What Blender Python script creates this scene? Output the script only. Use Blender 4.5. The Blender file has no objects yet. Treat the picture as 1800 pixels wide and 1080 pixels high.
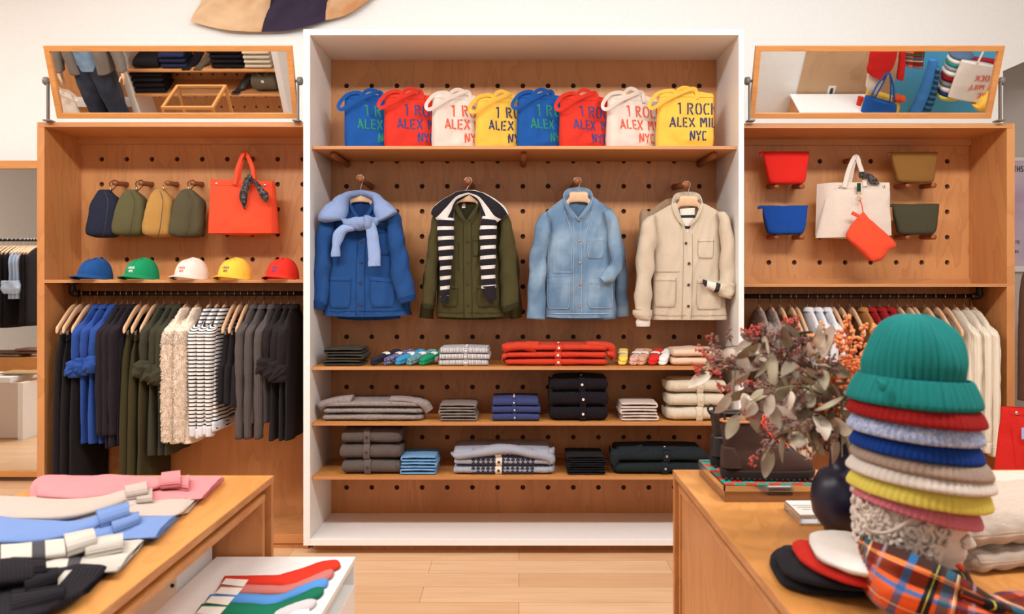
import bpy, math, random
from mathutils import Vector, Matrix, noise
random.seed(7)
V = Vector
PI = math.pi
# ---------------------------------------------------------------- camera / world / light
F, CX, CY, H = 1440., 912., 495., 1.49          # focal length (px), horizon point, eye height
scene = bpy.context.scene
cam = bpy.data.cameras.new('camera'); camo = bpy.data.objects.new('camera', cam)
scene.collection.objects.link(camo); scene.camera = camo
camo.location = (0, 0, H); camo.rotation_euler = (PI/2, 0, 0)
cam.sensor_width = 36; cam.lens = F/1800*36
cam.shift_x = -(CX-900)/1800; cam.shift_y = -(540-CY)/1800
cam.clip_start = .05
cam.dof.use_dof = True; cam.dof.focus_distance = 4.55; cam.dof.aperture_fstop = 3.6
w = bpy.data.worlds.new('world'); scene.world = w; w.use_nodes = True
w.node_tree.nodes['Background'].inputs[0].default_value = (1, .99, .98, 1)
w.node_tree.nodes['Background'].inputs[1].default_value = .22
scene.view_settings.view_transform = 'Standard'; scene.view_settings.look = 'None'
scene.view_settings.exposure = -0.22; scene.view_settings.gamma = 1; scene.view_settings.use_curve_mapping = False
def area(name, loc, rot, sx, sy, power, col=(1, .99, .985)):
    l = bpy.data.lights.new(name, 'AREA'); l.shape = 'RECTANGLE'; l.size = sx; l.size_y = sy
    l.energy = power; l.color = col
    o = bpy.data.objects.new(name, l); o.location = loc; o.rotation_euler = rot; scene.collection.objects.link(o)
    return o
area('overhead_area_light', (-1.9, 1.5, 3.93), (math.radians(34), 0, 0), 2.6, .4, 152)
area('overhead_area_light', (1.9, 1.5, 3.93), (math.radians(34), 0, 0), 2.6, .4, 152)
area('overhead_area_light', (0, 4.9, 3.93), (math.radians(20), 0, 0), 6.5, .4, 36)
area('shop_window_light', (0.3, -3.4, 2.4), (math.radians(84), 0, 0), 6.5, 2.0, 56)
area('overhead_area_light', (-5.0, 3.2, 3.9), (0, 0, 0), 2.0, 2.0, 130)  # added fill, brightens the walls that the standing mirror reflects
area('overhead_area_light', (-3.6, 2.6, 3.9), (math.radians(-30), 0, 0), 1.6, .4, 40)  # added fill over the opposite area, lifts the dark mirror reflections
area('backdrop_fill_light', (4.0, 2.6, 2.9), (math.radians(-65), 0, 0), 1.8, .8, 55, (.9, .96, 1))  # added fill light that brightens the blue backdrop in the right mirror

# ---------------------------------------------------------------- projections (pixel + depth -> place)
def P(px, py, Y): return V(((px-CX)*Y/F, Y, H-(py-CY)*Y/F))
def PZ(px, py, z):                                # pixel on the horizontal plane at height z
    return P(px, py, (H-z)*F/(py-CY))
TILT = math.radians(20); MN = V((0, -math.cos(TILT), -math.sin(TILT))); MU = V((0, -math.sin(TILT), math.cos(TILT)))
MP0 = V((0, 4.62, H+(495-208)*4.62/F))
def RM(px, py, Y):                                # seen in a tilted mirror: place on the real plane y = Y
    d = V(((px-CX)/F, 1, -(py-CY)/F)); c = V((0, 0, H))
    t = (MP0-c).dot(MN)/d.dot(MN); q = c+d*t; r = d-MN*(2*d.dot(MN))
    return q+r*((Y-q.y)/r.y)
MY = 6.1
def FM(px, py, Yv):                               # seen in the standing mirror at y = MY
    p = P(px, py, Yv); return V((p.x, 2*MY-Yv, p.z))

# ---------------------------------------------------------------- mesh helpers
def sp(c, e): return math.copysign(abs(c)**(2./e), c)
def cr(a, b, c, d, t):
    return ((b*2)+(c-a)*t+(a*2-b*5+c*4-d)*t*t+(b*3-a-c*3+d)*t*t*t)*.5
def spline(pts, n):
    out = []; m = len(pts)-1
    for i in range(n+1):
        s = i/n*m; k = min(int(s), m-1); t = s-k
        out.append(cr(pts[max(k-1, 0)], pts[k], pts[k+1], pts[min(k+2, m)], t))
    return out
def fbm(p, f=(1, 1, 1)): return noise.noise(V((p.x*f[0], p.y*f[1], p.z*f[2])))
class MB:
    def __init__(s, xf=None): s.v = []; s.f = []; s.uv = []; s.mi = []; s.xf = xf
    def add(s, vs, fs, uvs=None, mi=0):
        b = len(s.v)
        s.v += [tuple(s.xf @ V(p)) if s.xf else tuple(p) for p in vs]
        for k, f in enumerate(fs):
            s.f.append(tuple(b+i for i in f)); s.mi.append(mi)
            s.uv += (uvs[k] if uvs else [(V(vs[i]).x+V(vs[i]).y, V(vs[i]).z) for i in f])
        return s
    def box(s, x0, x1, y0, y1, z0, z1, mi=0):
        vs = [(x, y, z) for z in (z0, z1) for y in (y0, y1) for x in (x0, x1)]
        return s.add(vs, [(0, 2, 3, 1), (4, 5, 7, 6), (0, 1, 5, 4), (2, 6, 7, 3), (0, 4, 6, 2), (1, 3, 7, 5)], None, mi)
    def hexa(s, p, mi=0):   # 8 points: bottom 4 ccw, top 4 ccw
        return s.add(p, [(3, 2, 1, 0), (4, 5, 6, 7), (0, 1, 5, 4), (1, 2, 6, 5), (2, 3, 7, 6), (3, 0, 4, 7)], None, mi)
    def loft(s, secs, nr=24, ns=24, amp=0, fr=(8, 8, 8), caps=True, disp=None, mi=0, lin=False):
        S = []
        full = [tuple(list(q)+[2.4])[:4] if len(q) == 3 else q for q in secs]
        m = len(full)-1
        for i in range(nr+1):
            q = i/nr*m; k = min(int(q), m-1); t = q-k
            if lin: S.append([full[k][j]*(1-t)+full[k+1][j]*t for j in range(4)])
            else: S.append([cr(full[max(k-1, 0)][j], full[k][j], full[k+1][j], full[min(k+2, m)][j], t) for j in range(4)])
        vs = []; L = 0; Ls = []; per = 0
        for i, (c, a, b, e) in enumerate(S):
            if i: L += (c-S[i-1][0]).length
            Ls.append(L); per = max(per, 4*max(a.length, b.length)); e = max(e, 1.6)
            for j in range(ns):
                th = 2*PI*j/ns; ca, sa = sp(math.cos(th), e), sp(math.sin(th), e)
                p = c+a*ca+b*sa
                if amp or disp:
                    n = (a*(ca/max(a.length_squared, 1e-8))+b*(sa/max(b.length_squared, 1e-8)))
                    n = n.normalized() if n.length > 0 else V((0, 0, 1))
                    if amp: p = p+n*(amp*fbm(p, fr)+.4*amp*fbm(p, (fr[0]*2.7, fr[1]*2.7, fr[2]*2.7)))
                    if disp: p = p+n*disp(p, th, i/nr)
                vs.append(p)
        fs = []; uv = []
        for i in range(nr):
            for j in range(ns):
                k = (j+1) % ns
                fs.append((i*ns+j, i*ns+k, (i+1)*ns+k, (i+1)*ns+j))
                u0, u1 = j/ns*per, (j+1)/ns*per
                uv.append([(u0, Ls[i]), (u1, Ls[i]), (u1, Ls[i+1]), (u0, Ls[i+1])])
        if caps:
            n0 = len(vs); vs.append(S[0][0]); vs.append(S[-1][0])
            for j in range(ns):
                k = (j+1) % ns
                fs.append((k, j, n0)); uv.append([(k/ns*per, 0), (j/ns*per, 0), (j/ns*per, 0)])
                fs.append((nr*ns+j, nr*ns+k, n0+1)); uv.append([(j/ns*per, L), (k/ns*per, L), (k/ns*per, L)])
        return s.add(vs, fs, uv, mi)
    def tube(s, pts, r, n=8, m=None, caps=True, mi=0, r2=None):
        pts = [V(p) for p in pts]
        if m: pts = spline(pts, m)
        fs = []; vs = []; uv = []; L = 0
        up = V((0, 0, 1)); prev = None; N = len(pts)
        for i, p in enumerate(pts):
            d = (pts[min(i+1, N-1)]-pts[max(i-1, 0)]).normalized()
            if prev is None:
                a = d.cross(up)
                if a.length < .1: a = d.cross(V((1, 0, 0)))
            else: a = prev-d*prev.dot(d)
            a.normalize(); b = d.cross(a); prev = a
            rr = r if r2 is None else r+(r2-r)*i/(N-1)
            for j in range(n):
                t = 2*PI*j/n; vs.append(p+a*(rr*math.cos(t))+b*(rr*math.sin(t)))
        for i in range(N-1):
            l2 = L+(pts[i+1]-pts[i]).length
            for j in range(n):
                k = (j+1) % n; fs.append((i*n+j, i*n+k, (i+1)*n+k, (i+1)*n+j))
                uv.append([(j/n*6.3*r, L), ((j+1)/n*6.3*r, L), ((j+1)/n*6.3*r, l2), (j/n*6.3*r, l2)])
            L = l2
        if caps:
            fs.append(tuple(reversed(range(n)))); uv.append([(0, 0)]*n)
            fs.append(tuple((N-1)*n+j for j in range(n))); uv.append([(0, 0)]*n)
        return s.add(vs, fs, uv, mi)
    def grid(s, fn, nu, nv, mi=0, uvf=None):
        vs = [fn(i/nu, j/nv) for j in range(nv+1) for i in range(nu+1)]
        fs = []; uv = []
        g = uvf or (lambda u, v: (u, v))
        for j in range(nv):
            for i in range(nu):
                a = j*(nu+1)+i; fs.append((a, a+1, a+nu+2, a+nu+1))
                uv.append([g(i/nu, j/nv), g((i+1)/nu, j/nv), g((i+1)/nu, (j+1)/nv), g(i/nu, (j+1)/nv)])
        return s.add(vs, fs, uv, mi)
    def lathe(s, prof, c, n=32, axis=V((0, 0, 1)), mi=0, disp=None):
        c = V(c); ax = axis.normalized(); a = ax.cross(V((0, 1, 0)))
        if a.length < .1: a = ax.cross(V((1, 0, 0)))
        a.normalize(); b = ax.cross(a)
        vs = []; fs = []; uv = []; L = 0
        for i, (r, z) in enumerate(prof):
            for j in range(n):
                t = 2*PI*j/n; rr = r+(disp(t, i/(len(prof)-1)) if disp and r > 1e-4 else 0)
                vs.append(c+a*(rr*math.cos(t))+b*(rr*math.sin(t))+ax*z)
        R = max(p[0] for p in prof)
        for i in range(len(prof)-1):
            l2 = L+math.hypot(prof[i+1][0]-prof[i][0], prof[i+1][1]-prof[i][1])
            for j in range(n):
                k = (j+1) % n; fs.append((i*n+j, i*n+k, (i+1)*n+k, (i+1)*n+j))
                uv.append([(j/n*6.28*R, L), ((j+1)/n*6.28*R, L), ((j+1)/n*6.28*R, l2), (j/n*6.28*R, l2)])
            L = l2
        return s.add(vs, fs, uv, mi)
    def slab(s, x0, x1, y0, y1, z0, z1, e=4, rnd=.018, amp=.002, nr=20, ns=28, fr=(14, 14, 14), sag=0):
        cy, cz = (y0+y1)/2, (z0+z1)/2; hy, hz = (y1-y0)/2, (z1-z0)/2
        rnd = min(rnd, (x1-x0)*.3); secs = []
        for q, k in ((0, .35), (.12, .7), (.45, .93), (1, 1)):
            secs.append((V((x0+rnd*q, cy, cz)), V((0, hy*(.9+.1*k), 0)), V((0, 0, hz*k)), e))
        for q in (.25, .5, .75):
            secs.append((V((x0+rnd+(x1-x0-2*rnd)*q, cy, cz+sag*math.sin(q*PI))), V((0, hy, 0)), V((0, 0, hz+sag*math.sin(q*PI))), e))
        for q, k in ((1, 1), (.45, .93), (.12, .7), (0, .35)):
            secs.append((V((x1-rnd*q, cy, cz)), V((0, hy*(.9+.1*k), 0)), V((0, 0, hz*k)), e))
        return s.loft(secs, nr, ns, amp, fr)
    def ball(s, c, r, n=10, m=6, mi=0, sc=(1, 1, 1)):
        c = V(c); vs = []; fs = []
        for i in range(m+1):
            ph = PI*i/m
            for j in range(n):
                t = 2*PI*j/n; vs.append((c.x+r*sc[0]*math.sin(ph)*math.cos(t), c.y+r*sc[1]*math.sin(ph)*math.sin(t), c.z-r*sc[2]*math.cos(ph)))
        for i in range(m):
            for j in range(n):
                k = (j+1) % n; fs.append((i*n+j, i*n+k, (i+1)*n+k, (i+1)*n+j))
        return s.add(vs, fs, None, mi)

def tag(o, label=None, cat=None, group=None, kind=None):
    if label: o['label'] = label
    if cat: o['category'] = cat
    if group: o['group'] = group
    if kind: o['kind'] = kind
    return o
def mk(name, mb, mat, parent=None, smooth=True, bevel=0, label=None, loc=None):
    me = bpy.data.meshes.new(name)
    if parent is not None: o0 = Vector(parent['_o'])
    elif loc is not None: o0 = Vector(loc)
    else:
        xs = [p[0] for p in mb.v]; ys = [p[1] for p in mb.v]; zs = [p[2] for p in mb.v]
        o0 = V(((min(xs)+max(xs))/2, (min(ys)+max(ys))/2, min(zs)))
    me.from_pydata([tuple(V(p)-o0) for p in mb.v], [], mb.f)
    ul = me.uv_layers.new(name='UVMap')
    flat = [c for uv in mb.uv for c in uv]
    if len(flat) == len(ul.data)*2: ul.data.foreach_set('uv', flat)
    for m in (mat if isinstance(mat, (list, tuple)) else [mat]): me.materials.append(m)
    me.polygons.foreach_set('material_index', mb.mi)
    me.polygons.foreach_set('use_smooth', [smooth]*len(mb.f))
    me.update(); me.validate(clean_customdata=False)
    o = bpy.data.objects.new(name, me); scene.collection.objects.link(o)
    if parent is not None: o.parent = parent
    else: o.location = o0
    o['_o'] = tuple(o0)
    if bevel:
        b = o.modifiers.new('bevel', 'BEVEL'); b.width = bevel; b.segments = 2; b.limit_method = 'ANGLE'; b.angle_limit = .7
        me.polygons.foreach_set('use_smooth', [False]*len(mb.f))
    if label: o['label'] = label
    return o
def thing(name, label, cat, loc, group=None):
    o = bpy.data.objects.new(name, None); scene.collection.objects.link(o); o.location = loc
    o.empty_display_size = .02
    o['_o'] = tuple(loc); tag(o, label, cat, group); return o
def struct(name, mb, mat, **k):
    o = mk(name, mb, mat, **k); o['kind'] = 'structure'; return o

# ---------------------------------------------------------------- materials
def lin(c):
    return tuple(((x/255.)/12.92 if x/255. <= .04045 else ((x/255.+.055)/1.055)**2.4) for x in c)+(1,)
class NT:
    def __init__(s, name):
        m = bpy.data.materials.new(name); m.use_nodes = True; s.m = m; s.t = m.node_tree
        s.b = s.t.nodes['Principled BSDF']
    def n(s, typ, **k):
        o = s.t.nodes.new(typ)
        for a, b in k.items():
            if a.startswith('i_'):
                key = a[2:]; key = int(key) if key.isdigit() else key
                if hasattr(b, 'links') or isinstance(b, bpy.types.NodeSocket): s.t.links.new(b, o.inputs[key])
                else: o.inputs[key].default_value = b
            else: setattr(o, a, b)
        return o
    def math(s, op, a, b=0, c=None):
        o = s.t.nodes.new('ShaderNodeMath'); o.operation = op
        for k, x in enumerate((a, b) if c is None else (a, b, c)):
            if isinstance(x, bpy.types.NodeSocket): s.t.links.new(x, o.inputs[k])
            else: o.inputs[k].default_value = x
        return o.outputs[0]
    def mix(s, f, a, b):
        o = s.t.nodes.new('ShaderNodeMix'); o.data_type = 'RGBA'
        for k, x in ((0, f), (6, a), (7, b)):
            if isinstance(x, bpy.types.NodeSocket): s.t.links.new(x, o.inputs[k])
            else: o.inputs[k].default_value = x
        return o.outputs[2]
    def out(s, col=None, rough=None, bump=None, bs=.3, bd=.002):
        if col is not None:
            if isinstance(col, bpy.types.NodeSocket): s.t.links.new(col, s.b.inputs['Base Color'])
            else: s.b.inputs['Base Color'].default_value = col
        if rough is not None:
            if isinstance(rough, bpy.types.NodeSocket): s.t.links.new(rough, s.b.inputs['Roughness'])
            else: s.b.inputs['Roughness'].default_value = rough
        if bump is not None:
            o = s.n('ShaderNodeBump'); o.inputs['Strength'].default_value = bs; o.inputs['Distance'].default_value = bd
            s.t.links.new(bump, o.inputs['Height']); s.t.links.new(o.outputs[0], s.b.inputs['Normal'])
        return s.m
_mc = {}
def plain(name, rgb, rough=.5, metal=0, trans=0, coat=0):
    if name in _mc: return _mc[name]
    t = NT(name); t.b.inputs['Metallic'].default_value = metal
    tc = t.n('ShaderNodeTexCoord'); nz = t.n('ShaderNodeTexNoise', i_Scale=35., i_Detail=4.)
    t.t.links.new(tc.outputs['Object'], nz.inputs['Vector'])
    c = lin(rgb)
    if trans: t.b.inputs['Transmission Weight'].default_value = trans
    t.b.inputs['Coat Weight'].default_value = coat
    col = t.mix(nz.outputs[0], tuple(x*.96 for x in c[:3])+(1,), tuple(min(1, x*1.04) for x in c[:3])+(1,))
    _mc[name] = t.out(col, rough); return _mc[name]
def fab(name, rgb, rough=.92, rib=None, stripe=None, mott=None, weave=260., bs=.35, fade=None, plaid=None, zig=None):
    """cloth: rib=(axis, period m), stripe=(axis, period, duty, rgb2, offset), mott=(rgb2, scale, amount)"""
    if name in _mc: return _mc[name]
    t = NT(name); tc = t.n('ShaderNodeTexCoord'); uv = t.n('ShaderNodeSeparateXYZ', i_Vector=tc.outputs['UV'])
    col = lin(rgb)
    nz = t.n('ShaderNodeTexNoise', i_Scale=weave, i_Detail=3.); t.t.links.new(tc.outputs['Object'], nz.inputs['Vector'])
    lo = t.n('ShaderNodeTexNoise', i_Scale=7., i_Detail=3.); t.t.links.new(tc.outputs['Object'], lo.inputs['Vector'])
    if mott:
        mz = t.n('ShaderNodeTexNoise', i_Scale=mott[1], i_Detail=4.); t.t.links.new(tc.outputs['Object'], mz.inputs['Vector'])
        f = t.math('MULTIPLY', t.math('SUBTRACT', mz.outputs[0], .42), 5.*mott[2]); f = t.math('MINIMUM', t.math('MAXIMUM', f, 0), 1)
        col = t.mix(f, col, lin(mott[0]))
    if stripe:
        ax, per, duty, c2, off = stripe
        f = t.math('FRACT', t.math('ADD', t.math('DIVIDE', uv.outputs[ax], per), off))
        f = t.math('LESS_THAN', f, duty); col = t.mix(f, col, lin(c2))
    if zig:      # knitted zig-zag bands between two v values
        (v0, v1, per, c2) = zig
        u = t.math('PINGPONG', uv.outputs[1], per); vv = t.math('FRACT', t.math('DIVIDE', uv.outputs[0], v0))
        k = t.math('LESS_THAN', t.math('ABSOLUTE', t.math('SUBTRACT', vv, t.math('ADD', .45, t.math('DIVIDE', u, per/v1)))), v1)
        col = t.mix(k, col, lin(c2))
    if plaid:
        base = col
        for ax, per, lo_, hi_, c2, a in plaid:
            f = t.math('FRACT', t.math('DIVIDE', uv.outputs[ax], per))
            f = t.math('MULTIPLY', t.math('GREATER_THAN', f, lo_), t.math('LESS_THAN', f, hi_)); f = t.math('MULTIPLY', f, a)
            base = t.mix(f, base, lin(c2))
        col = base
    v = t.math('ADD', .9, t.math('MULTIPLY', nz.outputs[0], .2))
    o = t.n('ShaderNodeMix'); o.data_type = 'RGBA'; o.blend_type = 'MULTIPLY'; o.inputs[0].default_value = 1
    if isinstance(col, bpy.types.NodeSocket): t.t.links.new(col, o.inputs[6])
    else: o.inputs[6].default_value = col
    cb = t.n('ShaderNodeCombineXYZ'); [t.t.links.new(v, cb.inputs[i]) for i in range(3)]
    t.t.links.new(cb.outputs[0], o.inputs[7]); col = o.outputs[2]
    if fade:
        f = t.math('MINIMUM', t.math('MAXIMUM', t.math('MULTIPLY', t.math('SUBTRACT', lo.outputs[0], .45), 4), 0), 1)
        f = t.math('MULTIPLY', f, .6); col = t.mix(f, col, lin(fade))
    h = t.math('MULTIPLY', nz.outputs[0], .35)
    wk = t.n('ShaderNodeTexNoise', i_Scale=16., i_Detail=4., i_Distortion=1.2); t.t.links.new(tc.outputs['Object'], wk.inputs['Vector'])
    if not rib: h = t.math('ADD', h, t.math('MULTIPLY', wk.outputs[0], 7.))
    if rib:
        ax, per = rib
        h = t.math('ADD', h, t.math('ABSOLUTE', t.math('SINE', t.math('MULTIPLY', uv.outputs[ax], PI/per))))
    t.b.inputs['Sheen Weight'].default_value = .025; t.b.inputs['Sheen Roughness'].default_value = .6
    t.b.inputs['Specular IOR Level'].default_value = .15
    _mc[name] = t.out(col, rough, h, bs if not rib else .7, .0012 if not rib else .0025); return _mc[name]
def wood(name, c0, c1, c2, sc=(2.2, 2.2, .55), rough=.42, lines=9.):
    t = NT(name); tc = t.n('ShaderNodeTexCoord'); mp = t.n('ShaderNodeMapping'); mp.inputs['Scale'].default_value = sc
    t.t.links.new(tc.outputs['Object'], mp.inputs[0])
    a = t.n('ShaderNodeTexNoise', i_Scale=1.6, i_Detail=3., i_Roughness=.55, i_Distortion=.6); t.t.links.new(mp.outputs[0], a.inputs['Vector'])
    fi = t.n('ShaderNodeTexNoise', i_Scale=60., i_Detail=3.); mp2 = t.n('ShaderNodeMapping'); mp2.inputs['Scale'].default_value = (sc[0], sc[1], sc[2]*.35)
    t.t.links.new(tc.outputs['Object'], mp2.inputs[0]); t.t.links.new(mp2.outputs[0], fi.inputs['Vector'])
    w1 = t.math('FRACT', t.math('MULTIPLY', a.outputs[0], lines))
    w1 = t.math('POWER', w1, 2.2)
    big = t.n('ShaderNodeTexNoise', i_Scale=.9, i_Detail=2.); t.t.links.new(mp.outputs[0], big.inputs['Vector'])
    f = t.math('MINIMUM', t.math('MAXIMUM', t.math('MULTIPLY', t.math('SUBTRACT', big.outputs[0], .35), 3.), 0), 1)
    col = t.mix(f, lin(c0), lin(c1))
    col = t.mix(t.math('MULTIPLY', w1, .34), col, lin(c2))
    col = t.mix(t.math('MULTIPLY', fi.outputs[0], .28), col, lin(c2))
    return t.out(col, rough, w1, .05, .001)
M_ply = wood('stained_birch_plywood', (214, 152, 94), (196, 132, 76), (158, 98, 54))
M_plyh = wood('stained_birch_plywood_across', (214, 152, 94), (200, 136, 80), (166, 104, 60), (.5, 2.2, 2.2))
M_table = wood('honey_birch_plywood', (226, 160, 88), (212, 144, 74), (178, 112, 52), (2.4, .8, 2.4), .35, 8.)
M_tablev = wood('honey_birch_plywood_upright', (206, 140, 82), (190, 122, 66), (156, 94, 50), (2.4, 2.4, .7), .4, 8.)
M_edge = wood('plywood_edge', (214, 156, 100), (190, 126, 74), (150, 92, 50), (.6, 8, 60), .5, 6.)
M_frame = wood('oak_frame', (222, 158, 92), (206, 140, 76), (178, 114, 58), (.6, 3, 8), .4, 6.)
M_dowel = wood('dowel_wood', (168, 100, 54), (148, 84, 44), (120, 64, 32), (6, .6, 6), .5, 6.)
M_hang = wood('pale_maple_hanger', (228, 190, 152), (216, 176, 138), (196, 154, 116), (5, 5, 5), .35, 5.)
M_white = plain('white_lacquer', (238, 236, 233), .45)
M_wall = plain('white_wall_paint', (240, 239, 235), .8)
M_wallg = plain('grey_wall_paint', (205, 196, 190), .8)
M_black = plain('black_iron_pipe', (44, 36, 34), .42, .6)
M_hole_shade = plain('painted_hole_shade', (70, 42, 26), .9)  # dark colour stands in for the shade inside drilled holes
M_steel = plain('steel_wire', (196, 190, 182), .3, 1)
M_chrome = plain('polished_chrome', (225, 222, 220), .1, 1)
M_brass = plain('brass', (212, 170, 100), .3, 1)
M_mirror = plain('mirror_silver', (232, 232, 230), .01, 1)
M_grey = plain('grey_bracket', (120, 116, 112), .5, .3)
M_paper = plain('off_white_paper', (236, 230, 220), .8)
M_ink = plain('dark_ink', (60, 56, 60), .8)
t = NT('oak_plank_floor'); tc = t.n('ShaderNodeTexCoord'); mp = t.n('ShaderNodeMapping')
t.t.links.new(tc.outputs['Object'], mp.inputs[0])
bk = t.n('ShaderNodeTexBrick', offset=.37, offset_frequency=2); t.t.links.new(mp.outputs[0], bk.inputs['Vector'])
for k, v in (('Color1', lin((232, 194, 154))), ('Color2', lin((214, 168, 124))), ('Mortar', lin((164, 118, 80))), ('Scale', 1.), ('Mortar Size', .0016), ('Brick Width', 1.25), ('Row Height', .19), ('Bias', -.1)): bk.inputs[k].default_value = v
mp3 = t.n('ShaderNodeMapping'); mp3.inputs['Scale'].default_value = (.8, 9, 1); t.t.links.new(tc.outputs['Object'], mp3.inputs[0])
g = t.n('ShaderNodeTexNoise', i_Scale=2.4, i_Detail=6., i_Distortion=.8); t.t.links.new(mp3.outputs[0], g.inputs['Vector'])
f = t.math('MULTIPLY', t.math('POWER', g.outputs[0], 2.), .9)
vo = t.n('ShaderNodeTexVoronoi', i_Scale=1.3); mp4 = t.n('ShaderNodeMapping'); mp4.inputs['Scale'].default_value = (.7, 2.2, 1)
t.t.links.new(tc.outputs['Object'], mp4.inputs[0]); t.t.links.new(mp4.outputs[0], vo.inputs['Vector'])
kn = t.math('MULTIPLY', t.math('LESS_THAN', vo.outputs['Distance'], .035), .7)
c_ = t.mix(f, bk.outputs[0], lin((196, 142, 96))); c_ = t.mix(kn, c_, lin((112, 66, 38)))
M_floor = t.out(c_, .38)

# ---------------------------------------------------------------- setting
struct('floor', MB().box(-8, 6.5, -4.5, 8, -.06, 0), M_floor, smooth=False, loc=(0, 0, 0))
struct('ceiling', MB().box(-8, 6.5, -4.5, 8, 4.0, 4.1), M_wall, smooth=False)
WB = 6.25
xr = P(1763, 0, WB).x
mb = MB().box(-8, xr, WB, WB+.12, 0, 4)
z1, z2 = P(1763, 125, WB).z, P(1800, 108, WB).z
xe = P(1840, 0, WB).x
mb.hexa([(xr, WB, z1), (xe, WB, z1+(z2-z1)*2), (xe, WB+.12, z1+(z2-z1)*2), (xr, WB+.12, z1), (xr, WB, 4), (xe, WB, 4), (xe, WB+.12, 4), (xr, WB+.12, 4)])
mb.box(xe, 6.5, WB, WB+.12, z1+.2, 4)
struct('wall_back', mb, M_wall, smooth=False)
struct('wall_alcove', MB().box(xr-.3, 6.5, 7.2, 7.3, 0, 4), M_wallg, smooth=False)
struct('wall_left', MB().box(-8.1, -8, -4.5, 8, 0, 4), M_wall, smooth=False)
struct('wall_right', MB().box(6.5, 6.6, -4.5, 8, 0, 4), M_wall, smooth=False)
mb = MB().box(-8, 6.5, -4.6, -4.5, 0, .6).box(-8, 6.5, -4.6, -4.5, 3.4, 4)
for a, b in ((-8, -5), (-1.6, -1.3), (2.1, 2.4), (5.6, 6.5)): mb.box(a, b, -4.6, -4.5, .6, 3.4)
struct('wall_front', mb, M_wall, smooth=False)
for k, (a, b) in enumerate(((-5, -1.6), (-1.3, 2.1), (2.4, 5.6))):
    mb = MB().box(a, b, -4.58, -4.52, .6, .66).box(a, b, -4.58, -4.52, 3.34, 3.4).box(a, a+.06, -4.58, -4.52, .66, 3.34).box(b-.06, b, -4.58, -4.52, .66, 3.34)
    struct('window_%d' % (k+1), mb, M_black, smooth=False)

# ---------------------------------------------------------------- wall units
YB, YS, YC = 4.95, 4.564, 4.45                     # peg-board plane, side-unit front, centre-unit front
PIT = 44.3*YB/F
def pegboard(name, parent, x0, x1, z0, z1, cxs, czs, hr=.0148, th=.018, mat=None):
    mb = MB(); n = 16; q = PIT/2
    qz = (czs[0]-czs[1])/2; q = (cxs[1]-cxs[0])/2; gx0, gx1 = cxs[0]-q, cxs[-1]+q; gz0, gz1 = czs[-1]-qz, czs[0]+qz
    gx0 = max(gx0, x0); gx1 = min(gx1, x1); gz0 = max(gz0, z0); gz1 = min(gz1, z1)
    for a, b, c, d in ((x0, gx0, z0, z1), (gx1, x1, z0, z1), (gx0, gx1, z0, gz0), (gx0, gx1, gz1, z1)):
        if b-a > 1e-4 and d-c > 1e-4: mb.add([(a, YB, c), (b, YB, c), (b, YB, d), (a, YB, d)], [(0, 1, 2, 3)])
    for cx in cxs:
        for cz in czs:
            a0, a1, b0, b1 = max(cx-q, x0), min(cx+q, x1), max(cz-qz, z0), min(cz+qz, z1)
            vs = []
            for j in range(n):
                t = 2*PI*j/n; c, s_ = math.cos(t), math.sin(t); k = 1/max(abs(c), abs(s_))
                X = cx+(a1-cx)*c*k if c > 0 else cx+(cx-a0)*c*k
                Z = cz+(b1-cz)*s_*k if s_ > 0 else cz+(cz-b0)*s_*k
                vs += [(X, YB, Z), (cx+hr*c, YB, cz+hr*s_), (cx+hr*c, YB+th, cz+hr*s_)]
            fs = []
            for j in range(n):
                k = (j+1) % n; fs += [(j*3, k*3, k*3+1, j*3+1), (j*3+1, k*3+1, k*3+2, j*3+2)]
            mb.add(vs, fs)
    return mk(name, mb, mat or M_ply, parent, smooth=False)
HX = [P(609+44.3*k, 0, YB).x for k in range(-15, 30)]
def colx(px): return P(px, 0, YB).x
def rowz(py): return P(0, py, YB).z
# centre unit
cx0, cx1 = P(533, 0, YC).x, P(1308, 0, YC).x
ci0, ci1 = P(545, 0, YC).x, P(1298.5, 0, YC).x
ct0, ct1 = P(0, 51, YC).z, P(0, 62, YC).z
cb1, cb0 = P(0, 948, YC).z, P(0, 960, YC).z
U = thing('wall_display_unit', 'tall white framed display unit with pegboard back, between the two wooden units', 'shelving unit', ((cx0+cx1)/2, 4.7, 0))
mk('frame', MB().box(cx0, ci0, YC, YB+.05, cb0, ct0), M_white, U, bevel=.002)
mk('frame', MB().box(ci1, cx1, YC, YB+.05, cb0, ct0), M_white, U, bevel=.002)
mk('frame', MB().box(ci0, ci1, YC, YB+.05, ct1, ct0), M_white, U, bevel=.002)
mk('base_board', MB().box(ci0, ci1, YC, YB+.05, cb0, cb1), M_white, U, bevel=.002)
mk('plinth', MB().box(cx0+.03, cx1-.03, YC+.1, YB, 0, cb0), M_ply, U, smooth=False)
rows = [rowz(151+44.15*k) for k in range(17)]; cols = [colx(609+44.3*k) for k in range(15)]
pegboard('pegboard', U, ci0, ci1, cb1, ct1, cols, rows)
mk('backing', MB().box(ci0, ci1, YB+.018, YB+.045, cb1, ct1), M_hole_shade, U, smooth=False)  # dark sheet behind the board, hole shade put in by colour
SH = {}
for k, py in enumerate((257, 645, 743, 838)):
    zt = P(0, py, 4.486).z; SH[k] = zt
    s = mk('shelf', MB().box(ci0+.001, ci1-.001, 4.486, YB-.001, zt-.017, zt), M_plyh if k == 0 else M_table, U, bevel=.0015)
    mk('edge_band', MB().box(ci0+.001, ci1-.001, 4.483, 4.486, zt-.017, zt), M_edge, s, smooth=False)
for px in (611, 920, 1229):
    z = SH[0]-.036; x = colx(px)
    mk('dowel_bracket', MB().tube([(x, YB+.01, z), (x, 4.56, z)], .0175, 16), M_dowel, U)
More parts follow.
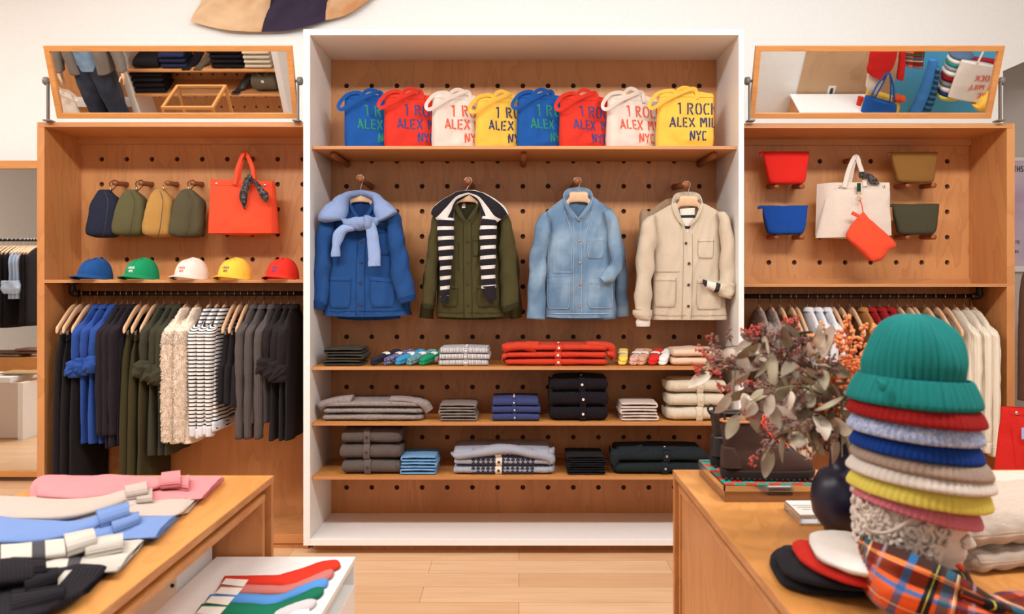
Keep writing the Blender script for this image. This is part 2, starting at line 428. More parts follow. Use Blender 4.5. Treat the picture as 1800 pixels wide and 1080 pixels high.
# side units
def side_unit(x0, x1, name_label, pinner0, pinner1, open_side, cols, rows, topz, shz):
    """x0/x1 outer edges; panels run from pinner0 to pinner1"""
    U = thing('wall_display_unit', name_label, 'shelving unit', ((x0+x1)/2, 4.75, 0))
    if open_side != 'L': mk('side_panel', MB().box(x0, pinner0, YS, YB+.05, 0, topz), M_ply, U, bevel=.0015)
    else: mk('side_panel', MB().box(x0, pinner0, YS, YB+.05, 0, topz), M_ply, U, bevel=.0015)
    mk('side_panel', MB().box(pinner1, x1, YS, YB+.05, 0, topz), M_ply, U, bevel=.0015)
    tp = mk('top_board', MB().box(pinner0, pinner1, YS, YB+.05, topz-.026, topz), M_plyh, U, bevel=.0015)
    mk('edge_band', MB().box(pinner0-.03, pinner1+.03, YS-.002, YS, topz-.026, topz), M_edge, tp, smooth=False)
    mk('back_strip', MB().box(pinner0, pinner1, YB-.03, YB, topz-.06, topz-.026), M_plyh, U, smooth=False)
    s = mk('shelf', MB().box(pinner0, pinner1, YS, YB, shz-.018, shz), M_plyh, U, bevel=.0015)
    mk('edge_band', MB().box(pinner0, pinner1, YS-.002, YS, shz-.018, shz), M_edge, s, smooth=False)
    mk('back_strip', MB().box(pinner0, pinner1, YB-.02, YB-.001, shz, shz+.03), M_plyh, U, smooth=False)
    mk('base_board', MB().box(pinner0, pinner1, YS, YB, .03, .08), M_plyh, U, bevel=.0015)
    mk('plinth', MB().box(pinner0, pinner1, YS+.01, YB, 0, .03), M_ply, U, smooth=False)
    pegboard('pegboard', U, pinner0, pinner1, shz, topz-.026, cols, rows)
    mk('backing', MB().box(pinner0, pinner1, YB+.018, YB+.04, shz, topz-.026), M_hole_shade, U, smooth=False)  # same dark sheet, its colour gives the holes their shade
    mk('back_panel', MB().box(pinner0, pinner1, YB, YB+.018, .08, shz-.018), M_ply, U, smooth=False)
    return U
lx0 = P(65, 0, YS).x; li0 = P(78, 0, YS).x; lz = P(0, 215, YS).z; LSH = P(0, 492, YS).z
side_unit(lx0, cx0-.002, 'wooden open unit left of the white one, caps on its shelf and dark clothes below', li0, cx0-.03, 'R',
          [colx(178.5+44.2*k) for k in range(9)], [rowz(280+44.1*k) for k in range(5)], lz, LSH)
rx1 = P(1784, 0, YS).x; ri1 = P(1770, 0, YS).x; RZ = P(0, 217, YS).z; RSH = P(0, 499, YS).z
side_unit(cx1+.002, rx1, 'wooden open unit right of the white one, with zip pouches on pegs', cx1+.03, ri1, 'L',
          [colx(1351.5+44.8*k) for k in range(8)], [rowz(283.7+44.5*k) for k in range(5)], RZ, RSH)

# ---------------------------------------------------------------- pegs, rails, hangers
YR = 4.745
def peg(px, py, Yf=4.80, r=.0165, lab='', group=None, tilt=0, back=None):
    """px,py = front end; runs back to its hole"""
    a = P(px, py, Yf); b = P(back[0], back[1], YB) if back else V((a.x, YB+.012, a.z))
    b.y = YB+.012
    o = mk('wooden_peg', MB().tube([a, a+(b-a)*.03, b], r, 18), M_dowel, None)
    tag(o, lab, 'peg', group); return o
def rail(x0, x1, z, lab, elbow):
    t = thing('clothes_rail', lab, 'clothes rail', (x0, YR, z), None)
    mk('pipe', MB().tube([(x0, YR, z), (x1, YR, z)], .0135, 14), M_black, t)
    xe = x0 if elbow < 0 else x1
    mb = MB().tube([(xe-elbow*.04, YR, z), (xe-elbow*.01, YR, z), (xe, YR, z+.008), (xe, YR, z+.03), (xe, YR, z+.055)], .0195, 14, m=12)
    mb.lathe([(.03, .062), (.034, .058), (.034, .052), (.0, .052)], (xe, YR, z), 16)
    mk('elbow', mb, M_black, t)
    xo = x1 if elbow < 0 else x0
    mk('flange', MB().tube([(xo, YR, z), (xo+elbow*.03, YR, z)], .021, 14), M_black, t)
zL = P(0, 516, YR).z; xa = P(127, 0, YR).x
rail(xa, cx0-.031, zL, 'black iron pipe rail under the caps shelf in the left unit', -1)
zR = P(0, 521, YR).z; xb = P(1722, 0, YR).x
rail(cx1+.031, xb, zR, 'black iron pipe rail in the right unit behind the bouquet', 1)

def hook_pts(c, R, zt):    # c = neck point, hook over a rod at height zt
    return None
def side_hanger(x, zr, lab, group, clips=False, zn=None):
    hl = .205 if clips else .172
    """hanger at right angles to the rail"""
    r = .0135; zn = zn or zr-.066
    t = thing('clothes_hanger', lab, 'hanger', (x, YR, zn), group)
    pts = [(x, YR, zn-.01), (x, YR, zn+.02), (x, YR+.022, zr-.012)]+[(x, YR+(r+.004)*math.cos(a), zr+(r+.004)*math.sin(a)) for a in (0, .8, 1.57, 2.4, 3.1, 3.6)]
    mk('hook', MB().tube(pts, .0021, 6, m=26), M_steel, t)
    secs = []
    for s_, dz, hy in ((-1, -.135, .013), (-.97, -.128, .019), (-.8, -.1, .019), (-.5, -.05, .02), (-.25, -.02, .023), (0, -.012, .026), (.25, -.02, .023), (.5, -.05, .02), (.8, -.1, .019), (.97, -.128, .019), (1, -.135, .013)):
        secs.append((V((x, YR+s_*hl, zn+dz-.005)), V((.0085 if abs(s_) < .99 else .005, 0, 0)), V((0, 0, hy)), 2.6))
    mk('body', MB().loft(secs, 36, 14), M_hang, t)
    if clips:
        z = zn-.15
        mb = MB().tube([(x, YR-.17, z), (x, YR+.17, z)], .002, 6)
        for y in (-.15, .15): mb.tube([(x, YR+y, z+.012), (x, YR+y, z)], .002, 6)
        mk('bar', mb, M_steel, t)
        for y in (-.15, .15):
            mk('clip', MB().box(x-.006, x+.006, YR+y-.012, YR+y+.012, z-.03, z+.006), M_steel, t, bevel=.001)
    return t
def side_garment(kind, x, zn, mat, lab, cat, group, zh, side=-1, sleeve=None, roll=None, thick=.016, hd=.188, fuzz=0, collar=None, band=None, cuff=None, seed=0):
    """garment hung at right angles; zn hanger neck height, zh hem height, side = which way the near sleeve falls"""
    name, = (kind,)
    rnd = random.Random(seed+int(x*1000))
    t = thing(name, lab, cat, (x, YR, zh), group)
    w_ = rnd.uniform(-.006, .006)
    prof = [(zn-.012, .035, .012), (zn-.02, .085, .016), (zn-.055, .14, .018), (zn-.1, .185, .02), (zn-.15, .2, .021), (zn-.3, .195, .02), ((zn-.3+zh)/2, .2, thick*1.3), (zh+.02, .205, thick*1.5), (zh, .2, thick*1.3)]
    secs = [(V((x+w_*(i/8), YR, z)), V((0, a*hd/.2, 0)), V((b, 0, 0)), 2.6) for i, (z, a, b) in enumerate(prof)]
    sd = rnd.random()*50
    def fold(p, th, tt): return .007*tt*math.sin(p.y*38+sd+2*math.sin(p.z*4+sd))+.003*noise.noise(V((p.x*14+sd, p.y*14, p.z*9)))
    body = MB().loft(secs, 34 if not fuzz else 70, 36 if not fuzz else 60, 0, disp=(fold if not fuzz else (lambda p, th, tt: fold(p, th, tt)*.4+fuzz*noise.noise(p*60)+fuzz*.6*noise.noise(p*130))))
    mk('body', body, mat, t)
    if collar:
        c = MB().loft([(V((x, YR, zn+.004)), V((0, .05, 0)), V((.02, 0, 0)), 2.2), (V((x, YR, zn-.004)), V((0, .066, 0)), V((.026, 0, 0)), 2.2), (V((x, YR, zn-.022)), V((0, .082, 0)), V((.028, 0, 0)), 2.2)], 8, 24, .003, (30, 30, 30))
        mk('collar', c, collar, t)
    if sleeve:
        ys = YR-.185; zs = sleeve
        n = [(V((x+side*.004, ys+.03, zn-.095)), V((.018, 0, .0)), V((0, .03, .02))),
             (V((x+side*.012, ys, zn-.13)), V((.026, 0, 0)), V((0, .042, .01))),
             (V((x+side*.02, ys+.005, zn-.2)), V((.027, 0, 0)), V((0, .052, 0))),
             (V((x+side*.026, ys+.014, (zn-.2+zs)/2)), V((.025, 0, 0)), V((0, .05, 0))),
             (V((x+side*.03, ys+.02, zs)), V((.021, 0, 0)), V((0, .042, 0)))]
        mb = MB()
        if fuzz: mb.loft([(c, a*1.5, b*1.15) for c, a, b in n], 80, 44, 0, disp=lambda p, th, tt: fuzz*1.2*noise.noise(p*55)+fuzz*.7*noise.noise(p*120))
        else: mb.loft(n, 30, 22, .006, (16, 16, 12))
        mk('sleeve', mb, mat, t)
        if fuzz:
            hb = MB(); rr = random.Random(3)
            F_ = [(V(q[0]), V(q[1]), V(q[2])) for q in n]
            for i in range(10000):
                tt = rr.random(); k = min(int(tt*4), 3); f = tt*4-k
                c = F_[k][0].lerp(F_[k+1][0], f); a = F_[k][1].lerp(F_[k+1][1], f)*1.5; b = F_[k][2].lerp(F_[k+1][2], f)*1.15
                th = rr.random()*2*PI; p = c+a*math.cos(th)+b*math.sin(th); nn = (a.normalized()*math.cos(th)+b.normalized()*math.sin(th)).normalized()
                d = (nn+V((rr.uniform(-1, 1), rr.uniform(-.6, .6), rr.uniform(-1.6, .2)))*.8).normalized()*rr.uniform(.007, .017)*(fuzz/.006)
                s_ = V((rr.uniform(-1, 1), rr.uniform(-1, 1), rr.uniform(-1, 1))).normalized()*.0026
                hb.add([p-s_, p+s_, p+d*.6+s_*.7+nn*.002, p+d*.6-s_*.7+nn*.002, p+d+V((0, 0, -.004))], [(0, 1, 2, 3), (3, 2, 4)])
            mk('pile', hb, mat, t)['kind'] = 'stuff'
        if roll:
            c = n[-1][0]
            rb = MB()
            rb.loft([(c+V((0, -.008, .05)), V((.024, 0, 0)), V((0, .045, 0))), (c+V((side*.006, -.012, .035)), V((.04, 0, 0)), V((0, .056, 0))), (c+V((side*.01, -.014, 0)), V((.044, 0, 0)), V((0, .06, 0))), (c+V((side*.008, -.01, -.045)), V((.036, 0, 0)), V((0, .05, 0))), (c+V((side*.004, 0, -.05)), V((.02, 0, 0)), V((0, .03, 0)))], 26, 30, .016, (26, 26, 30))
            rb.loft([(c+V((side*-.03, -.05, .03)), V((.012, 0, 0)), V((0, .0, .02))), (c+V((side*.012, -.062, .012)), V((.02, 0, 0)), V((0, .012, .03))), (c+V((side*.05, -.035, -.02)), V((.01, 0, 0)), V((0, .02, .026)))], 14, 18, .008, (30, 30, 30))
            mk('rolled_cuff', rb, mat, t)
        if cuff:
            c = n[-1][0]
            mk('cuff', MB().loft([(c+V((0, 0, .01)), V((.023, 0, 0)), V((0, .044, 0))), (c+V((0, 0, -.05)), V((.021, 0, 0)), V((0, .04, 0)))], 4, 24), cuff, t)
    if band: mk('hem_band', MB().loft([(V((x+w_, YR, zh+.05)), V((0, .208, 0)), V((thick*1.7, 0, 0))), (V((x+w_, YR, zh-.002)), V((0, .206, 0)), V((thick*1.6, 0, 0)))], 4, 36), band, t)
    return t
def side_trousers(name, x, ztop, zh, mat, lab, cat, group, side=-1, flare=1.):
    t = thing(name, lab, cat, (x, YR, zh), group)
    sd = x*31
    secs = [(V((x, YR, ztop)), V((0, .165, 0)), V((.012, 0, 0)), 3), (V((x, YR, ztop-.04)), V((0, .17, 0)), V((.015, 0, 0)), 3),
            (V((x+side*.006, YR-.004, ztop-.15)), V((0, .185, 0)), V((.021, 0, 0)), 3), (V((x+side*.01, YR-.006, (ztop+zh)/2)), V((0, .195*flare, 0)), V((.026, 0, 0)), 3), (V((x+side*.014, YR-.004, zh)), V((0, .2*flare, 0)), V((.03, 0, 0)), 3)]
    mk('body', MB().loft(secs, 30, 36, .006, (10, 14, 3), disp=lambda p, th, tt: .004*math.sin(p.y*40+sd)), mat, t)
    mk('waistband', MB().loft([(V((x, YR, ztop+.002)), V((0, .168, 0)), V((.014, 0, 0)), 3), (V((x, YR, ztop-.036)), V((0, .172, 0)), V((.0165, 0, 0)), 3)], 3, 30), mat, t)
    return t
def ordn(i, n, side='left'):
    return ('leftmost', 'middle', 'rightmost')[i] if n == 3 else ('left', 'right')[i]
M_bk = fab('black_wool', (30, 26, 28)); M_nv = fab('charcoal_cotton', (36, 30, 36)); M_blue = fab('cobalt_cotton', (42, 74, 146))
M_olp = fab('olive_twill', (60, 54, 30)); M_ols = fab('dark_olive_cotton', (60, 58, 44)); M_fl = fab('cream_fleece', (236, 218, 198), bs=.6)
M_str = fab('breton_stripe', (238, 234, 230), stripe=(1, .0215, .36, (44, 42, 50), 0.)); M_grk = fab('grey_rib_knit', (88, 80, 78), rib=(0, .012))
M_wt = fab('white_cotton', (222, 222, 226)); M_bsh = fab('black_poplin', (38, 32, 34)); M_bdn = fab('black_denim', (34, 30, 32))
LG = [ # kind, hooks
 ('trousers', (134.5, 145.5, 161), M_bk, 'black wool trousers', 'trousers'),
 ('shirt', (174, 187.5, 203), M_blue, 'cobalt blue shirt with rolled sleeves', 'shirt'),
 ('jacket', (214, 224.5, 235), M_nv, 'near-black cotton jacket', 'jacket'),
 ('trousers', (247.5, 261, 276), M_olp, 'long olive trousers', 'trousers'),
 ('shirt', (288, 303, 315), M_ols, 'dark olive shirt with rolled sleeves', 'shirt'),
 ('coat', (329, 349), M_fl, 'shaggy cream fleece coat', 'coat'),
 ('knit_top', (370, 384, 397.5), M_str, 'white top with thin black stripes', 'top'),
 ('shorts', (413.5, 424.5, 437), M_bdn, 'short black denim skirt', 'skirt'),
 ('cardigan', (448.5, 463.5, 480), M_grk, 'long grey ribbed cardigan', 'cardigan'),
 ('shirt', (494, 507, 517.5), M_bsh, 'black shirt with rolled sleeves', 'shirt')]
def ph(py, Y=4.56): return P(0, py, Y).z
zn = zL-.066
hangi = 0
for gi, (kind, hooks, mat, desc, cat) in enumerate(LG):
    for i, hx in enumerate(hooks):
        x = P(hx, 0, YR).x; o_ = ordn(i, len(hooks))
        clip = kind in ('trousers', 'shorts')
        side_hanger(x, zL, 'pale wooden hanger holding the %s %s on the left rail' % (o_, desc), 'wooden hangers on the left rail', clip, zn)
        lab = '%s %s on the left rail' % (o_+' of the '+('three' if len(hooks) == 3 else 'two'), desc+('s' if not desc.endswith('s') and 'with' not in desc else ''))
        lab = desc+', the %s of its %s on the left rail' % (o_, 'three' if len(hooks) == 3 else 'pair')
        g = desc+' on the left rail'
        if kind == 'trousers':
            side_trousers('trousers', x, zn-.165, .3 if gi == 0 else .28, mat, lab, cat, g)
        elif kind == 'shorts':
            side_trousers('skirt', x, zn-.165, ph(715)+.012*(2-i), mat, lab, cat, g, flare=1.08)
        elif mat is M_blue: side_garment('shirt', x, zn, mat, lab, cat, g, ph(780), sleeve=ph(648)+.012*i, roll=True, collar=mat, seed=gi)
        elif mat is M_nv: side_garment('jacket', x, zn, mat, lab, cat, g, ph(788)+.01*i, sleeve=ph(765), collar=mat, seed=gi)
        elif mat is M_ols: side_garment('shirt', x, zn, mat, lab, cat, g, ph(800), sleeve=ph(655)+.02*(1-i), roll=True, collar=mat, seed=gi)
        elif mat is M_fl: side_garment('coat', x, zn, mat, lab, cat, g, ph(780), sleeve=ph(776), fuzz=.006, thick=.028, seed=gi)
        elif mat is M_str: side_garment('knit_top', x, zn, mat, lab, cat, g, ph(770)+.02*i, sleeve=ph(752), cuff=M_wt, band=M_wt, seed=gi)
        elif mat is M_grk: side_garment('cardigan', x, zn, mat, lab, cat, g, ph(745), sleeve=ph(772), collar=mat, seed=gi)
        else: side_garment('shirt', x, zn, mat, lab, cat, g, ph(775), sleeve=ph(650)-.02*(i-1), roll=True, collar=mat, seed=gi)
M_fur = fab('grey_faux_fur', (150, 132, 124), bs=.7); M_beig = fab('beige_twill', (206, 188, 162)); M_cam = fab('camel_suede', (176, 118, 66))
M_red = fab('dark_red_cotton', (150, 26, 30)); M_crm = fab('cream_cable_knit', (232, 220, 200), rib=(0, .016)); M_crc = fab('cream_ribbed_cuff', (232, 220, 200), rib=(0, .008))
RG = [('coat', (1334, 1355), M_fur, 'grey faux fur coat', 'coat'),
 ('trousers', (1370.6, 1388.7, 1398), M_beig, 'beige trousers with a tie waist', 'trousers'),
 ('shirt', (1419, 1435, 1451.5), M_wt, 'crisp white cotton shirt', 'shirt'),
 ('trousers', (1462, 1475, 1494), M_bk, 'black cropped trousers', 'trousers'),
 ('jacket', (1514,), M_cam, 'camel brown jacket', 'jacket'),
 ('shirt', (1528.5, 1546, 1562), M_red, 'dark red shirt', 'shirt'),
 ('trousers', (1577, 1594, 1603), M_nv, 'charcoal trousers behind the bouquet', 'trousers'),
 ('trousers', (1625, 1642.6, 1659), M_beig, 'sand trousers behind the hat stack', 'trousers'),
 ('sweater', (1677, 1694.5, 1708), M_crm, 'cream cable knit sweater', 'sweater')]
znR = zR-.066
for gi, (kind, hooks, mat, desc, cat) in enumerate(RG):
    for i, hx in enumerate(hooks):
        x = P(hx, 0, YR).x; n = len(hooks); o_ = ordn(i, n) if n > 1 else 'single'
        side_hanger(x, zR, 'pale wooden hanger holding the %s %s on the right rail' % (o_, desc), 'wooden hangers on the right rail', kind == 'trousers', znR)
        lab = desc+(', the %s of its %s on the right rail' % (o_, 'three' if n == 3 else 'pair') if n > 1 else ' on the right rail')
        g = desc+' on the right rail'
        if kind == 'trousers': side_trousers('trousers', x, znR-.165, .5, mat, lab, cat, g, side=1)
        elif kind == 'coat': side_garment('coat', x, znR, mat, lab, cat, g, ph(800), side=1, sleeve=ph(770), fuzz=.004, thick=.026, seed=gi)
        elif kind == 'sweater': side_garment('sweater', x, znR, mat, lab, cat, g, ph(790), side=1, sleeve=ph(775)-.02*i, cuff=M_crc, thick=.022, seed=gi)
        else: side_garment(kind, x, znR, mat, lab, cat, g, ph(760), side=1, sleeve=ph(720), collar=mat, seed=gi)
# ---------------------------------------------------------------- jackets hung on the centre pegboard
YJ = 4.60
def interp(rows, v):
    n = len(rows)-1; q = min(max(v, 0), 1)*n; k = min(int(q), n-1); t = q-k
    return tuple(a*(1-t)+b*t for a, b in zip(rows[k], rows[k+1]))
class Coat:
    """body of a hung jacket as a front and a back sheet joined at sides and shoulders. pixel outline at depth Y"""
    def __init__(s, Y, sh, neck, low, rows, hem, d=.055, seed=0, dz=0, dx=0):
        # sh=(xl,yl,xr,yr) shoulder tips; neck=(xl,xr,y); low=(x,y) front opening; rows=[(xl,xr)] top->hem ; hem=(y_side,y_mid)
        s.Y, s.sh, s.neck, s.low, s.rows, s.hem, s.d, s.sd = Y, sh, neck, low, rows, hem, d, seed
    def top(s, u, front):
        xl, yl, xr, yr = s.sh; mid = (xl+xr)/2; hw = (xr-xl)/2
        x = mid+u*hw; nl, nr, ny = s.neck
        if x < nl: f = (nl-x)/(nl-xl); return ny+(yl-ny)*(f**1.15)
        if x > nr: f = (x-nr)/(xr-nr); return ny+(yr-ny)*(f**1.15)
        if not front: return ny-3*math.sin(PI*(x-nl)/(nr-nl))
        lx, ly = s.low
        f = (x-nl)/(lx-nl) if x < lx else (nr-x)/(nr-lx)
        return ny+(ly-ny)*(min(1, f)**.85)
    def px(s, u, v, front):
        xl, xr = interp(s.rows, v)
        t = s.top(u, front); h = s.hem[0]+(s.hem[1]-s.hem[0])*(1-u*u)
        return (xl+xr)/2+u*(xr-xl)/2, t+(h-t)*v
    def pt(s, u, v, front, off=0):
        x, y = s.px(u, v, front)
        b = s.d*(max(0, 1-abs(u)**2.6))**.55*min(1, .22+1.9*v)
        y_ = s.Y-(b if front else -b*.8)
        p = P(x, y, s.Y)
        sd = s.sd
        k = (.0065*math.sin(u*9+sd+v*2.2+1.6*noise.noise(V((u*1.4, v*1.5, sd))))*v+.012*noise.noise(V((u*2.6+sd, v*2.2, sd)))+.007*noise.noise(V((u*7+v*3, v*7+sd, 3))))*(1-abs(u)**4)
        return V((p.x, y_-(k if front else -k)-off, p.z))
    def at(s, x, y, off=.003):      # pixel -> front surface
        xl, xr = s.rows[0]; u = 0; v = .5
        for _ in range(9):
            xl, xr = interp(s.rows, v); u = max(-.999, min(.999, (x-(xl+xr)/2)/((xr-xl)/2)))
            t = s.top(u, True); h = s.hem[0]+(s.hem[1]-s.hem[0])*(1-u*u); v = max(0, min(1, (y-t)/(h-t)))
        return s.pt(u, v, True, off)
    def body(s, mat, parent, seam=None, lining=None):
        mb = MB()
        sc = lambda u, v: (u*.25, v*.65)
        mb.grid(lambda a, v: s.pt(a*2-1, v, True), 60, 60, 0, sc)
        mb.grid(lambda a, v: s.pt(1-a*2, v, False), 40, 30, 1, sc)
        mk('body', mb, [mat, lining or mat], parent)
    def patch(s, name, quad, mat, parent, off=.004, cut=0, n=16, label=None):
        (x0, y0), (x1, y1), (x2, y2), (x3, y3) = quad    # TL TR BR BL
        def q(u, v):
            if cut and v > 1-cut:
                k = (v-(1-cut))/cut*cut*.6; u_ = k*.5+u*(1-k)
            else: u_ = u
            xa, ya = x0+(x1-x0)*u_, y0+(y1-y0)*u_; xb, yb = x3+(x2-x3)*u_, y3+(y2-y3)*u_
            return xa+(xb-xa)*v, ya+(yb-ya)*v
        mb = MB()
        def fn(u, v):
            e = min(u, 1-u, v, 1-v); x, y = q(u, v)
            return s.at(x, y, off if e > .01 else .0005)
        mb.grid(fn, n, n, 0, lambda u, v: (u*.15, v*.15))
        o = mk(name, mb, mat, parent, label=label); s.q = q; return o
    def seam(s, mb, pts, r=.0012, off=.006, n=None):
        out = []
        for k in range(len(pts)-1):
            for i in range(8):
                a = i/8; out.append(s.at(pts[k][0]*(1-a)+pts[k+1][0]*a, pts[k][1]*(1-a)+pts[k+1][1]*a, off))
        out.append(s.at(pts[-1][0], pts[-1][1], off)); mb.tube(out, r, 5)
def plxl(pts, Y, d=.035, pr=P):
    """[(xl,yl,xr,yr,(depth),(dy))] -> loft sections"""
    out = []
    for p in pts:
        p = list(p)+[d, 0][len(p)-4:] if len(p) < 6 else p
        a, b = pr(p[0], p[1], Y+p[5]), pr(p[2], p[3], Y+p[5])
        out.append(((a+b)/2, (b-a)/2, V((0, -p[4], 0)), 2.3))
    return out
def strip(name, pts, Y, mat, parent, d=.035, nr=40, ns=28, amp=.004, fr=(22, 22, 22), label=None, pr=P, disp=None):
    mb = MB().loft(plxl(pts, Y, d, pr), nr, ns, amp, fr, disp=disp)
    return mk(name, mb, mat, parent, label=label)
def button(parent, p, mat, r=.0075, nrm=V((0, -1, 0))):
    mb = MB().lathe([(0, .004), (r*.55, .004), (r*.7, .0052), (r, .0045), (r, .0), (r*.9, -.003)], p, 14, nrm)
    return mk('button', mb, mat, parent)
def front_hanger(cx, ytop, Y, lab, pegc, group='wooden hangers on the pegboard', w=50, drop=38):
    """pegc=(x,y) px of peg centre at depth Y; ytop = top of the wooden block"""
    a = P(cx, ytop, Y)
    t = thing('clothes_hanger', lab, 'hanger', a, group)
    c = P(pegc[0], pegc[1], Y); R = .0165+.0035
    pts = [a+V((0, 0, -.01)), a+V((0, 0, .02))]
    pts += [V((c.x+R*math.cos(x)*1.05, Y, c.z+R*math.sin(x))) for x in (-.75, -.2, .4, 1., 1.57, 2.2, 2.8, 3.2)]
    mk('hook', MB().tube(pts, .0022, 6, m=36), M_steel, t)
    secs = []
    s_ = Y/F
    for k, dz, hy in ((-1, drop, 3), (-.93, drop-2, 4.5), (-.7, drop*.78, 5), (-.45, drop*.55, 5.5), (-.33, 15, 6.5), (-.29, 9.5, 9.5), (0, 8.5, 9), (.29, 9.5, 9.5), (.33, 15, 6.5), (.45, drop*.55, 5.5), (.7, drop*.78, 5), (.93, drop-2, 4.5), (1, drop, 3)):
        secs.append((V((a.x+k*w*s_, Y, a.z-dz*s_)), V((0, -.009, 0)), V((0, 0, hy*s_)), 3))
    mk('body', MB().loft(secs, 48, 14), M_hang, t)
    return t
def collar_ring(name, pts, hts, Y, mat, parent, th=.004, lean=.5):
    """pts: px path with depth offset; hts: half heights in px"""
    secs = []; n = len(pts)
    for i, ((x, y, dy), h) in enumerate(zip(pts, hts)):
        c = P(x, y, Y+dy); k = (i/(n-1)-.5)*2
        A = V((lean*k, 0, 1)).normalized()*(h*Y/F)
        tan = (P(*pts[min(i+1, n-1)][:2], Y+pts[min(i+1, n-1)][2])-P(*pts[max(i-1, 0)][:2], Y+pts[max(i-1, 0)][2])).normalized()
        B = tan.cross(A.normalized()).normalized()*th
        secs.append((c, A, B, 5))
    return mk(name, MB().loft(secs, 44, 14, .0015, (40, 40, 40)), mat, parent)
def neck_label(parent, cx, y, Y, w=20, h=8):
    s_ = Y/F; p = P(cx, y, Y)
    l = mk('neck_label', MB().box(p.x-w*s_/2, p.x+w*s_/2, Y, Y+.0015, p.z-h*s_/2, p.z+h*s_/2).box(p.x-.004, p.x+.004, Y, Y+.0015, p.z-h*s_/2-.012, p.z-h*s_/2), M_paper, parent, smooth=False, label='off-white woven brand label')
    mb = MB(); word(mb, 'ALEX MILL', lambda x, z: V((p.x-w*s_*.4+x, Y-.001, p.z-h*s_*.14+z)), h*s_*.3, .0022, w*s_*.8)
    mk('lettering', mb, M_ink, l, smooth=False) if False else mk('lettering', mb, M_ink, parent, smooth=False)
# ---- stencil lettering
GL = {
 'I': (.2, [[(.1, 0), (.1, 1)]]), '1': (.26, [[(.16, 0), (.16, 1)], [(-.02, .84), (.1, .95)]]),
 'R': (.56, [[(.07, 0), (.07, 1)], [(.19, .94), (.38, .9), (.45, .74), (.38, .57), (.2, .52)], [(.26, .42), (.48, 0)]]),
 'O': (.58, [[(.23, .97), (.1, .84), (.06, .5), (.1, .16), (.23, .03)], [(.35, .97), (.48, .84), (.52, .5), (.48, .16), (.35, .03)]]),
 'C': (.5, [[(.23, .97), (.1, .84), (.06, .5), (.1, .16), (.23, .03)], [(.34, .97), (.44, .86)], [(.34, .03), (.44, .14)]]),
 'K': (.54, [[(.07, 0), (.07, 1)], [(.2, .52), (.46, 1)], [(.26, .44), (.5, 0)]]),
 'A': (.58, [[(.03, 0), (.13, .4)], [(.16, .5), (.26, 1), (.52, 0)], [(.2, .3), (.36, .3)]]),
 'L': (.48, [[(.07, .0), (.07, 1)], [(.2, .05), (.44, .05)]]),
 'E': (.5, [[(.07, 0), (.07, 1)], [(.2, .95), (.44, .95)], [(.2, .5), (.4, .5)], [(.2, .05), (.44, .05)]]),
 'X': (.56, [[(.03, 1), (.5, 0)], [(.03, 0), (.2, .38)], [(.33, .6), (.5, 1)]]),
 'M': (.7, [[(.07, 0), (.07, 1)], [(.18, .95), (.32, .4)], [(.36, .5), (.5, 1)], [(.6, 0), (.6, 1)]]),
 'N': (.58, [[(.07, 0), (.07, .82)], [(.1, 1), (.42, .1)], [(.5, .18), (.5, 1)]]),
 'Y': (.54, [[(.03, 1), (.22, .52)], [(.5, 1), (.32, .58)], [(.26, 0), (.26, .44)]]),
 'T': (.5, [[(.25, 0), (.25, 1)], [(.02, .95), (.48, .95)]]), 'H': (.56, [[(.07, 0), (.07, 1)], [(.5, 0), (.5, 1)], [(.14, .5), (.42, .5)]]),
 'S': (.5, [[(.44, .88), (.25, .97), (.08, .8), (.14, .58), (.38, .44), (.44, .2), (.25, .03), (.06, .12)]]), ' ': (.3, [])}
def word(mb, txt, fn, h, th, width=None):
    tot = sum(GL[c][0]+.1 for c in txt); k = (width/(tot*h)) if width else 1
    x0 = 0
    for c in txt:
        wd, st = GL[c]
        for pl in st:
            for (xa, ya), (xb, yb) in zip(pl[:-1], pl[1:]):
                a = V(((x0+xa)*h*k, ya*h)); b = V(((x0+xb)*h*k, yb*h)); d = (b-a)
                if d.length < 1e-6: continue
                n = V((-d.y, d.x)).normalized()*th/2; m = max(1, int(d.length/.012))
                e = d.normalized()*th*.15 if len(pl) > 2 else V((0, 0))
                a2, b2 = a-e, b+e
                vs = []; fs = []
                for i in range(m+1):
                    q = a2.lerp(b2, i/m)
                    vs += [fn(q.x+n.x, q.y+n.y), fn(q.x-n.x, q.y-n.y)]
                for i in range(m): fs.append((i*2, i*2+1, i*2+3, i*2+2))
                mb.add(vs, fs)
        x0 += wd+.1
M_but = plain('dark_brown_button', (56, 38, 32), .4); M_wbut = plain('pearl_button', (232, 224, 214), .3)
M_jb = fab('workwear_blue', (34, 74, 130), bs=.4); M_jbd = fab('workwear_blue_stitch', (24, 56, 106))
M_jo = fab('workwear_olive', (72, 66, 38), bs=.4); M_jod = fab('workwear_olive_stitch', (48, 44, 26))
M_dn = fab('washed_denim', (100, 128, 156), mott=((146, 170, 190), 5., .8), bs=.5); M_dns = fab('denim_stitch', (176, 194, 208)); M_dnd = fab('washed_denim_seam', (88, 116, 144))
M_kh = fab('stone_cotton', (200, 184, 162), bs=.4); M_khs = fab('stone_stitch', (168, 146, 120)); M_khd = fab('tan_cotton', (160, 134, 108))
M_lb = fab('light_blue_knit', (142, 164, 208), rib=(0, .0028), bs=.4); M_lbr = fab('light_blue_ribbed', (146, 168, 212), rib=(0, .009))
M_sk = fab('black_knit_white_stripes', (36, 32, 38), rib=(0, .006), stripe=(1, .0545, .36, (228, 222, 216), .1))
M_sku = fab('black_knit_white_long_stripes', (36, 32, 38), rib=(1, .006), stripe=(0, .075, .34, (228, 222, 216), .3)); M_skb = fab('black_knit', (36, 32, 38), rib=(0, .009))

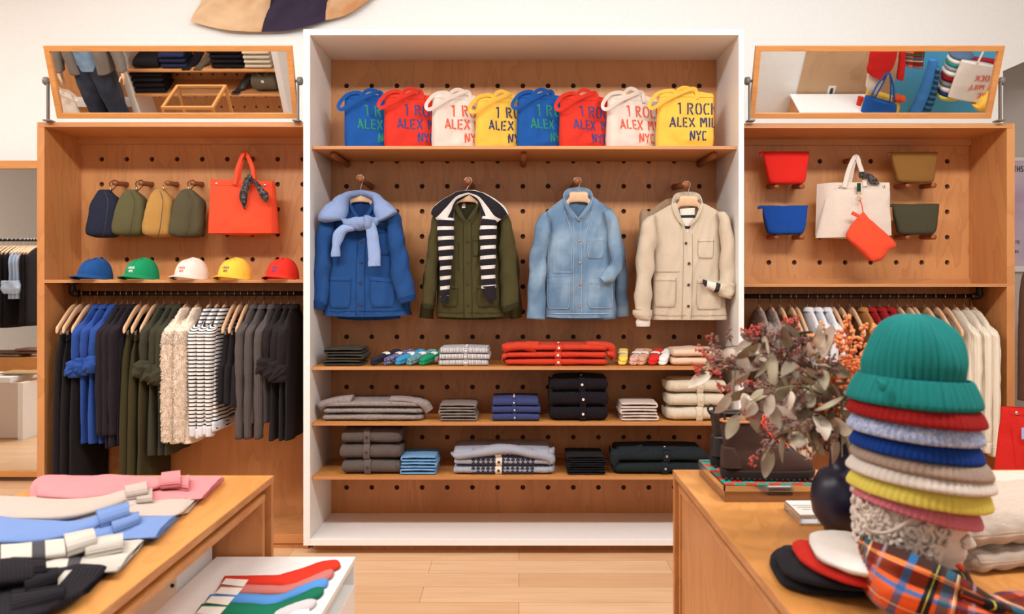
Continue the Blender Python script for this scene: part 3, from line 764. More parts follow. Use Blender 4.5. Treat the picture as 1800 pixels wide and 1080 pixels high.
def jacket(lab, C, mats, sleeves, collar, placket, buttons, pockets, seams, ybut, cuffs=(), rear=False):
    m, ms, md = mats
    t = thing('work_jacket', lab, 'jacket', C.pt(0, 1, True), None)
    C.body(m, t, lining=md)
    for pts, Yo in sleeves:
        def fo(p, th, tt, q=pts[0][0]): return .0055*math.sin(p.z*34+q+3*math.sin(p.x*25))*(.2+tt)*max(0, math.sin(tt*PI))**.5
        a_ = pts[0]; mx, my = (a_[0]+a_[2])/2, (a_[1]+a_[3])/2
        inn = 3 if mx < (C.sh[0]+C.sh[2])/2 else -3
        pts = [(mx-(mx-a_[0])*.35+inn, my-4, mx+(a_[2]-mx)*.35+inn, my-4, .008, .04), tuple(a_[:4])+(.026, .012)]+pts[1:]
        strip('sleeve', pts, C.Y+Yo, m, t, .04, 54, 30, .009, (13, 13, 9), disp=fo)
    for pts, Yo in cuffs: strip('cuff', pts, C.Y+Yo, ms if ms is M_jbd else md, t, .042, 8, 28, .002)
    if rear: return t
    n = len(collar[0]); collar_ring('collar', collar[0], collar[1], C.Y, m, t)
    (xa, ya), (xb, yb), w_ = placket
    C.patch('placket', [(xa-w_, ya), (xa+w_, ya), (xb+w_, yb), (xb-w_, yb)], m, t, .0035, n=14)
    sm = MB()
    for q, cut in pockets:
        C.patch('pocket', q, m, t, .006, cut)
        o = [C.q(u, v) for u, v in ((.04, .03), (.04, 1-cut-.02), (.04+cut*.2, .96), (.96-cut*.2, .96), (.96, 1-cut-.02), (.96, .03))]
        C.seam(sm, o, .0011, .008); C.seam(sm, [C.q(.03, .14), C.q(.97, .14)], .0011, .008)
    for s_ in seams: C.seam(sm, s_)
    C.seam(sm, [(xa-w_+1, ya), (xb-w_+1, yb)], off=.005); C.seam(sm, [(xa+w_-1, ya), (xb+w_-1, yb)], off=.005)
    mk('stitching', sm, ms, t)
    for bx, by in buttons: button(t, C.at(bx, by, .006), ybut)
    return t
def ring(cx, cy_low, yb, hw, d0=-.05):
    # from left front over the back to the right front
    return ([(cx-6, cy_low-3, d0), (cx-hw*.75, cy_low-14, d0+.012), (cx-hw, cy_low-30, -.01), (cx-hw*.8, yb+5, .035), (cx, yb+1, .05), (cx+hw*.8, yb+5, .035), (cx+hw, cy_low-30, -.01), (cx+hw*.75, cy_low-14, d0+.012), (cx+6, cy_low-3, d0)],
            [5, 6.5, 7.5, 6, 6, 6, 7.5, 6.5, 5])
# pegs (front end px) that carry the jackets
for px, py, bx, by, l in ((633, 314, 653, 329, 'blue jacket'), (823, 318, 830, 329, 'olive jacket'), (1015, 318, 1007.6, 329, 'denim jacket'), (1207, 325, 1185, 329, 'beige jacket')):
    peg(px, py, 4.585, .0175, 'wooden peg on the white unit carrying the %s' % l, 'jacket pegs', back=(bx, by))
def rear_jacket(lab, Y, sh, rows, hem, sleeves, mats):
    C = Coat(Y, sh, ((sh[0]+sh[2])/2-20, (sh[0]+sh[2])/2+20, sh[1]-28), ((sh[0]+sh[2])/2, sh[1]-10), rows, hem, .035, sh[0])
    return jacket(lab, C, mats, sleeves, None, None, (), (), (), None, rear=True)
# 1 blue
rear_jacket('darker blue jacket hanging behind the blue jacket', 4.74, (592, 380, 700, 380), [(592, 700), (594, 702), (592, 704)], (560, 563),
            [([(676, 372, 704, 380), (688, 420, 712, 430), (696, 500, 718, 500), (698, 550, 724, 554)], 0)], (M_jb, M_jbd, M_jbd))
front_hanger(634, 338, YJ, 'pale wooden hanger on a peg holding the blue jacket', (633, 314))
C1 = Coat(YJ, (583, 372, 697, 372), (613, 657, 350), (637, 388), [(583, 697), (581, 694), (574, 700), (567, 715)], (554, 557), .055, 1)
J1 = jacket('blue work jacket with a light blue sweater tied over it', C1, (M_jb, M_jbd, M_jbd),
       [([(572, 376, 592, 380), (561, 392, 588, 402), (557, 430, 584, 440), (552, 480, 581, 488), (549, 528, 575, 538)], -.035),
        ([(676, 374, 696, 370), (682, 400, 703, 392), (684, 440, 714, 436), (690, 490, 724, 484), (700, 527, 731, 520)], -.045)],
       ring(636, 388, 346, 21), ((638, 390), (637, 556), 8), [(638, 425.5), (638, 461.5), (637.5, 497), (637, 535)],
       [([(580, 486), (622, 486), (622, 543), (580, 543)], .25), ([(652, 486), (696, 490), (698, 541), (652, 541)], .25), ([(660, 404), (688, 404), (688, 450), (660, 450)], .2)],
       [[(569, 547), (712, 546)], [(598, 402), (598, 470)]], M_but,
       [([(549, 527, 576, 532), (551, 541, 572, 545)], -.037), ([(700, 524, 731, 517), (703, 535, 731, 527)], -.047)])
neck_label(J1, 634, 362, YJ+.022)
T = thing('tied_sweater', 'light blue knitted sweater tied around the shoulders of the blue jacket', 'sweater', P(634, 470, YJ-.1))
strip('shoulder_drape', [(640, 334, 632, 346, .02, .05), (612, 337, 614, 352, .03, .02), (588, 349, 612, 374, .04, -.02), (568, 366, 606, 386, .045, -.04), (560, 380, 588, 389, .04, -.05), (559, 388, 572, 392, .015, -.05)], YJ-.045, M_lb, T, amp=.006)
strip('shoulder_drape', [(628, 334, 636, 346, .02, .05), (656, 337, 655, 352, .03, .02), (676, 350, 658, 374, .04, -.02), (690, 362, 664, 388, .045, -.04), (698, 371, 672, 388, .04, -.05), (697, 376, 682, 384, .015, -.05)], YJ-.045, M_lb, T, amp=.006)
strip('sleeve', [(592, 376, 606, 390, .025), (608, 384, 606, 398, .032), (628, 382, 622, 405, .036), (648, 382, 646, 404, .036)], YJ-.085, M_lb, T, amp=.006)
strip('sleeve', [(676, 378, 664, 392, .025), (660, 382, 662, 398, .03), (644, 380, 644, 402, .04), (630, 382, 628, 400, .036)], YJ-.09, M_lb, T, amp=.006)
strip('knot', [(640, 378, 652, 380, .02), (640, 382, 657, 386, .04), (641, 395, 657, 398, .04), (643, 404, 655, 408, .02)], YJ-.11, M_lb, T, amp=.005)
strip('sleeve_end', [(618, 392, 624, 406, .02, 0), (600, 396, 610, 410, .024, 0), (588, 408, 602, 424, .024, 0), (584, 430, 598, 434, .022, 0), (582, 452, 599, 451, .02, 0)], YJ-.095, M_lbr, T, amp=.004)
strip('sleeve_end', [(642, 384, 656, 382, .02, 0), (644, 404, 662, 400, .024, 0), (646, 432, 668, 430, .022, 0), (647, 469, 669, 468, .018, 0)], YJ-.115, M_lbr, T, amp=.004)
# 2 olive
rear_jacket('second olive jacket hanging behind the front olive jacket', 4.74, (776, 380, 886, 380), [(776, 886), (772, 890), (768, 898)], (560, 562),
            [([(770, 376, 790, 380), (754, 430, 780, 430), (744, 500, 770, 500), (737, 558, 762, 561)], 0), ([(872, 372, 893, 380), (886, 430, 906, 430), (894, 500, 915, 500), (898, 562, 917, 558)], 0)], (M_jo, M_jod, M_jod))
front_hanger(821, 338, YJ, 'pale wooden hanger on a peg holding the olive jacket', (823, 318))
C2 = Coat(YJ, (771, 376, 884, 376), (800, 843, 348), (820, 388), [(771, 884), (772, 880), (769, 882), (767, 888)], (556, 558), .055, 5)
J2 = jacket('olive green work jacket with a striped sweater over its shoulders', C2, (M_jo, M_jod, M_jod),
       [([(760, 380, 776, 380), (756, 400, 778, 404), (750, 450, 772, 456), (745, 500, 768, 506), (742, 536, 764, 540)], -.035),
        ([(876, 376, 892, 376), (878, 402, 900, 396), (878, 440, 906, 436), (879, 490, 910, 486), (883, 546, 912, 536)], -.04)],
       ring(820, 388, 344, 21), ((822, 392), (824, 557), 8), [(823, 425), (824, 462), (823, 498.5), (823, 535.5)],
       [([(779, 502), (808, 502), (806, 540), (776, 540)], .2), ([(838, 502), (880, 500), (880, 540), (838, 541)], .22), ([(832, 420), (842, 420), (842, 452), (832, 452)], .2)],
       [[(769, 549), (886, 550)], [(808, 426), (808, 476)]], M_but,
       [([(742, 533, 765, 536), (744, 541, 762, 544)], -.036), ([(882, 540, 912, 530), (884, 550, 911, 541)], -.042)])
neck_label(J2, 822, 362, YJ+.022)
T = thing('striped_sweater', 'black and white striped knitted sweater draped over the olive jacket', 'sweater', P(820, 530, YJ-.09))
strip('shoulder_drape', [(832, 334, 826, 344, .02, .05), (806, 337, 802, 358, .03, .02), (780, 350, 797, 384, .04, -.02), (760, 366, 792, 398, .042, -.035), (757, 376, 778, 396, .02, -.04)], YJ-.04, M_sku, T, amp=.004)
strip('shoulder_drape', [(816, 334, 826, 344, .02, .05), (842, 336, 840, 356, .03, .02), (868, 348, 846, 380, .04, -.02), (888, 364, 850, 396, .042, -.035), (894, 376, 868, 396, .02, -.04)], YJ-.04, M_sku, T, amp=.004)
strip('sleeve', [(768, 382, 798, 384, .03), (769, 405, 798, 404, .035), (771, 440, 797, 438, .035), (773, 480, 793, 478, .03), (774, 522, 790, 520, .024)], YJ-.085, M_sk, T, amp=.004)
strip('sleeve', [(848, 380, 876, 384, .03), (843, 405, 873, 404, .035), (844, 440, 872, 438, .035), (845, 480, 871, 478, .03), (846, 508, 872, 506, .028)], YJ-.085, M_sk, T, amp=.004)
strip('cuff', [(774, 518, 790, 516, .025), (774, 532, 788, 534, .024)], YJ-.085, M_skb, T, amp=.002)
strip('cuff', [(846, 504, 872, 502, .029), (852, 522, 872, 518, .027), (858, 532, 874, 526, .02)], YJ-.085, M_skb, T, amp=.002)
# 3 denim
rear_jacket('second pale denim jacket hanging behind the front denim jacket', 4.74, (962, 372, 1076, 372), [(962, 1076), (960, 1080), (956, 1086)], (560, 563),
            [([(1062, 366, 1078, 374), (1076, 430, 1096, 430), (1082, 500, 1102, 500), (1082, 558, 1106, 556)], 0)], (M_dn, M_dns, M_dnd))
front_hanger(1017, 338, YJ, 'pale wooden hanger on a peg holding the denim jacket', (1015, 318))
C3 = Coat(YJ, (953, 379, 1075, 375), (992, 1040, 348), (1016, 383), [(953, 1075), (957, 1074), (958, 1078), (957, 1081)], (557, 559), .055, 9)
J3 = jacket('pale washed denim work jacket with copper buttons', C3, (M_dn, M_dns, M_dnd),
       [([(949, 380, 962, 376), (940, 402, 966, 398), (933, 450, 962, 452), (929, 500, 959, 502), (927, 560, 957, 562)], -.035),
        ([(1062, 374, 1078, 372), (1068, 396, 1086, 392), (1072, 430, 1092, 428), (1072, 462, 1094, 474), (1060, 478, 1078, 494), (1054, 488, 1064, 500)], -.05)],
       ring(1016, 384, 334, 24), ((1014, 384), (1014, 558), 8), [(1017, 387), (1017, 423), (1018, 461.5), (1019, 499), (1018, 538)],
       [([(960, 489), (1002, 489), (1002, 544), (960, 544)], .2), ([(1034, 490), (1076, 494), (1078, 543), (1030, 543)], .2), ([(1031, 418), (1060, 419), (1059, 456), (1030, 455)], .25)],
       [[(958, 551), (1080, 551)], [(972, 428), (973, 479), (1004, 479), (1003, 428)], [(992, 372), (1004, 408), (1006, 440)], [(1040, 372), (1030, 408), (1026, 440)], [(966, 384), (962, 480)], [(1066, 382), (1072, 470)]], plain('copper_button', (176, 140, 120), .35, .5))
neck_label(J3, 1014, 363, YJ+.022)
# 4 beige
rear_jacket('tan jacket hanging second behind the beige jacket', 4.74, (1134, 378, 1250, 380), [(1134, 1250), (1128, 1254), (1124, 1256)], (558, 561),
            [([(1128, 372, 1146, 382), (1120, 430, 1142, 430), (1117, 500, 1140, 500), (1118, 552, 1140, 552)], 0)], (M_khd, M_khs, M_khd))
front_hanger(1210, 345, YJ, 'pale wooden hanger on a peg holding the beige jacket', (1207, 325))
C4 = Coat(YJ, (1142, 382, 1270, 377), (1188, 1232, 356), (1207, 410), [(1142, 1270), (1150, 1268), (1148, 1272), (1146, 1278)], (562, 562), .055, 13)
J4 = jacket('beige cotton work jacket worn over a striped knit sweater', C4, (M_kh, M_khs, M_khd),
       [([(1136, 384, 1152, 380), (1126, 402, 1154, 404), (1120, 450, 1150, 452), (1117, 500, 1147, 502), (1117, 544, 1145, 548)], -.035),
        ([(1260, 378, 1276, 374), (1264, 400, 1284, 394), (1266, 440, 1292, 436), (1266, 476, 1295, 480), (1262, 500, 1294, 510)], -.05)],
       ring(1208, 396, 342, 25, -.045), ((1207, 412), (1203, 560), 9), [(1203, 428.5), (1207, 464), (1206, 501), (1205.5, 538)],
       [([(1147, 486), (1186, 486), (1186, 541), (1147, 541)], .2), ([(1220, 490), (1270, 494), (1268, 545), (1217, 545)], .22), ([(1224, 421), (1253, 420), (1251, 456), (1221, 455)], .25)],
       [[(1148, 554), (1277, 554)], [(1150, 478), (1190, 478)]], M_but)
neck_label(J4, 1206, 370, YJ+.022)
strip('rolled_cuff', [(1113, 545, 1146, 545, .05), (1112, 553, 1146, 554, .052), (1118, 560, 1144, 562, .045)], YJ-.035, M_kh, J4, amp=.004)
strip('rolled_cuff', [(1262, 494, 1294, 500, .05), (1258, 506, 1290, 516, .055), (1262, 520, 1284, 526, .045)], YJ-.055, M_kh, J4, amp=.012, fr=(30, 30, 30))
M_wk = fab('white_knit', (226, 218, 206), rib=(0, .007)); M_wks = fab('white_knit_black_bands', (226, 218, 206), stripe=(1, .075, .33, (52, 48, 52), .1))
T = thing('striped_sweater', 'white sweater with black bands worn inside the beige jacket', 'sweater', P(1206, 400, YJ-.02))
strip('front', [(1194, 368, 1222, 366, .015), (1195, 388, 1220, 388, .02), (1204, 410, 1210, 410, .015)], YJ+.004, fab('white_knit_black_bands_fine', (226, 218, 206), stripe=(1, .062, .26, (52, 48, 52), .4)), T, amp=.001)
strip('cuff', [(1122, 556, 1142, 556, .03), (1118, 566, 1143, 566, .032), (1119, 574, 1142, 574, .028)], YJ-.035, M_wk, T)
strip('cuff', [(1236, 492, 1237, 500, .02), (1246, 494, 1243, 508, .028), (1262, 498, 1258, 514, .03), (1272, 502, 1268, 516, .03)], YJ-.075, M_wks, T)

# ---------------------------------------------------------------- tote bags on the top shelf
def rotz(c, a): return Matrix.Translation(c) @ Matrix.Rotation(a, 4, 'Z')
def tote(lab, c, yaw, wd, ht, dp, mat, ink, group, seed, txt=True, hd=1, parts=None):
    """standing bag; c = centre of the base, front faces -y before yaw"""
    X = rotz(c, yaw)
    t = thing('tote_bag', lab, 'tote bag', c, group)
    rnd = random.Random(seed)
    s1, s2 = rnd.uniform(-.012, .012), rnd.uniform(-.008, .008)
    prof = [(0, .47, .40), (.02, .49, .5), (.2, .5, .52), (.45, .49, .46), (.7, .485, .34), (.9, .475, .2), (1, .46, .1)]
    def ab(q):
        k = 0
        while k < len(prof)-2 and prof[k+1][0] < q: k += 1
        a, b = prof[k], prof[k+1]; f = max(0, min(1, (q-a[0])/(b[0]-a[0])))
        return (a[1]*(1-f)+b[1]*f)*wd, (a[2]*(1-f)+b[2]*f)*dp
    def surf(u, q, front=True, off=0):       # u -1..1
        a, b = ab(q); e = 5.5
        y = b*(max(0, 1-abs(u)**e))**(1/e)
        w_ = .016*noise.noise(V((u*1.6+seed, q*2.2, seed)))+.012*noise.noise(V((u*3+q*2, q*5, seed+4)))+.006*math.exp(-((q-.14-.1*u)/.06)**2)*(1-u*u)
        w_ *= (1-u**4)*min(1, q*6)
        y = -(y+w_+off) if front else (y-.3*w_)
        x = u*a+s1*q+off*(0); z = q*ht-(.012*(1-math.cos(u*1.5)) if q > .95 else 0)
        return V((x, y+s2*q, z))
    mb = MB(X); N = 36
    mb.grid(lambda a, v: surf(2*a-1, v), N, N, 0, lambda a, v: (a*wd, v*ht))
    mb.grid(lambda a, v: surf(1-2*a, v, False), N, 20, 0, lambda a, v: (a*wd, v*ht))
    mb.grid(lambda a, v: surf(-1+2*a, 0, v < .5).lerp(surf(-1+2*a, 0, False), v), 12, 2)
    mk('body', mb, mat, t)
    hm = MB(X); hm.grid(lambda a, v: surf((2*a-1)*.985, .90+.1*v, True, .0022), N, 3, 0, lambda a, v: (a*wd, v*.03)); mk('hem', hm, mat, t)
    # handles: flat straps rising from the rim and flopping to the left front
    for k, (xs, back) in enumerate(((1, False), (1, True))):
        q = 0.97; u0, u1 = -.42, .38
        a0, a1 = surf(u0, q, not back, .003), surf(u1, q, not back, .003)
        up = .03+.012*rnd.random(); dx = -(.05+.03*rnd.random())*hd; dr = .06*hd*(.7+.5*rnd.random())
        if back: path = [a1-V((0, 0, .03)), a1+V((-.01, 0, up*.6)), (a0+a1)/2+V((0, -.004, up*1.2)), a0+V((.02, -.01, up*.7)), a0+V((.0, 0, -.02))]
        else: path = [a1+V((0, -.003, -.035)), a1+V((-.012, -.008, .022)), a1.lerp(a0, .5)+V((0, -.03, .012)), V((-.30*wd, a0.y-.045, ht-.05)), V((-.5*wd-.022, a0.y-.04, ht-.095-dr*.2)), V((-.5*wd-.038, a0.y-.02, ht-.078)), V((-.46*wd, a0.y-.012, ht-.015)), a0+V((-.01, -.004, .014)), a0+V((0, -.003, -.03))]
        pp = spline(path, 40); secs = []
        for i, p in enumerate(pp):
            tg = (pp[min(i+1, 40)]-pp[max(i-1, 0)]).normalized(); A = tg.cross(V((0, 1, .25))).normalized()
            if A.length < .5: A = V((1, 0, 0))
            secs.append((p, A*.0105, tg.cross(A).normalized()*.0012, 9))
        mk('handle', MB(X).loft(secs, 40, 16), mat, t)
    if txt:
        for k, (s_, zc, hh, xo, wtxt) in enumerate((('1 ROCK', .60, .20, -.15, .70), ('ALEX MILL', .38, .165, -.29, .92), ('NYC', .15, .165, .05, .3))):
            lb = MB(X); h_ = hh*ht
            def fn(x, z, zc=zc, xo=xo): 
                q = zc+z/ht; a, b = ab(q); return surf(max(-.99, min(.99, (x+xo*wd)/a)), q, True, .0028 if 1 else 0)
            word(lb, s_, fn, h_, .0085, wtxt*wd*(1 if hd else 1))
            mk('lettering', lb, ink, t, smooth=False)
    return t
M_tb = fab('tote_blue_canvas', (30, 84, 158), bs=.4); M_tr = fab('tote_red_canvas', (214, 56, 42), bs=.4); M_tc = fab('tote_natural_canvas', (222, 208, 196), bs=.4); M_ty = fab('tote_yellow_canvas', (238, 188, 76), bs=.4)
I_g = plain('green_print', (34, 136, 104), .8); I_b = plain('navy_print', (52, 66, 128), .8); I_r = plain('orange_red_print', (222, 88, 60), .8); I_n = plain('dark_navy_print', (44, 54, 96), .8)
tl = [('blue', M_tb, I_g, 603, 'leftmost blue tote bag with green lettering on the top shelf'), ('red', M_tr, I_b, 673, 'red tote bag second from the left on the top shelf'),
      ('cream', M_tc, I_r, 757, 'natural canvas tote bag between a red and a yellow one'), ('yellow', M_ty, I_n, 834, 'yellow tote bag in the middle of the top shelf'),
      ('blue', M_tb, I_g, 909, 'blue tote bag right of the middle yellow one'), ('red', M_tr, I_b, 984, 'red tote bag right of the middle, fifth neighbour blue'),
      ('cream', M_tc, I_r, 1067, 'natural canvas tote bag beside the rightmost yellow one'), ('yellow', M_ty, I_n, 1152, 'rightmost tote bag, yellow with full navy lettering')]
tl[5] = tl[5][:4]+('red tote bag between a blue one and the right natural one',)
for i, (n_, m, ink, px, lab) in enumerate(tl):
    last = i == 7
    yaw = math.radians(20 if not last else 3); wd = .335; yf = 4.60
    a = P(px, 0, yf); w_ = wd/2
    c = V((a.x+w_*math.cos(yaw)+(0 if not last else .004), yf+.045+w_*math.sin(yaw), SH[0]))
    ht = (.33, .335, .33, .315, .335, .325, .33, .335)[i]
    tote(lab, c, yaw, wd, ht, .085, m, ink, 'printed canvas tote bags on the top shelf', i*3+1)
# ---------------------------------------------------------------- caps
def cap(lab, px, yb, wpx, mat, ink, group, flip=False):
    Y = 4.66; s_ = Y/F; c = P(px, yb, Y); c.z = LSH
    t = thing('baseball_cap', lab, 'cap', c, group)
    r = .088; h = .112; X = rotz(c, math.radians(-12))
    def dome(u, v):
        th = u*2*PI; ph = v*PI/2
        k = 1+.05*math.cos(th)
        return V((math.cos(th)*r*1.12*k*math.cos(ph)**.75, math.sin(th)*r*math.cos(ph)**.75, .003+(h+.006)*math.sin(ph)**.9*(1-.06*math.cos(th))))
    mb = MB(X)
    Rm = Matrix.Rotation(-PI/2, 4, 'Z'); mb.xf = X @ Rm
    mb.grid(dome, 48, 16, 0, lambda u, v: (u*.5, v*.15))
    mb.ball(V((0, 0, .009+h)), .008, 10, 6, sc=(1, 1, .5))
    mk('crown', mb, mat, t)
    b2 = MB(X @ Rm)
    def brim(u, v, o=0):
        th = (u-.5)*PI*.95; rr = r*1.12
        x0, y0 = math.cos(th)*rr*1.03, math.sin(th)*r
        x1, y1 = math.cos(th)*(rr+.075)*1.0+.0, math.sin(th)*r*1.02
        z = .020-.012*v-.35*(abs(math.sin(th))**2)*.05+.012
        return V((x0*(1-v)+x1*v, y0*(1-v)+y1*v, z-o))
    b2.grid(lambda u, v: brim(u, v), 30, 8, 0, lambda u, v: (u*.2, v*.1)); b2.grid(lambda u, v: brim(1-u, v, .003), 30, 8)
    b2.grid(lambda u, v: brim(u, 1, .003*v), 30, 1)
    mk('brim', b2, mat, t)
    sm = MB(X @ Rm)
    for k in range(6): sm.tube([dome(k/6, v/10)*1.008 for v in range(10)], .0009, 5)
    mk('seam', sm, mat, t)
    if ink:
        l = MB(X @ Rm)
        def fn(x, z):   # on the crown front
            th = x/r; ph = (z+.028)/h*1.1
            return dome(((th/(2*PI)) % 1), ph/(PI/2))*1.012
        word(l, '1 ROCK', lambda x, z: fn(x-.028, z+.024), .013, .003, .05); word(l, 'NYC', lambda x, z: fn(x-.012, z+.004), .013, .003, .028)
        mk('embroidery', l, ink, t, smooth=False)
M_g = fab('green_cap_cotton', (24, 142, 92)); 
cap('blue baseball cap at the left end of the caps shelf', 168, 491, 72, fab('blue_cap_cotton', (30, 76, 134)), None, 'baseball caps in a row')
cap('green baseball cap beside the blue cap', 250, 491, 70, M_g, I_b if False else M_paper, 'baseball caps in a row')
cap('pale pinkish white baseball cap with red embroidery', 337, 491, 70, fab('blush_cap_cotton', (236, 218, 208)), I_r, 'baseball caps in a row')
cap('yellow baseball cap with navy embroidery', 413, 491, 65, fab('yellow_cap_cotton', (250, 198, 72)), I_n, 'baseball caps in a row')
cap('red baseball cap at the right end of the caps shelf', 497, 491, 66, fab('red_cap_cotton', (226, 52, 38)), I_b, 'baseball caps in a row')

# ---------------------------------------------------------------- folded stacks on the lower shelves
YF = 4.515
def stack_loops(name, cat, labs, group, x0, x1, ytop, sh, mat, n, dp=.24, seed=0, thk=None):
    """folded knits: each item is a flattened loop, fold showing at the front"""
    s_ = YF/F; X0, X1 = P(x0, 0, YF).x, P(x1, 0, YF).x
    z0 = SH[sh]; zt = P(0, ytop, YF).z; h = (zt-z0)/n
    for i in range(n):
        a = z0+i*h+.0008; b = a+h-.0016; th = (b-a)/2.15; j = random.Random(seed+i).uniform(-.004, .004)
        mb = MB(); r = th*.9; m = (a+b)/2
        xa, xb = X0+j+th/2, X1+j-th/2
        flip = (i+seed) % 2
        path = [(xa, a+th/2), ((xa+xb)/2, a+th/2), (xb-th*.8, a+th/2), (xb-th*.1, a+th*.75), (xb, m), (xb-th*.1, b-th*.75), (xb-th*.8, b-th/2), ((xa+xb)/2, b-th/2+.002), (xa+.004, b-th/2), ]
        if flip: path = [(X0+X1+2*j-x, z) for x, z in path]
        pp = [V((x, YF+dp/2+.004*i, z)) for x, z in path]; pp = spline(pp, 36)
        secs = []
        for k, p in enumerate(pp):
            tg = (pp[min(k+1, 36)]-pp[max(k-1, 0)]).normalized()
            e = .6 if k in (0, 36) else 1
            secs.append((p, V((0, dp/2, 0)), V((tg.z, 0, -tg.x))*(th/2*1.05*e), 3))
        mb.loft(secs, 56, 28, .0022, (26, 26, 26))
        o = mk(name, mb, mat); tag(o, labs[i], cat, group)
def stack_cards(name, cat, labs, group, x0, x1, ytop, sh, mat, n, band=None, but=None, bx=.5, dp=.28, seed=0, top=None, jit=.006, layers=1, lside=None, thin=False, pattern=None):
    X0, X1 = P(x0, 0, YF).x, P(x1, 0, YF).x
    z0 = SH[sh]; zt = P(0, ytop, YF).z; h = (zt-z0)/n
    for i in range(n):
        rn = random.Random(seed*7+i); j, j2 = rn.uniform(-jit, jit), rn.uniform(-jit, jit)
        a = z0+i*h+.001; b = a+h-.001
        t = thing(name, labs[i], cat, V(((X0+X1)/2, YF+dp/2, a)), group)
        yf = YF+rn.uniform(0, .006)
        mb = MB(); L = layers
        for q in range(L):
            za, zb = a+(b-a)*q/L, a+(b-a)*(q+1)/L
            mb.slab(X0+j+rn.uniform(-1, 1)*.003, X1+j2+rn.uniform(-1, 1)*.003, yf, yf+dp, za, zb, 3.2 if not thin else 5, .022 if not thin else .008, .0035 if not thin else .001, 30, 30, (14, 14, 14), sag=.002)
        mk('body', mb, mat, t)
        if lside:     # a sleeve fold peeping out at a side
            xs = X0+j if lside < 0 else X1+j2
            mk('sleeve', MB().loft([(V((xs+lside*-.02, yf+.03, (a+b)/2)), V((0, .02, 0)), V((0, 0, (b-a)*.4))), (V((xs+lside*.014, yf+.06, (a+b)/2)), V((0, .05, 0)), V((0, 0, (b-a)*.42))), (V((xs+lside*.028, yf+.11, (a+b)/2+.002)), V((0, .05, 0)), V((0, 0, (b-a)*.34))), (V((xs+lside*.02, yf+.2, (a+b)/2)), V((0, .05, 0)), V((0, 0, (b-a)*.3)))], 20, 18, .004, (20, 20, 20)), mat, t)
        xm = X0+(X1-X0)*bx+rn.uniform(-.004, .004)
        if band is not None:
            w_ = .018 if not thin else .010
            pts = []
            hh = (b-a)/2; zc = (a+b)/2
            secs = []
            for k in range(9):
                an = -PI/2*.92+PI*k/8*.96
                y = yf+hh-math.cos(an)*(hh+.003) if hh < .03 else yf+.02-math.cos(an)*.023
                zz = zc+math.sin(an)*(hh+.0015)
                secs.append((V((xm, y, zz)), V((w_, 0, 0)), V((0, math.cos(an), -math.sin(an)))*-.0022, 5))
            if i == n-1: secs.append((V((xm, yf+dp*.7, b+.0025)), V((w_, 0, 0)), V((0, 0, .002)), 5))
            mk('button_band', MB().loft(secs, 24, 12), band, t)
        if but:
            pz = [((a+b)/2, yf-.0045)] if not thin else [((a+b)/2, yf-.003)]
            for z_, y_ in pz: button(t, V((xm, y_-.001, z_)), but, .0072 if not thin else .0045)
            if i == n-1:
                for yy in ((.07,) if not thin else (.05, .1, .15)): button(t, V((xm, yf+yy, b+.004)), but, .0065 if not thin else .0045, V((0, 0, 1)))
        if pattern and i >= n-3:
            pattern(t, X0+j, X1+j2, yf, a, b, i == n-1, xm)
def topm(n, base, pos=('bottom', 'middle', 'top'), names=None):
    nm = {3: ('bottom', 'middle', 'top'), 4: ('bottom', 'second', 'third', 'top'), 2: ('bottom', 'top'), 5: ('bottom', 'second', 'third', 'fourth', 'top')}[n]
    return [base % x for x in nm]
def knit(nm, c, per=.006, ax=1, **k): return fab(nm, c, rib=(ax, per), **k)
K1 = knit('dark_olive_knit', (70, 64, 54), .004); K2 = knit('taupe_knit', (140, 128, 120), .004); K3 = knit('sky_blue_knit', (122, 170, 214), .004); K4 = knit('black_fine_knit', (28, 24, 28), .004); K5 = knit('pale_pink_knit', (226, 208, 196), .004)
stack_loops('folded_knit', 'folded knitwear', topm(3, 'dark olive folded knit, %s of its three on the second shelf'), 'dark olive folded knits', 567, 638, 613, 1, K1, 3, seed=1)
stack_loops('folded_knit', 'folded knitwear', topm(3, 'taupe grey folded knit, %s of the small pile on the third shelf'), 'taupe folded knits', 770, 838, 711, 2, K2, 3, seed=2)
stack_loops('folded_knit', 'folded knitwear', topm(3, 'sky blue folded knit, %s of the small pile on the bottom shelf'), 'sky blue folded knits', 702, 769, 803, 3, K3, 3, seed=3)
stack_loops('folded_knit', 'folded knitwear', topm(4, 'plain black folded knit, %s of the small pile on the bottom shelf'), 'black folded knits', 997, 1066, 803, 3, K4, 4, seed=4)
stack_loops('folded_knit', 'folded knitwear', topm(3, 'pale pinkish folded knit, %s of the small pile beside black cardigans'), 'pale folded knits', 1090, 1159, 709, 2, K5, 3, seed=6)
M_ss = fab('grey_striped_shirting', (222, 218, 216), stripe=(1, .008, .42, (112, 110, 122), 0.))
stack_cards('folded_shirt', 'folded shirt', topm(3, 'fine grey striped folded shirt, %s of three on the second shelf'), 'striped folded shirts', 772, 860, 612, 1, M_ss, 3, M_ss, M_wbut, .53, .26, 1, thin=True)
X_ = P(812, 0, YF).x; zt = P(0, 610, YF).z
mk('shirt_collar_tmp', MB(), M_ss) if False else None
K6 = knit('tomato_red_knit', (212, 66, 42), .0055)
stack_cards('folded_cardigan', 'folded cardigan', topm(3, 'tomato red folded cardigan, %s of three on the second shelf'), 'tomato red cardigans', 889, 1068, 606, 1, K6, 3, K6, M_wbut, .52, .30, 2)
M_bgf = fab('beige_fine_knit', (222, 190, 164))
stack_cards('folded_sweater', 'folded sweater', topm(2, 'smooth beige folded sweater, %s one at the right end of the second shelf'), 'beige folded sweaters', 1182, 1274, 614, 1, M_bgf, 2, None, None, .5, .26, 3, jit=.003, layers=1)
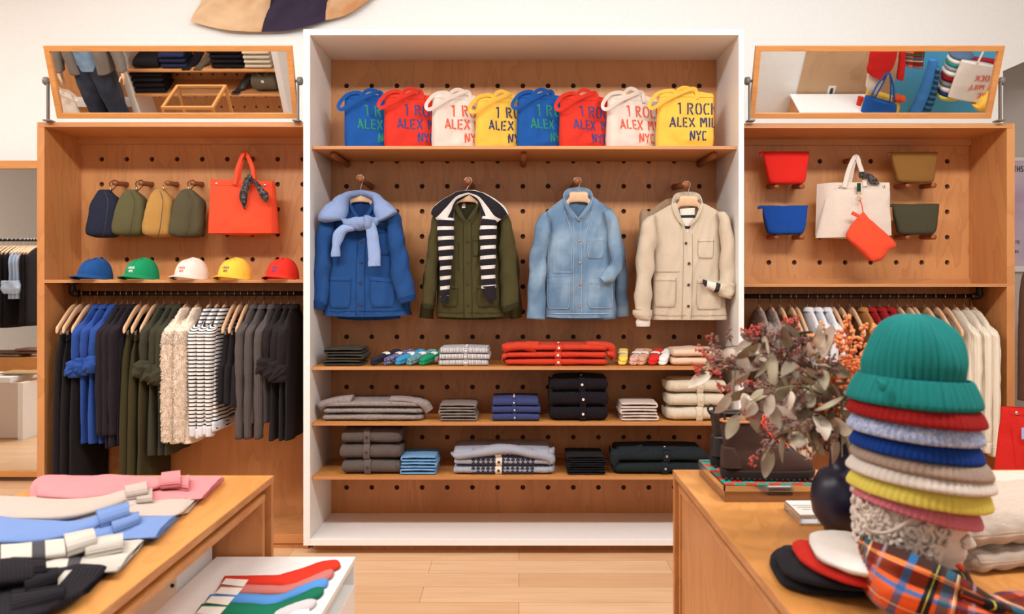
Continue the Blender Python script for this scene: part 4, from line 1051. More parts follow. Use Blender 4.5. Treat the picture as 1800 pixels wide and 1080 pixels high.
M_gfi = fab('grey_melange_knit', (158, 148, 144), mott=((120, 112, 110), 90., .6), rib=(1, .005))
K7 = knit('grey_melange_knit_plain', (158, 148, 144), .005, mott=((124, 114, 112), 90., .5))
stack_cards('folded_sweater', 'folded sweater', topm(3, 'grey patterned-yoke folded sweater, %s of three on the third shelf'), 'grey patterned folded sweaters', 568, 736, 706, 2, K7, 3, None, None, .5, .3, 4, lside=1)
M_nvs = fab('indigo_shirting', (58, 66, 112)); K8 = knit('black_cardigan_knit', (26, 20, 26), .0055); K9 = knit('cream_cardigan_knit', (224, 210, 186), .0045)
stack_cards('folded_shirt', 'folded shirt', topm(3, 'indigo folded shirt with pearl buttons, %s of three'), 'indigo folded shirts', 864, 948, 702, 2, M_nvs, 3, M_nvs, M_wbut, .47, .26, 5, thin=True)
stack_cards('folded_cardigan', 'folded cardigan', topm(3, 'black chunky cardigan with cream buttons, %s of three'), 'black chunky cardigans', 975, 1070, 664, 2, K8, 3, K8, M_wbut, .52, .28, 6, jit=.004, lside=-1)
stack_cards('folded_cardigan', 'folded cardigan', topm(3, 'cream ribbed cardigan, %s of three at the right end of the third shelf'), 'cream ribbed cardigans', 1184, 1278, 668, 2, K9, 3, K9, plain('cream_button', (228, 206, 172), .35), .5, .28, 7, lside=-1)
K10 = knit('charcoal_taupe_knit', (98, 88, 84), .0045)
stack_cards('folded_cardigan', 'folded cardigan', topm(3, 'charcoal taupe cardigan with brown buttons, %s of three'), 'charcoal taupe cardigans', 598, 697, 756, 3, K10, 3, fab('charcoal_taupe_band', (98, 88, 84)), M_but, .47, .3, 8, lside=1)
K11 = knit('light_grey_nordic_knit', (168, 172, 186), .005)
M_ndk = plain('dark_navy_yarn', (44, 42, 58), .95); M_ncr = fab('cream_band', (226, 212, 194))
def nordic(t, X0, X1, yf, a, b, top, xm):
    mb = MB(); n = 13; rows = (b-a)
    x0, x1 = X0+(X1-X0)*.18, X1-(X1-X0)*.16
    for k in range(n):
        x = x0+(x1-x0)*k/n; w_ = (x1-x0)/n
        if abs(x+w_/2-xm) < .02: continue
        zc, hh = (a+b)/2, (b-a)/2
        def f(u, v):   # wrap the front edge
            an = -1.1+v*2.3; return V((x+u*w_, yf+min(hh, .02)-math.cos(an)*(min(hh, .02)+.0028), zc+math.sin(an)*(hh+.0012)))
        for (u0, v0), (u1, v1), (u2, v2) in (((0, .15), (1, .15), (.5, .62)), ((.1, .72), (.9, .72), (.5, .95))):
            mb.add([f(u0, v0), f(u1, v1), f(u2, v2)], [(0, 1, 2)])
            mb.add([f(u0, v0-.12), f(u1, v1-.12), f(u1, v1), f(u0, v0)], [(0, 1, 2, 3)])
    mk('zigzag_pattern', mb, M_ndk, t, smooth=False)
stack_cards('folded_cardigan', 'folded cardigan', topm(3, 'light grey patterned cardigan with navy zigzags, %s of three'), 'light grey patterned cardigans', 797, 968, 790, 3, K11, 3, M_ncr, M_but, .46, .3, 9, lside=1, pattern=nordic)
K12 = knit('dark_bottle_knit', (32, 40, 44), .0055)
stack_cards('folded_cardigan', 'folded cardigan', topm(2, 'dark bottle green cardigan, %s of two at the right end of the bottom shelf'), 'dark green cardigans', 1086, 1240, 792, 3, K12, 2, K12, M_steel, .55, .3, 10, lside=-1)
# sleeves folded over the top garments
def over_sleeve(thname, Y, pts, mat, lab=None, d=.012):
    o = [q for q in bpy.data.objects if q.get('label') == thname][0]
    strip('sleeve', pts, Y, mat, o, d, 24, 22, .003, (24, 24, 24))
L_ = 'tomato red folded cardigan, top of three on the second shelf'
over_sleeve(L_, YF+.05, [(882, 612, 890, 622, .03), (884, 605, 896, 618, .05), (905, 602, 912, 616, .05), (930, 600, 930, 618, .05), (948, 601, 940, 622, .04)], K6)
over_sleeve(L_, YF+.06, [(1082, 622, 1072, 632, .03), (1080, 606, 1068, 618, .05), (1060, 601, 1056, 612, .05), (1030, 600, 1030, 610, .04)], K6)
over_sleeve(L_, YF+.05, [(1064, 616, 1070, 628, .04), (1078, 616, 1076, 630, .04), (1083, 626, 1074, 636, .03)], K6)
over_sleeve(L_, YF+.05, [(896, 620, 890, 630, .04), (884, 622, 884, 634, .04), (881, 632, 890, 640, .03)], K6)
L_ = 'grey patterned-yoke folded sweater, top of three on the third shelf'
over_sleeve(L_, YF+.05, [(558, 712, 570, 722, .03), (562, 706, 576, 716, .05), (590, 698, 592, 712, .05), (622, 694, 616, 714, .04)], K7)
over_sleeve(L_, YF+.05, [(762, 718, 748, 728, .03), (750, 704, 740, 716, .05), (720, 698, 718, 708, .05), (688, 696, 684, 706, .04)], K7)
L_ = 'light grey patterned cardigan with navy zigzags, top of three'
over_sleeve(L_, YF+.03, [(792, 796, 806, 808, .04), (830, 790, 850, 802, .05), (880, 781, 900, 798, .05), (930, 788, 930, 804, .05), (968, 796, 958, 810, .04), (976, 806, 966, 818, .03)], K11, d=.03)
L_ = 'dark bottle green cardigan, top of two at the right end of the bottom shelf'
over_sleeve(L_, YF+.05, [(1072, 812, 1084, 824, .04), (1074, 794, 1090, 808, .05), (1100, 790, 1108, 802, .05), (1128, 782, 1134, 796, .04)], K12)
over_sleeve(L_, YF+.07, [(1252, 800, 1252, 808, .04), (1222, 792, 1222, 804, .05), (1204, 788, 1206, 800, .04)], K12)
# rolled socks
def socks(lab, px, mat, tip, w_, group, band=True, dirx=1, ang=.5):
    """pair of socks folded flat, lying aslant on the second shelf; px = front toe x"""
    z = SH[1]; t = thing('folded_socks', lab, 'pair of socks', V((P(px, 0, YF).x, YF+.03, z)), group)
    x = P(px, 0, YF).x; d = V((math.sin(ang), math.cos(ang), .22)); n = V((math.cos(ang), -math.sin(ang), 0)); c = V((x, YF+.012, z))
    L = .19; mb = MB()
    for k, zz in ((0, .014), (1, .030)):
        o = n*(.004*k)+V((0, 0, zz))
        secs = [(c+o+d*q*L, n*(w_*a), V((0, 0, .0135*b)), 2.6) for q, a, b in ((0, .35, .5), (.05, .8, .9), (.2, 1, 1), (.5, .95, 1.05), (.75, 1, 1.1), (.97, 1.05, 1), (1, 1, .5))]
        mb.loft(secs, 30, 18, .003, (30, 30, 30))
    mk('body', mb, mat, t)
    if band:
        p = c+d*L*.52+V((0, 0, .022)); mk('paper_band', MB().loft([(p-d*.014, n*(w_*1.06), V((0, 0, .0245)), 4), (p+d*.014, n*(w_*1.06), V((0, 0, .0255)), 4)], 3, 24, caps=False), M_paper, t, label='pale paper band')
for px, m, l in ((652, fab('navy_sock', (38, 38, 52)), 'black pair of socks, leftmost in the row beside dark olive knits'), (675, fab('navy_fleck_sock', (62, 62, 88), mott=((140, 140, 180), 120., .8)), 'flecked navy pair of socks on the second shelf'),
                 (696, fab('azure_sock', (58, 146, 196)), 'azure blue pair of socks on the second shelf'), (716, fab('teal_melange_sock', (120, 160, 162), mott=((70, 110, 120), 120., .9)), 'mottled teal pair of socks on the second shelf'),
                 (738, fab('green_sock', (20, 142, 98)), 'bright green pair of socks on the second shelf')):
    socks(l, px, m, 0, .026, 'socks left on the second shelf', ang=.72)
for px, m, l in ((1094, fab('yellow_sock', (240, 206, 96)), 'yellow pair of socks on the second shelf'), (1112, fab('pink_fleck_sock', (222, 186, 170), mott=((190, 120, 100), 120., .8)), 'pale pink flecked pair of socks'),
                 (1126, fab('rust_fleck_sock', (190, 130, 104), mott=((230, 190, 160), 120., .8)), 'rust flecked pair of socks'), (1146, fab('scarlet_sock', (216, 44, 36)), 'scarlet pair of socks on the second shelf'),
                 (1164, fab('white_sock', (238, 236, 232)), 'white pair of socks on the second shelf')):
    socks(l, px, m, 0, .026, 'socks right on the second shelf', ang=.35 if px != 1094 else .15)

# ---------------------------------------------------------------- bags on the left pegboard
def bandana(name_lab, pts_list, Y, mat, knot=None):
    t = thing('bandana', name_lab, 'bandana', P(pts_list[0][0][0], pts_list[0][0][1], Y))
    for pts in pts_list: strip('tail', pts, Y, mat, t, .012, 30, 18, .005, (40, 40, 30))
    if knot: 
        p = P(knot[0], knot[1], Y-.012); mk('knot', MB().loft([(p+V((-.012, 0, .004)), V((0, 0, .01)), V((0, -.01, 0))), (p, V((0, 0, .016)), V((0, -.014, 0))), (p+V((.012, 0, -.004)), V((0, 0, .011)), V((0, -.01, 0)))], 10, 16, .003, (50, 50, 50)), mat, t)
    return t
M_band = fab('black_paisley_silk', (38, 34, 36), mott=((120, 112, 110), 75., .6), rough=.5, bs=.2)
dk = [('navy', (38, 42, 60), 155, 213, 334, 418, 201, 'navy canvas wash bag, leftmost of the four hanging'), ('olive', (92, 88, 58), 200, 260, 334, 416, 247, 'olive wash bag hanging between the navy and the tan'),
      ('tan', (178, 134, 72), 254, 308, 333, 417, 294, 'tan wash bag hanging between two olive ones'), ('dark olive', (84, 78, 56), 300, 359, 333, 418, 338, 'dark olive wash bag, rightmost of the four hanging')]
for k, (n_, c, x0, x1, y0, y1, pp, lab) in enumerate(dk):
    peg(pp, 322, 4.80, .015, 'wooden peg holding the %s wash bag' % n_, 'wash bag pegs', back=(222.6+44.2*k, 324.5))
    m = fab(n_.replace(' ', '_')+'_waxed_canvas', c, bs=.4); w = x1-x0; Y = 4.775
    t = thing('wash_bag', lab, 'wash bag', P((x0+x1)/2, y1, Y))
    # boxy bag hanging by one end: ridge line at right of centre, two visible faces
    a = lambda px, py, dy: P(px, py, Y+dy)
    secs = []
    for (py, xl, xr, d) in ((y0, x0+w*.38, x0+w*.64, .018), (y0+5, x0+w*.3, x0+w*.74, .04), (y0+22, x0+w*.16, x0+w*.98, .062), (y0+50, x0+w*.06, x0+w*1.0, .07), (y1-16, x0, x0+w*.98, .07), (y1-5, x0+w*.03, x0+w*.93, .062), (y1, x0+w*.26, x0+w*.78, .035)):
        L, R_ = a(xl, py, -.01), a(xr, py, .02); secs.append(((L+R_)/2, (R_-L)/2, V((.006, -d, 0)), 4.2))
    mk('body', MB().loft(secs, 40, 40, .006, (16, 16, 14)), m, t)
    mb = MB(); zp = [(x0+w*.50, y0+3, -.052), (x0+w*.60, y0+20, -.074), (x0+w*.56, y0+45, -.081), (x0+w*.5, y1-14, -.081), (x0+w*.44, y1-2, -.06)]
    mb.tube([a(*q) for q in zp], .0022, 6, m=20)
    mk('zip', mb, plain('dark_zip', (70, 62, 50), .5, .3), t)
    pc = P(pp, 322, 4.80); q = P(pp-6, y0+2, Y-.01)
    mk('hanging_loop', MB().tube([q+V((.004, 0, 0)), P(pp-8, 322, 4.795), V((pc.x, 4.81, pc.z+.018)), P(pp+6, 324, 4.82), q+V((-.004, .01, 0))], .0024, 6, m=24), M_black if n_ != 'tan' else m, t)
    mk('zip_pull', MB().box(q.x-.003, q.x+.003, q.y-.008, q.y-.004, q.z-.004, q.z+.03), M_steel, t)
# orange tote
M_or = fab('bright_orange_canvas', (232, 82, 52), bs=.35)
peg(425, 275, 4.785, .0155, 'wooden peg holding the orange tote bag', None, back=(443, 280))
def hung_tote(lab, mat, front, side, bottom, Y, handles, rivets, seed, hmat=None):
    """front = 4 px corners TL TR BR BL of the front face (at depth Y); side = px of the far edge to the side"""
    t = thing('tote_bag', lab, 'tote bag', P((front[2][0]+front[3][0])/2, front[2][1], Y))
    TL, TR, BR, BL = [P(x, y, Y) for x, y in front]
    def fr(u, v, o=0):
        a = TL.lerp(TR, u); b = BL.lerp(BR, u); p = a.lerp(b, v)
        bul = .020*math.sin(PI*u)**.5*math.sin(PI*min(1, v*.75+.05))+.007*noise.noise(V((u*3+seed, v*3, 0)))+.004*noise.noise(V((u*8+seed, v*6, 5)))
        return p+V((0, -bul-o, 0))
    dp = V((0, .10, 0))
    mb = MB(); mb.grid(fr, 30, 30, 0, lambda u, v: (u*.35, v*.3)); mb.grid(lambda u, v: fr(1-u, v)*0+((TL.lerp(TR, 1-u)).lerp(BL.lerp(BR, 1-u), v))+V((0, .035+.06*v, 0)), 16, 16)
    sL = lambda k: (TL if k == 0 else TR)
    for k, uu in ((0, 0), (1, 1)):
        sd = side[k]
        def sf(u, v, uu=uu, sd=sd):
            f = fr(uu, v); b = (TL.lerp(TR, uu)).lerp(BL.lerp(BR, uu), v)+V((0, .035+.06*v, 0))
            m = f.lerp(b, u); m.x += sd*math.sin(PI*u)*(.3+.7*v); return m
        mb.grid(sf, 10, 16)
    mb.grid(lambda u, v: fr(u, 1).lerp((BL.lerp(BR, u))+V((0, .095, 0)), v)+V((0, 0, -.012*math.sin(PI*v)*math.sin(PI*u))), 20, 6)
    mk('body', mb, mat, t)
    hb = MB(); hb.grid(lambda u, v: fr(u, v*.11, .0022), 30, 3); mk('hem', hb, mat, t)
    for h in handles:
        pp = spline([P(x, y, Y+d) for x, y, d in h], 36); secs = []
        for i, p in enumerate(pp):
            tg = (pp[min(i+1, 36)]-pp[max(i-1, 0)]).normalized(); A = tg.cross(V((.25, 1, 0))).normalized()
            secs.append((p, A*.0125, tg.cross(A).normalized()*.0018, 5))
        mk('handle', MB().loft(secs, 36, 10), hmat or mat, t)
    for x, y in rivets:
        u = (x-front[0][0])/(front[1][0]-front[0][0]); p = fr(u, .08, .004)
        mk('rivet', MB().lathe([(0, .003), (.006, .0025), (.008, 0)], p, 14, V((0, -1, 0))), M_steel, t)
    return t, fr
hung_tote('bright orange tote bag hanging on a peg in the left unit', M_or, [(370, 315), (478, 319), (477, 410), (366, 410)], (-.004, .035), 0, 4.75,
          [[(412, 325, -.03), (416, 300, -.02), (422, 282, .0), (430, 268, .045), (438, 282, .03), (444, 300, -.01), (446, 325, -.028)], [(420, 320, .02), (422, 300, .04), (426, 282, .05), (432, 270, .07), (440, 284, .06), (446, 300, .05), (450, 320, .04)]], [(381, 323), (466, 326)], 1)
bandana('black patterned bandana knotted on the orange tote handle', [[(431, 312, 443, 312, .01), (426, 325, 438, 330, .014), (421, 345, 434, 346, .016), (426, 362, 432, 362, .008), (430, 369, 431, 369, .003)], [(438, 311, 442, 318, .01), (450, 317, 450, 328, .012), (462, 330, 456, 342, .016), (472, 342, 464, 354, .014), (470, 356, 468, 356, .004)]], 4.70, M_band, (439, 311))
# ---------------------------------------------------------------- pouches on the right pegboard
for lab, c, (x0, x1, y0, y1), nm in (('scarlet', (214, 40, 32), (1342, 1422, 267, 323), 'scarlet'), ('khaki brown', (132, 92, 44), (1567, 1648, 268, 321), 'khaki brown'),
                                     ('royal blue', (24, 70, 150), (1340, 1420, 362, 412), 'royal blue'), ('dark olive', (70, 66, 50), (1569, 1651, 359, 412), 'dark olive')):
    yb = y1+(3 if y0 < 300 else 3); xm = (x0+x1)/2
    for k, xo in enumerate((-10, 30)):
        hx = (1351.5, 1396, 0, 0, 0, 1575, 1620)[k+(0 if x0 < 1500 else 5)]
        peg(hx+14 if x0 < 1500 else hx+22, yb-1+3, 4.79, .0155, 'wooden peg %s under the %s pouch' % (('left', 'right')[k], nm), 'pouch pegs', back=(hx, 328 if y0 < 300 else 417))
    Y = 4.80; m = fab(nm.replace(' ', '_')+'_pouch_canvas', c, bs=.35)
    t = thing('zip_pouch', '%s canvas zip pouch resting on two pegs' % lab, 'pouch', P(xm, y1, Y))
    secs = []
    zb = P(0, yb+2, 4.79).z+.016
    for f, xl, xr, d in ((0, 0, 0, .004), (.04, 0, 0, .008), (.4, 2, -3, .026), (.75, 6, -6, .034), (.93, 9, -9, .034), (1, 14, -13, .024)):
        y = y0+(y1-y0)*f; a, b = P(x0+xl, y, Y), P(x1+xr, y, Y)
        z = P(0, y0, Y).z*(1-f)+zb*f; a.z = b.z = z
        secs.append(((a+b)/2, (b-a)/2, V((0, -d, 0)), 4.5))
    mk('body', MB().loft(secs, 30, 36, .005, (16, 16, 14)), m, t)
    a, b = secs[0][0]-secs[0][1], secs[0][0]+secs[0][1]
    mk('zip', MB().tube([a, b], .003, 6), M_brass, t)
    mk('pull_tab', MB().loft([(a+V((.004, -.004, -.006)), V((0, 0, .009)), V((0, .004, 0)), 4), (a+V((-.028, -.006, -.012)), V((0, 0, .009)), V((0, .004, 0)), 4)], 6, 12), m, t)
M_nc = fab('natural_heavy_canvas', (222, 208, 194), bs=.4)
peg(1503, 281, 4.79, .0155, 'wooden peg holding the natural canvas tote bag', None, back=(1486, 283.7))
hung_tote('natural canvas tote bag hanging on a peg in the right unit', M_nc, [(1466, 321), (1563, 321), (1567, 414), (1461, 418)], (-.075, .004), 0, 4.74,
          [[(1484, 330, -.02), (1490, 305, 0), (1497, 286, .02), (1505, 275, .05), (1511, 290, .03), (1517, 308, 0), (1521, 328, -.02)], [(1493, 325, .02), (1497, 303, .04), (1501, 285, .05), (1507, 276, .07), (1512, 296, .06), (1517, 310, .05), (1524, 325, .04)]], [(1476, 331), (1552, 331)], 4)
TT = [o for o in bpy.data.objects if o.get('label') == 'natural canvas tote bag hanging on a peg in the right unit'][0]
# left gusset of the natural tote
mb = MB()
def gs(u, v):
    a = P(1436+u*31, 324-3*u, 4.74+.06*(1-u)); b = P(1433+u*28, 414+u*4, 4.74+.09*(1-u))
    p = a.lerp(b, v); p.y -= .014*math.sin(PI*u)*(1-.5*v); return p
mb.grid(gs, 14, 20); mk('gusset', mb, M_nc, TT)
bandana('black patterned bandana knotted on the natural tote handle', [[(1511, 303, 1511, 312, .012), (1516, 302, 1516, 314, .02), (1522, 304, 1522, 312, .012)], [(1524, 304, 1522, 312, .012), (1534, 308, 1528, 322, .018), (1542, 316, 1532, 324, .014), (1548, 324, 1540, 325, .005)]], 4.715, M_band)
t = thing('lanyard', 'green and gold key clip with an orange cord on the natural tote', 'lanyard', P(1511, 366, 4.70))
mk('strap', MB().box(P(1506.5, 0, 4.70).x, P(1513, 0, 4.70).x, 4.698, 4.702, P(0, 337, 4.7).z, P(0, 322, 4.7).z), fab('bottle_green_webbing', (30, 60, 44)), t, bevel=.001)
mk('clip', MB().tube([P(1511, 337, 4.7), P(1513, 342, 4.7), P(1508, 345, 4.7), P(1515, 349, 4.695), P(1509, 352, 4.69), P(1512, 354, 4.69)], .0028, 8, m=20), M_brass, t)
mk('cord', MB().tube([P(1512, 352, 4.69), P(1514, 358, 4.688), P(1516, 366, 4.686), P(1517, 374, 4.684)], .0032, 8, m=10), M_or, t)
t = thing('zip_pouch', 'orange zip pouch dangling aslant in front of the natural tote', 'pouch', P(1530, 460, 4.66))
mk('body', MB().loft(plxl([(1517, 373, 1521, 377, .01), (1512, 378, 1527, 384, .016), (1502, 388, 1546, 402, .026), (1492, 402, 1564, 420, .03), (1489, 414, 1574, 430, .032)][:2]+[(1505, 385, 1540, 396, .026), (1495, 398, 1575, 429, .03), (1488, 416, 1562, 441, .034), (1505, 436, 1550, 456, .034), (1524, 455, 1537, 461, .02)], 4.66), 34, 34, .006, (20, 20, 20)), M_or, t)
mk('pull_tab', MB().loft(plxl([(1508, 383, 1511, 378, .004), (1496, 377, 1499, 371, .004)], 4.66), 6, 12), M_or, t)

# ---------------------------------------------------------------- tilting mirrors on top of the side units
def tilt_mirror(xa, xb, lab, side):
    h = .395; th = .022
    O = V((0, MP0.y, MP0.z))
    def M(x, s_, o=0): return V((x, O.y, O.z))+MU*s_-MN*(-o)  # o>0 towards the room
    t = thing('tilting_mirror', lab, 'mirror', V(((xa+xb)/2, O.y, O.z)))
    fw = .03
    def bar(x0, x1, s0, s1, name):
        mb = MB(); mb.hexa([M(x0, s0, -.014), M(x1, s0, -.014), M(x1, s0, .014), M(x0, s0, .014), M(x0, s1, -.014), M(x1, s1, -.014), M(x1, s1, .014), M(x0, s1, .014)])
        mk(name, mb, M_frame, t, bevel=.002)
    bar(xa, xb, 0, fw, 'frame_rail'); bar(xa, xb, h-fw, h, 'frame_rail'); bar(xa, xa+fw, fw, h-fw, 'frame_stile'); bar(xb-fw, xb, fw, h-fw, 'frame_stile')
    mk('glass', MB().add([M(xa+fw, fw), M(xb-fw, fw), M(xb-fw, h-fw), M(xa+fw, h-fw)], [(0, 1, 2, 3)]), M_mirror, t, smooth=False)
    mk('back_panel', MB().hexa([M(xa+.01, .01, -.02), M(xb-.01, .01, -.02), M(xb-.01, .01, -.006), M(xa+.01, .01, -.006), M(xa+.01, h-.01, -.02), M(xb-.01, h-.01, -.02), M(xb-.01, h-.01, -.006), M(xa+.01, h-.01, -.006)]), M_black, t, smooth=False)
    for x, s_ in ((xa, -1), (xb, 1)):
        p = M(x, h*.52)
        mk('knob', MB().lathe([(0, 0), (.008, 0), (.008, .012), (.020, .014), (.023, .02), (.023, .034), (.018, .04), (0, .042)], p, 14, V((s_, 0, 0))), M_grey, t)
        mk('bracket_arm', MB().box(x+s_*.016-.004, x+s_*.016+.004, p.y-.012, p.y+.012, lz+.0, p.z+.012), M_grey, t, bevel=.001)
        mk('foot', MB().box(x-.02+s_*.01, x+.02+s_*.01, p.y-.03, p.y+.03, lz, lz+.008), M_grey, t, bevel=.001)
Yb = MP0.y
tilt_mirror(P(102, 0, Yb).x, P(525, 0, Yb).x, 'oak framed tilting mirror on top of the left unit reflecting folded knits', -1)
tilt_mirror(P(1316, 0, Yb).x, P(1740, 0, Yb).x, 'oak framed tilting mirror on top of the right unit reflecting bags and hats', 1)
# standing mirror at the far left
t = thing('standing_mirror', 'tall oak framed mirror at the far left edge, reflecting hanging clothes', 'mirror', P(20, 832, MY))
xl, xr_, zb, zt = P(-190, 0, MY).x, P(92, 0, MY).x, P(0, 838, MY).z, P(0, 283, MY).z
zb = max(zb, .0)
for n_, b in (('frame_rail', (xl, xr_, zb, zb+.045)), ('frame_rail', (xl, xr_, zt-.06, zt)), ('frame_stile', (xl, xl+.045, zb+.045, zt-.06)), ('frame_stile', (xr_-.045, xr_, zb+.045, zt-.06))):
    mk(n_, MB().box(b[0], b[1], MY-.02, MY+.04, b[2], b[3]), M_frame, t, bevel=.002)
mk('glass', MB().add([(xl+.045, MY, zb+.045), (xr_-.045, MY, zb+.045), (xr_-.045, MY, zt-.06), (xl+.045, MY, zt-.06)], [(0, 1, 2, 3)]), M_mirror, t, smooth=False)
mk('back_panel', MB().box(xl+.01, xr_-.01, MY+.005, MY+.035, zb+.01, zt-.01), M_black, t, smooth=False)
# wall flag
t = thing('hanging_cloth', 'tan and dark navy flag cloth pinned high on the white wall', 'flag', P(460, 58, WB-.02))
M_tan = fab('faded_tan_cotton', (226, 190, 150), mott=((196, 142, 96), 2.2, .9), bs=.3); M_fnv = fab('faded_navy_cotton', (58, 48, 66), bs=.3)
Y = WB-.03
def fl(top, bot):     # two px polylines
    tp = [P(x, y, Y) for x, y in top]; bp = [P(x, y, Y) for x, y in bot]
    A, B = spline(tp, 30), spline(bp, 30)
    def f(u, v):
        k = min(int(u*30), 29); q = u*30-k
        p = A[k].lerp(A[k+1], q).lerp(B[k].lerp(B[k+1], q), v); p.y -= .03+.026*math.sin(u*11+v*8)*math.sin(PI*v*.9+.1)+.01*noise.noise(V((u*5, v*9, 2))); return p
    return f
mb = MB(); mb.grid(fl([(372, -40), (420, -60), (500, -70)], [(338, 40), (400, 55), (462, 58)]), 40, 24); mk('tan_panel', mb, M_tan, t)
mb = MB(); mb.grid(fl([(496, -70), (540, -70), (584, -70)], [(462, 58), (520, 54), (574, 38)]), 40, 24)
mk('navy_panel', mb, M_fnv, t)
mb = MB(); mb.grid(fl([(580, -70), (640, -75), (700, -80)], [(574, 38), (620, 24), (668, -12)]), 40, 24); mk('tan_panel', mb, M_tan, t)
# right edge: poster, coat, red bag, shelf
t = thing('framed_poster', 'white framed mauve poster on the wall at the right edge', 'poster', P(1830, 490, 7.17))
x0, x1, z0, z1 = P(1757, 0, 7.17).x, P(1900, 0, 7.17).x, P(0, 468, 7.17).z, P(0, 283, 7.17).z
mk('frame', MB().box(x0-.04, x1, 7.16, 7.19, z0-.05, z0).box(x0-.04, x1, 7.16, 7.19, z1, z1+.03).box(x0-.04, x0, 7.16, 7.19, z0, z1).box(x1, x1+.03, 7.16, 7.19, z0, z1), M_frame if False else M_white, t, smooth=False)
mk('print', MB().add([(x0, 7.165, z0), (x1, 7.165, z0), (x1, 7.165, z1), (x0, 7.165, z1)], [(0, 1, 2, 3)]), fab('mauve_print', (214, 196, 214), mott=((190, 166, 196), 3., .8)), t, smooth=False)
lb = MB(); p = P(1783, 302, 7.15); word(lb, 'THS', lambda x, z: V((p.x+x, 7.162, p.z+z)), .05, .008); p2 = P(1776, 429, 7.15); word(lb, 'ONEYC', lambda x, z: V((p2.x+x, 7.162, p2.z+z)), .03, .005); p3 = P(1776, 445, 7.15); word(lb, 'EXTRA', lambda x, z: V((p3.x+x, 7.162, p3.z+z)), .026, .004)
mk('lettering', lb, M_ink, t, smooth=False)
t = thing('coat', 'brown wool coat hanging at the right edge under the poster', 'coat', P(1815, 700, 6.2))
strip('body', [(1806, 474, 1850, 474, .08), (1797, 500, 1870, 500, .1), (1794, 580, 1880, 580, .12), (1793, 650, 1890, 650, .12), (1792, 704, 1890, 704, .12)], 6.2, fab('brown_wool', (120, 84, 66)), t)
M_rb = fab('red_heavy_canvas', (206, 40, 34), bs=.3)
hung_tote('red canvas bag with pale blue letter standing at the right edge', M_rb, [(1773, 716), (1850, 722), (1850, 836), (1787, 832)], (-.07, .01), 0, 3.6, [], [(1784, 729)], 7)
q = [o for o in bpy.data.objects if o.get('label', '').startswith('red canvas bag')][0]
mb = MB()
def rg(u, v):
    a = P(1768+u*5, 722-6*u, 3.6+.1*(1-u)); b = P(1754+u*32, 826+u*6, 3.6+.12*(1-u)); return a.lerp(b, v)+V((0, -.008*math.sin(u*PI), 0))
mb.grid(rg, 10, 14); mk('gusset', mb, M_rb, q)
lb = MB(); p = P(1796, 772, 3.57); word(lb, 'L', lambda x, z: V((p.x+x, 3.565, p.z+z)), .05, .014); mk('letter', lb, plain('pale_blue_felt', (150, 184, 224), .9), q, smooth=False)
# ---------------------------------------------------------------- foreground tables
TH = H-.66                                   # table-top height
def nest_table(lab, x0, x1, ynear, yfar, z, th, mat_top, mat_side, panels, cat='table', group=None, pth=.03):
    t = thing('display_table', lab, cat, V(((x0+x1)/2, yfar, 0)), group)
    tp = mk('tabletop', MB().box(x0, x1, ynear, yfar, z-th, z), mat_top, t, bevel=.0015)
    for qa, qb in ((x0-.0012, x0), (x1, x1+.0012)): mk('edge_band', MB().box(qa, qb, ynear, yfar, z-th, z-.001), M_edge if mat_top is not M_white else M_white, tp, smooth=False)
    for nm, (a, b, c, d) in panels: mk(nm, MB().box(a, b, c, d, 0, z-th), mat_side, t, bevel=.0015)
    return t
LX0, LX1, LYF = PZ(108, 836, TH).x, PZ(481, 836, TH).x, PZ(481, 836, TH).y
nest_table('plywood display table at lower left covered with folded sweaters', LX0, LX1, .9, LYF, TH, .022, M_table, M_tablev, [('end_panel', (LX0, LX1, LYF-.024, LYF)), ('end_panel', (LX0, LX1, .9, .924))])
nest_table('smaller plywood table nested under the lower left display table', LX0+.03, LX1-.014, .95, LYF-.05, TH-.05, .022, M_table, M_tablev, [('end_panel', (LX0+.03, LX1-.014, LYF-.074, LYF-.05)), ('end_panel', (LX0+.03, LX1-.014, .95, .974))])
RX0, RYF = PZ(1183, 826, TH).x, PZ(1183, 826, TH).y; RX1 = RX0+1.35
nest_table('wide plywood display table at lower right carrying the vase and hats', RX0, RX1, 1.1, RYF, TH, .022, M_table, M_tablev, [('end_panel', (RX0, RX1, RYF-.024, RYF)), ('end_panel', (RX0, RX1, 1.1, 1.124))])
nest_table('closed plywood box table nested under the lower right display table', RX0+.014, RX1-.02, 1.15, RYF-.03, TH-.045, .022, M_tablev, M_tablev, [('side_panel', (RX0+.018, RX0+.04, 1.175, RYF-.06)), ('end_panel', (RX0+.014, RX1-.02, RYF-.055, RYF-.03)), ('end_panel', (RX0+.014, RX1-.02, 1.15, 1.174)), ('side_panel', (RX1-.05, RX1-.03, 1.175, RYF-.06))])
WZ = H-.907
wx0, wx1 = PZ(381, 979, WZ).x, PZ(624, 979, WZ).x; wyf = PZ(381, 979, WZ).y
t = nest_table('white low table pulled out under the sweater table with socks on it', wx0, wx1, 1.2, wyf, WZ, .018, M_white, M_white, [('end_panel', (wx0, wx1, wyf-.018, wyf)), ('side_panel', (wx0, wx0+.018, 1.2, wyf-.018)), ('end_panel', (wx0, wx1, 1.2, 1.218))])
z2 = WZ-.085; mk('drawer_box', MB().box(wx0+.02, wx1+.004, 1.22, wyf-.02, .06, z2), M_white, t, bevel=.0015)
t = thing('storage_box', 'white storage box tucked far under the sweater table', 'box', V((-1.25, 2.5, 0)))
mk('carcass', MB().box(-1.5, P(311, 0, 2.42).x, 2.42, 2.7, 0, TH-.10), M_white, t, bevel=.0015); mk('screw_hole_disc', MB().lathe([(0, .002), (.006, .002), (.006, 0)], P(303, 1030, 2.42), 12, V((0, -1, 0))), M_black, t)  # black disc paints in the dark of a screw hole
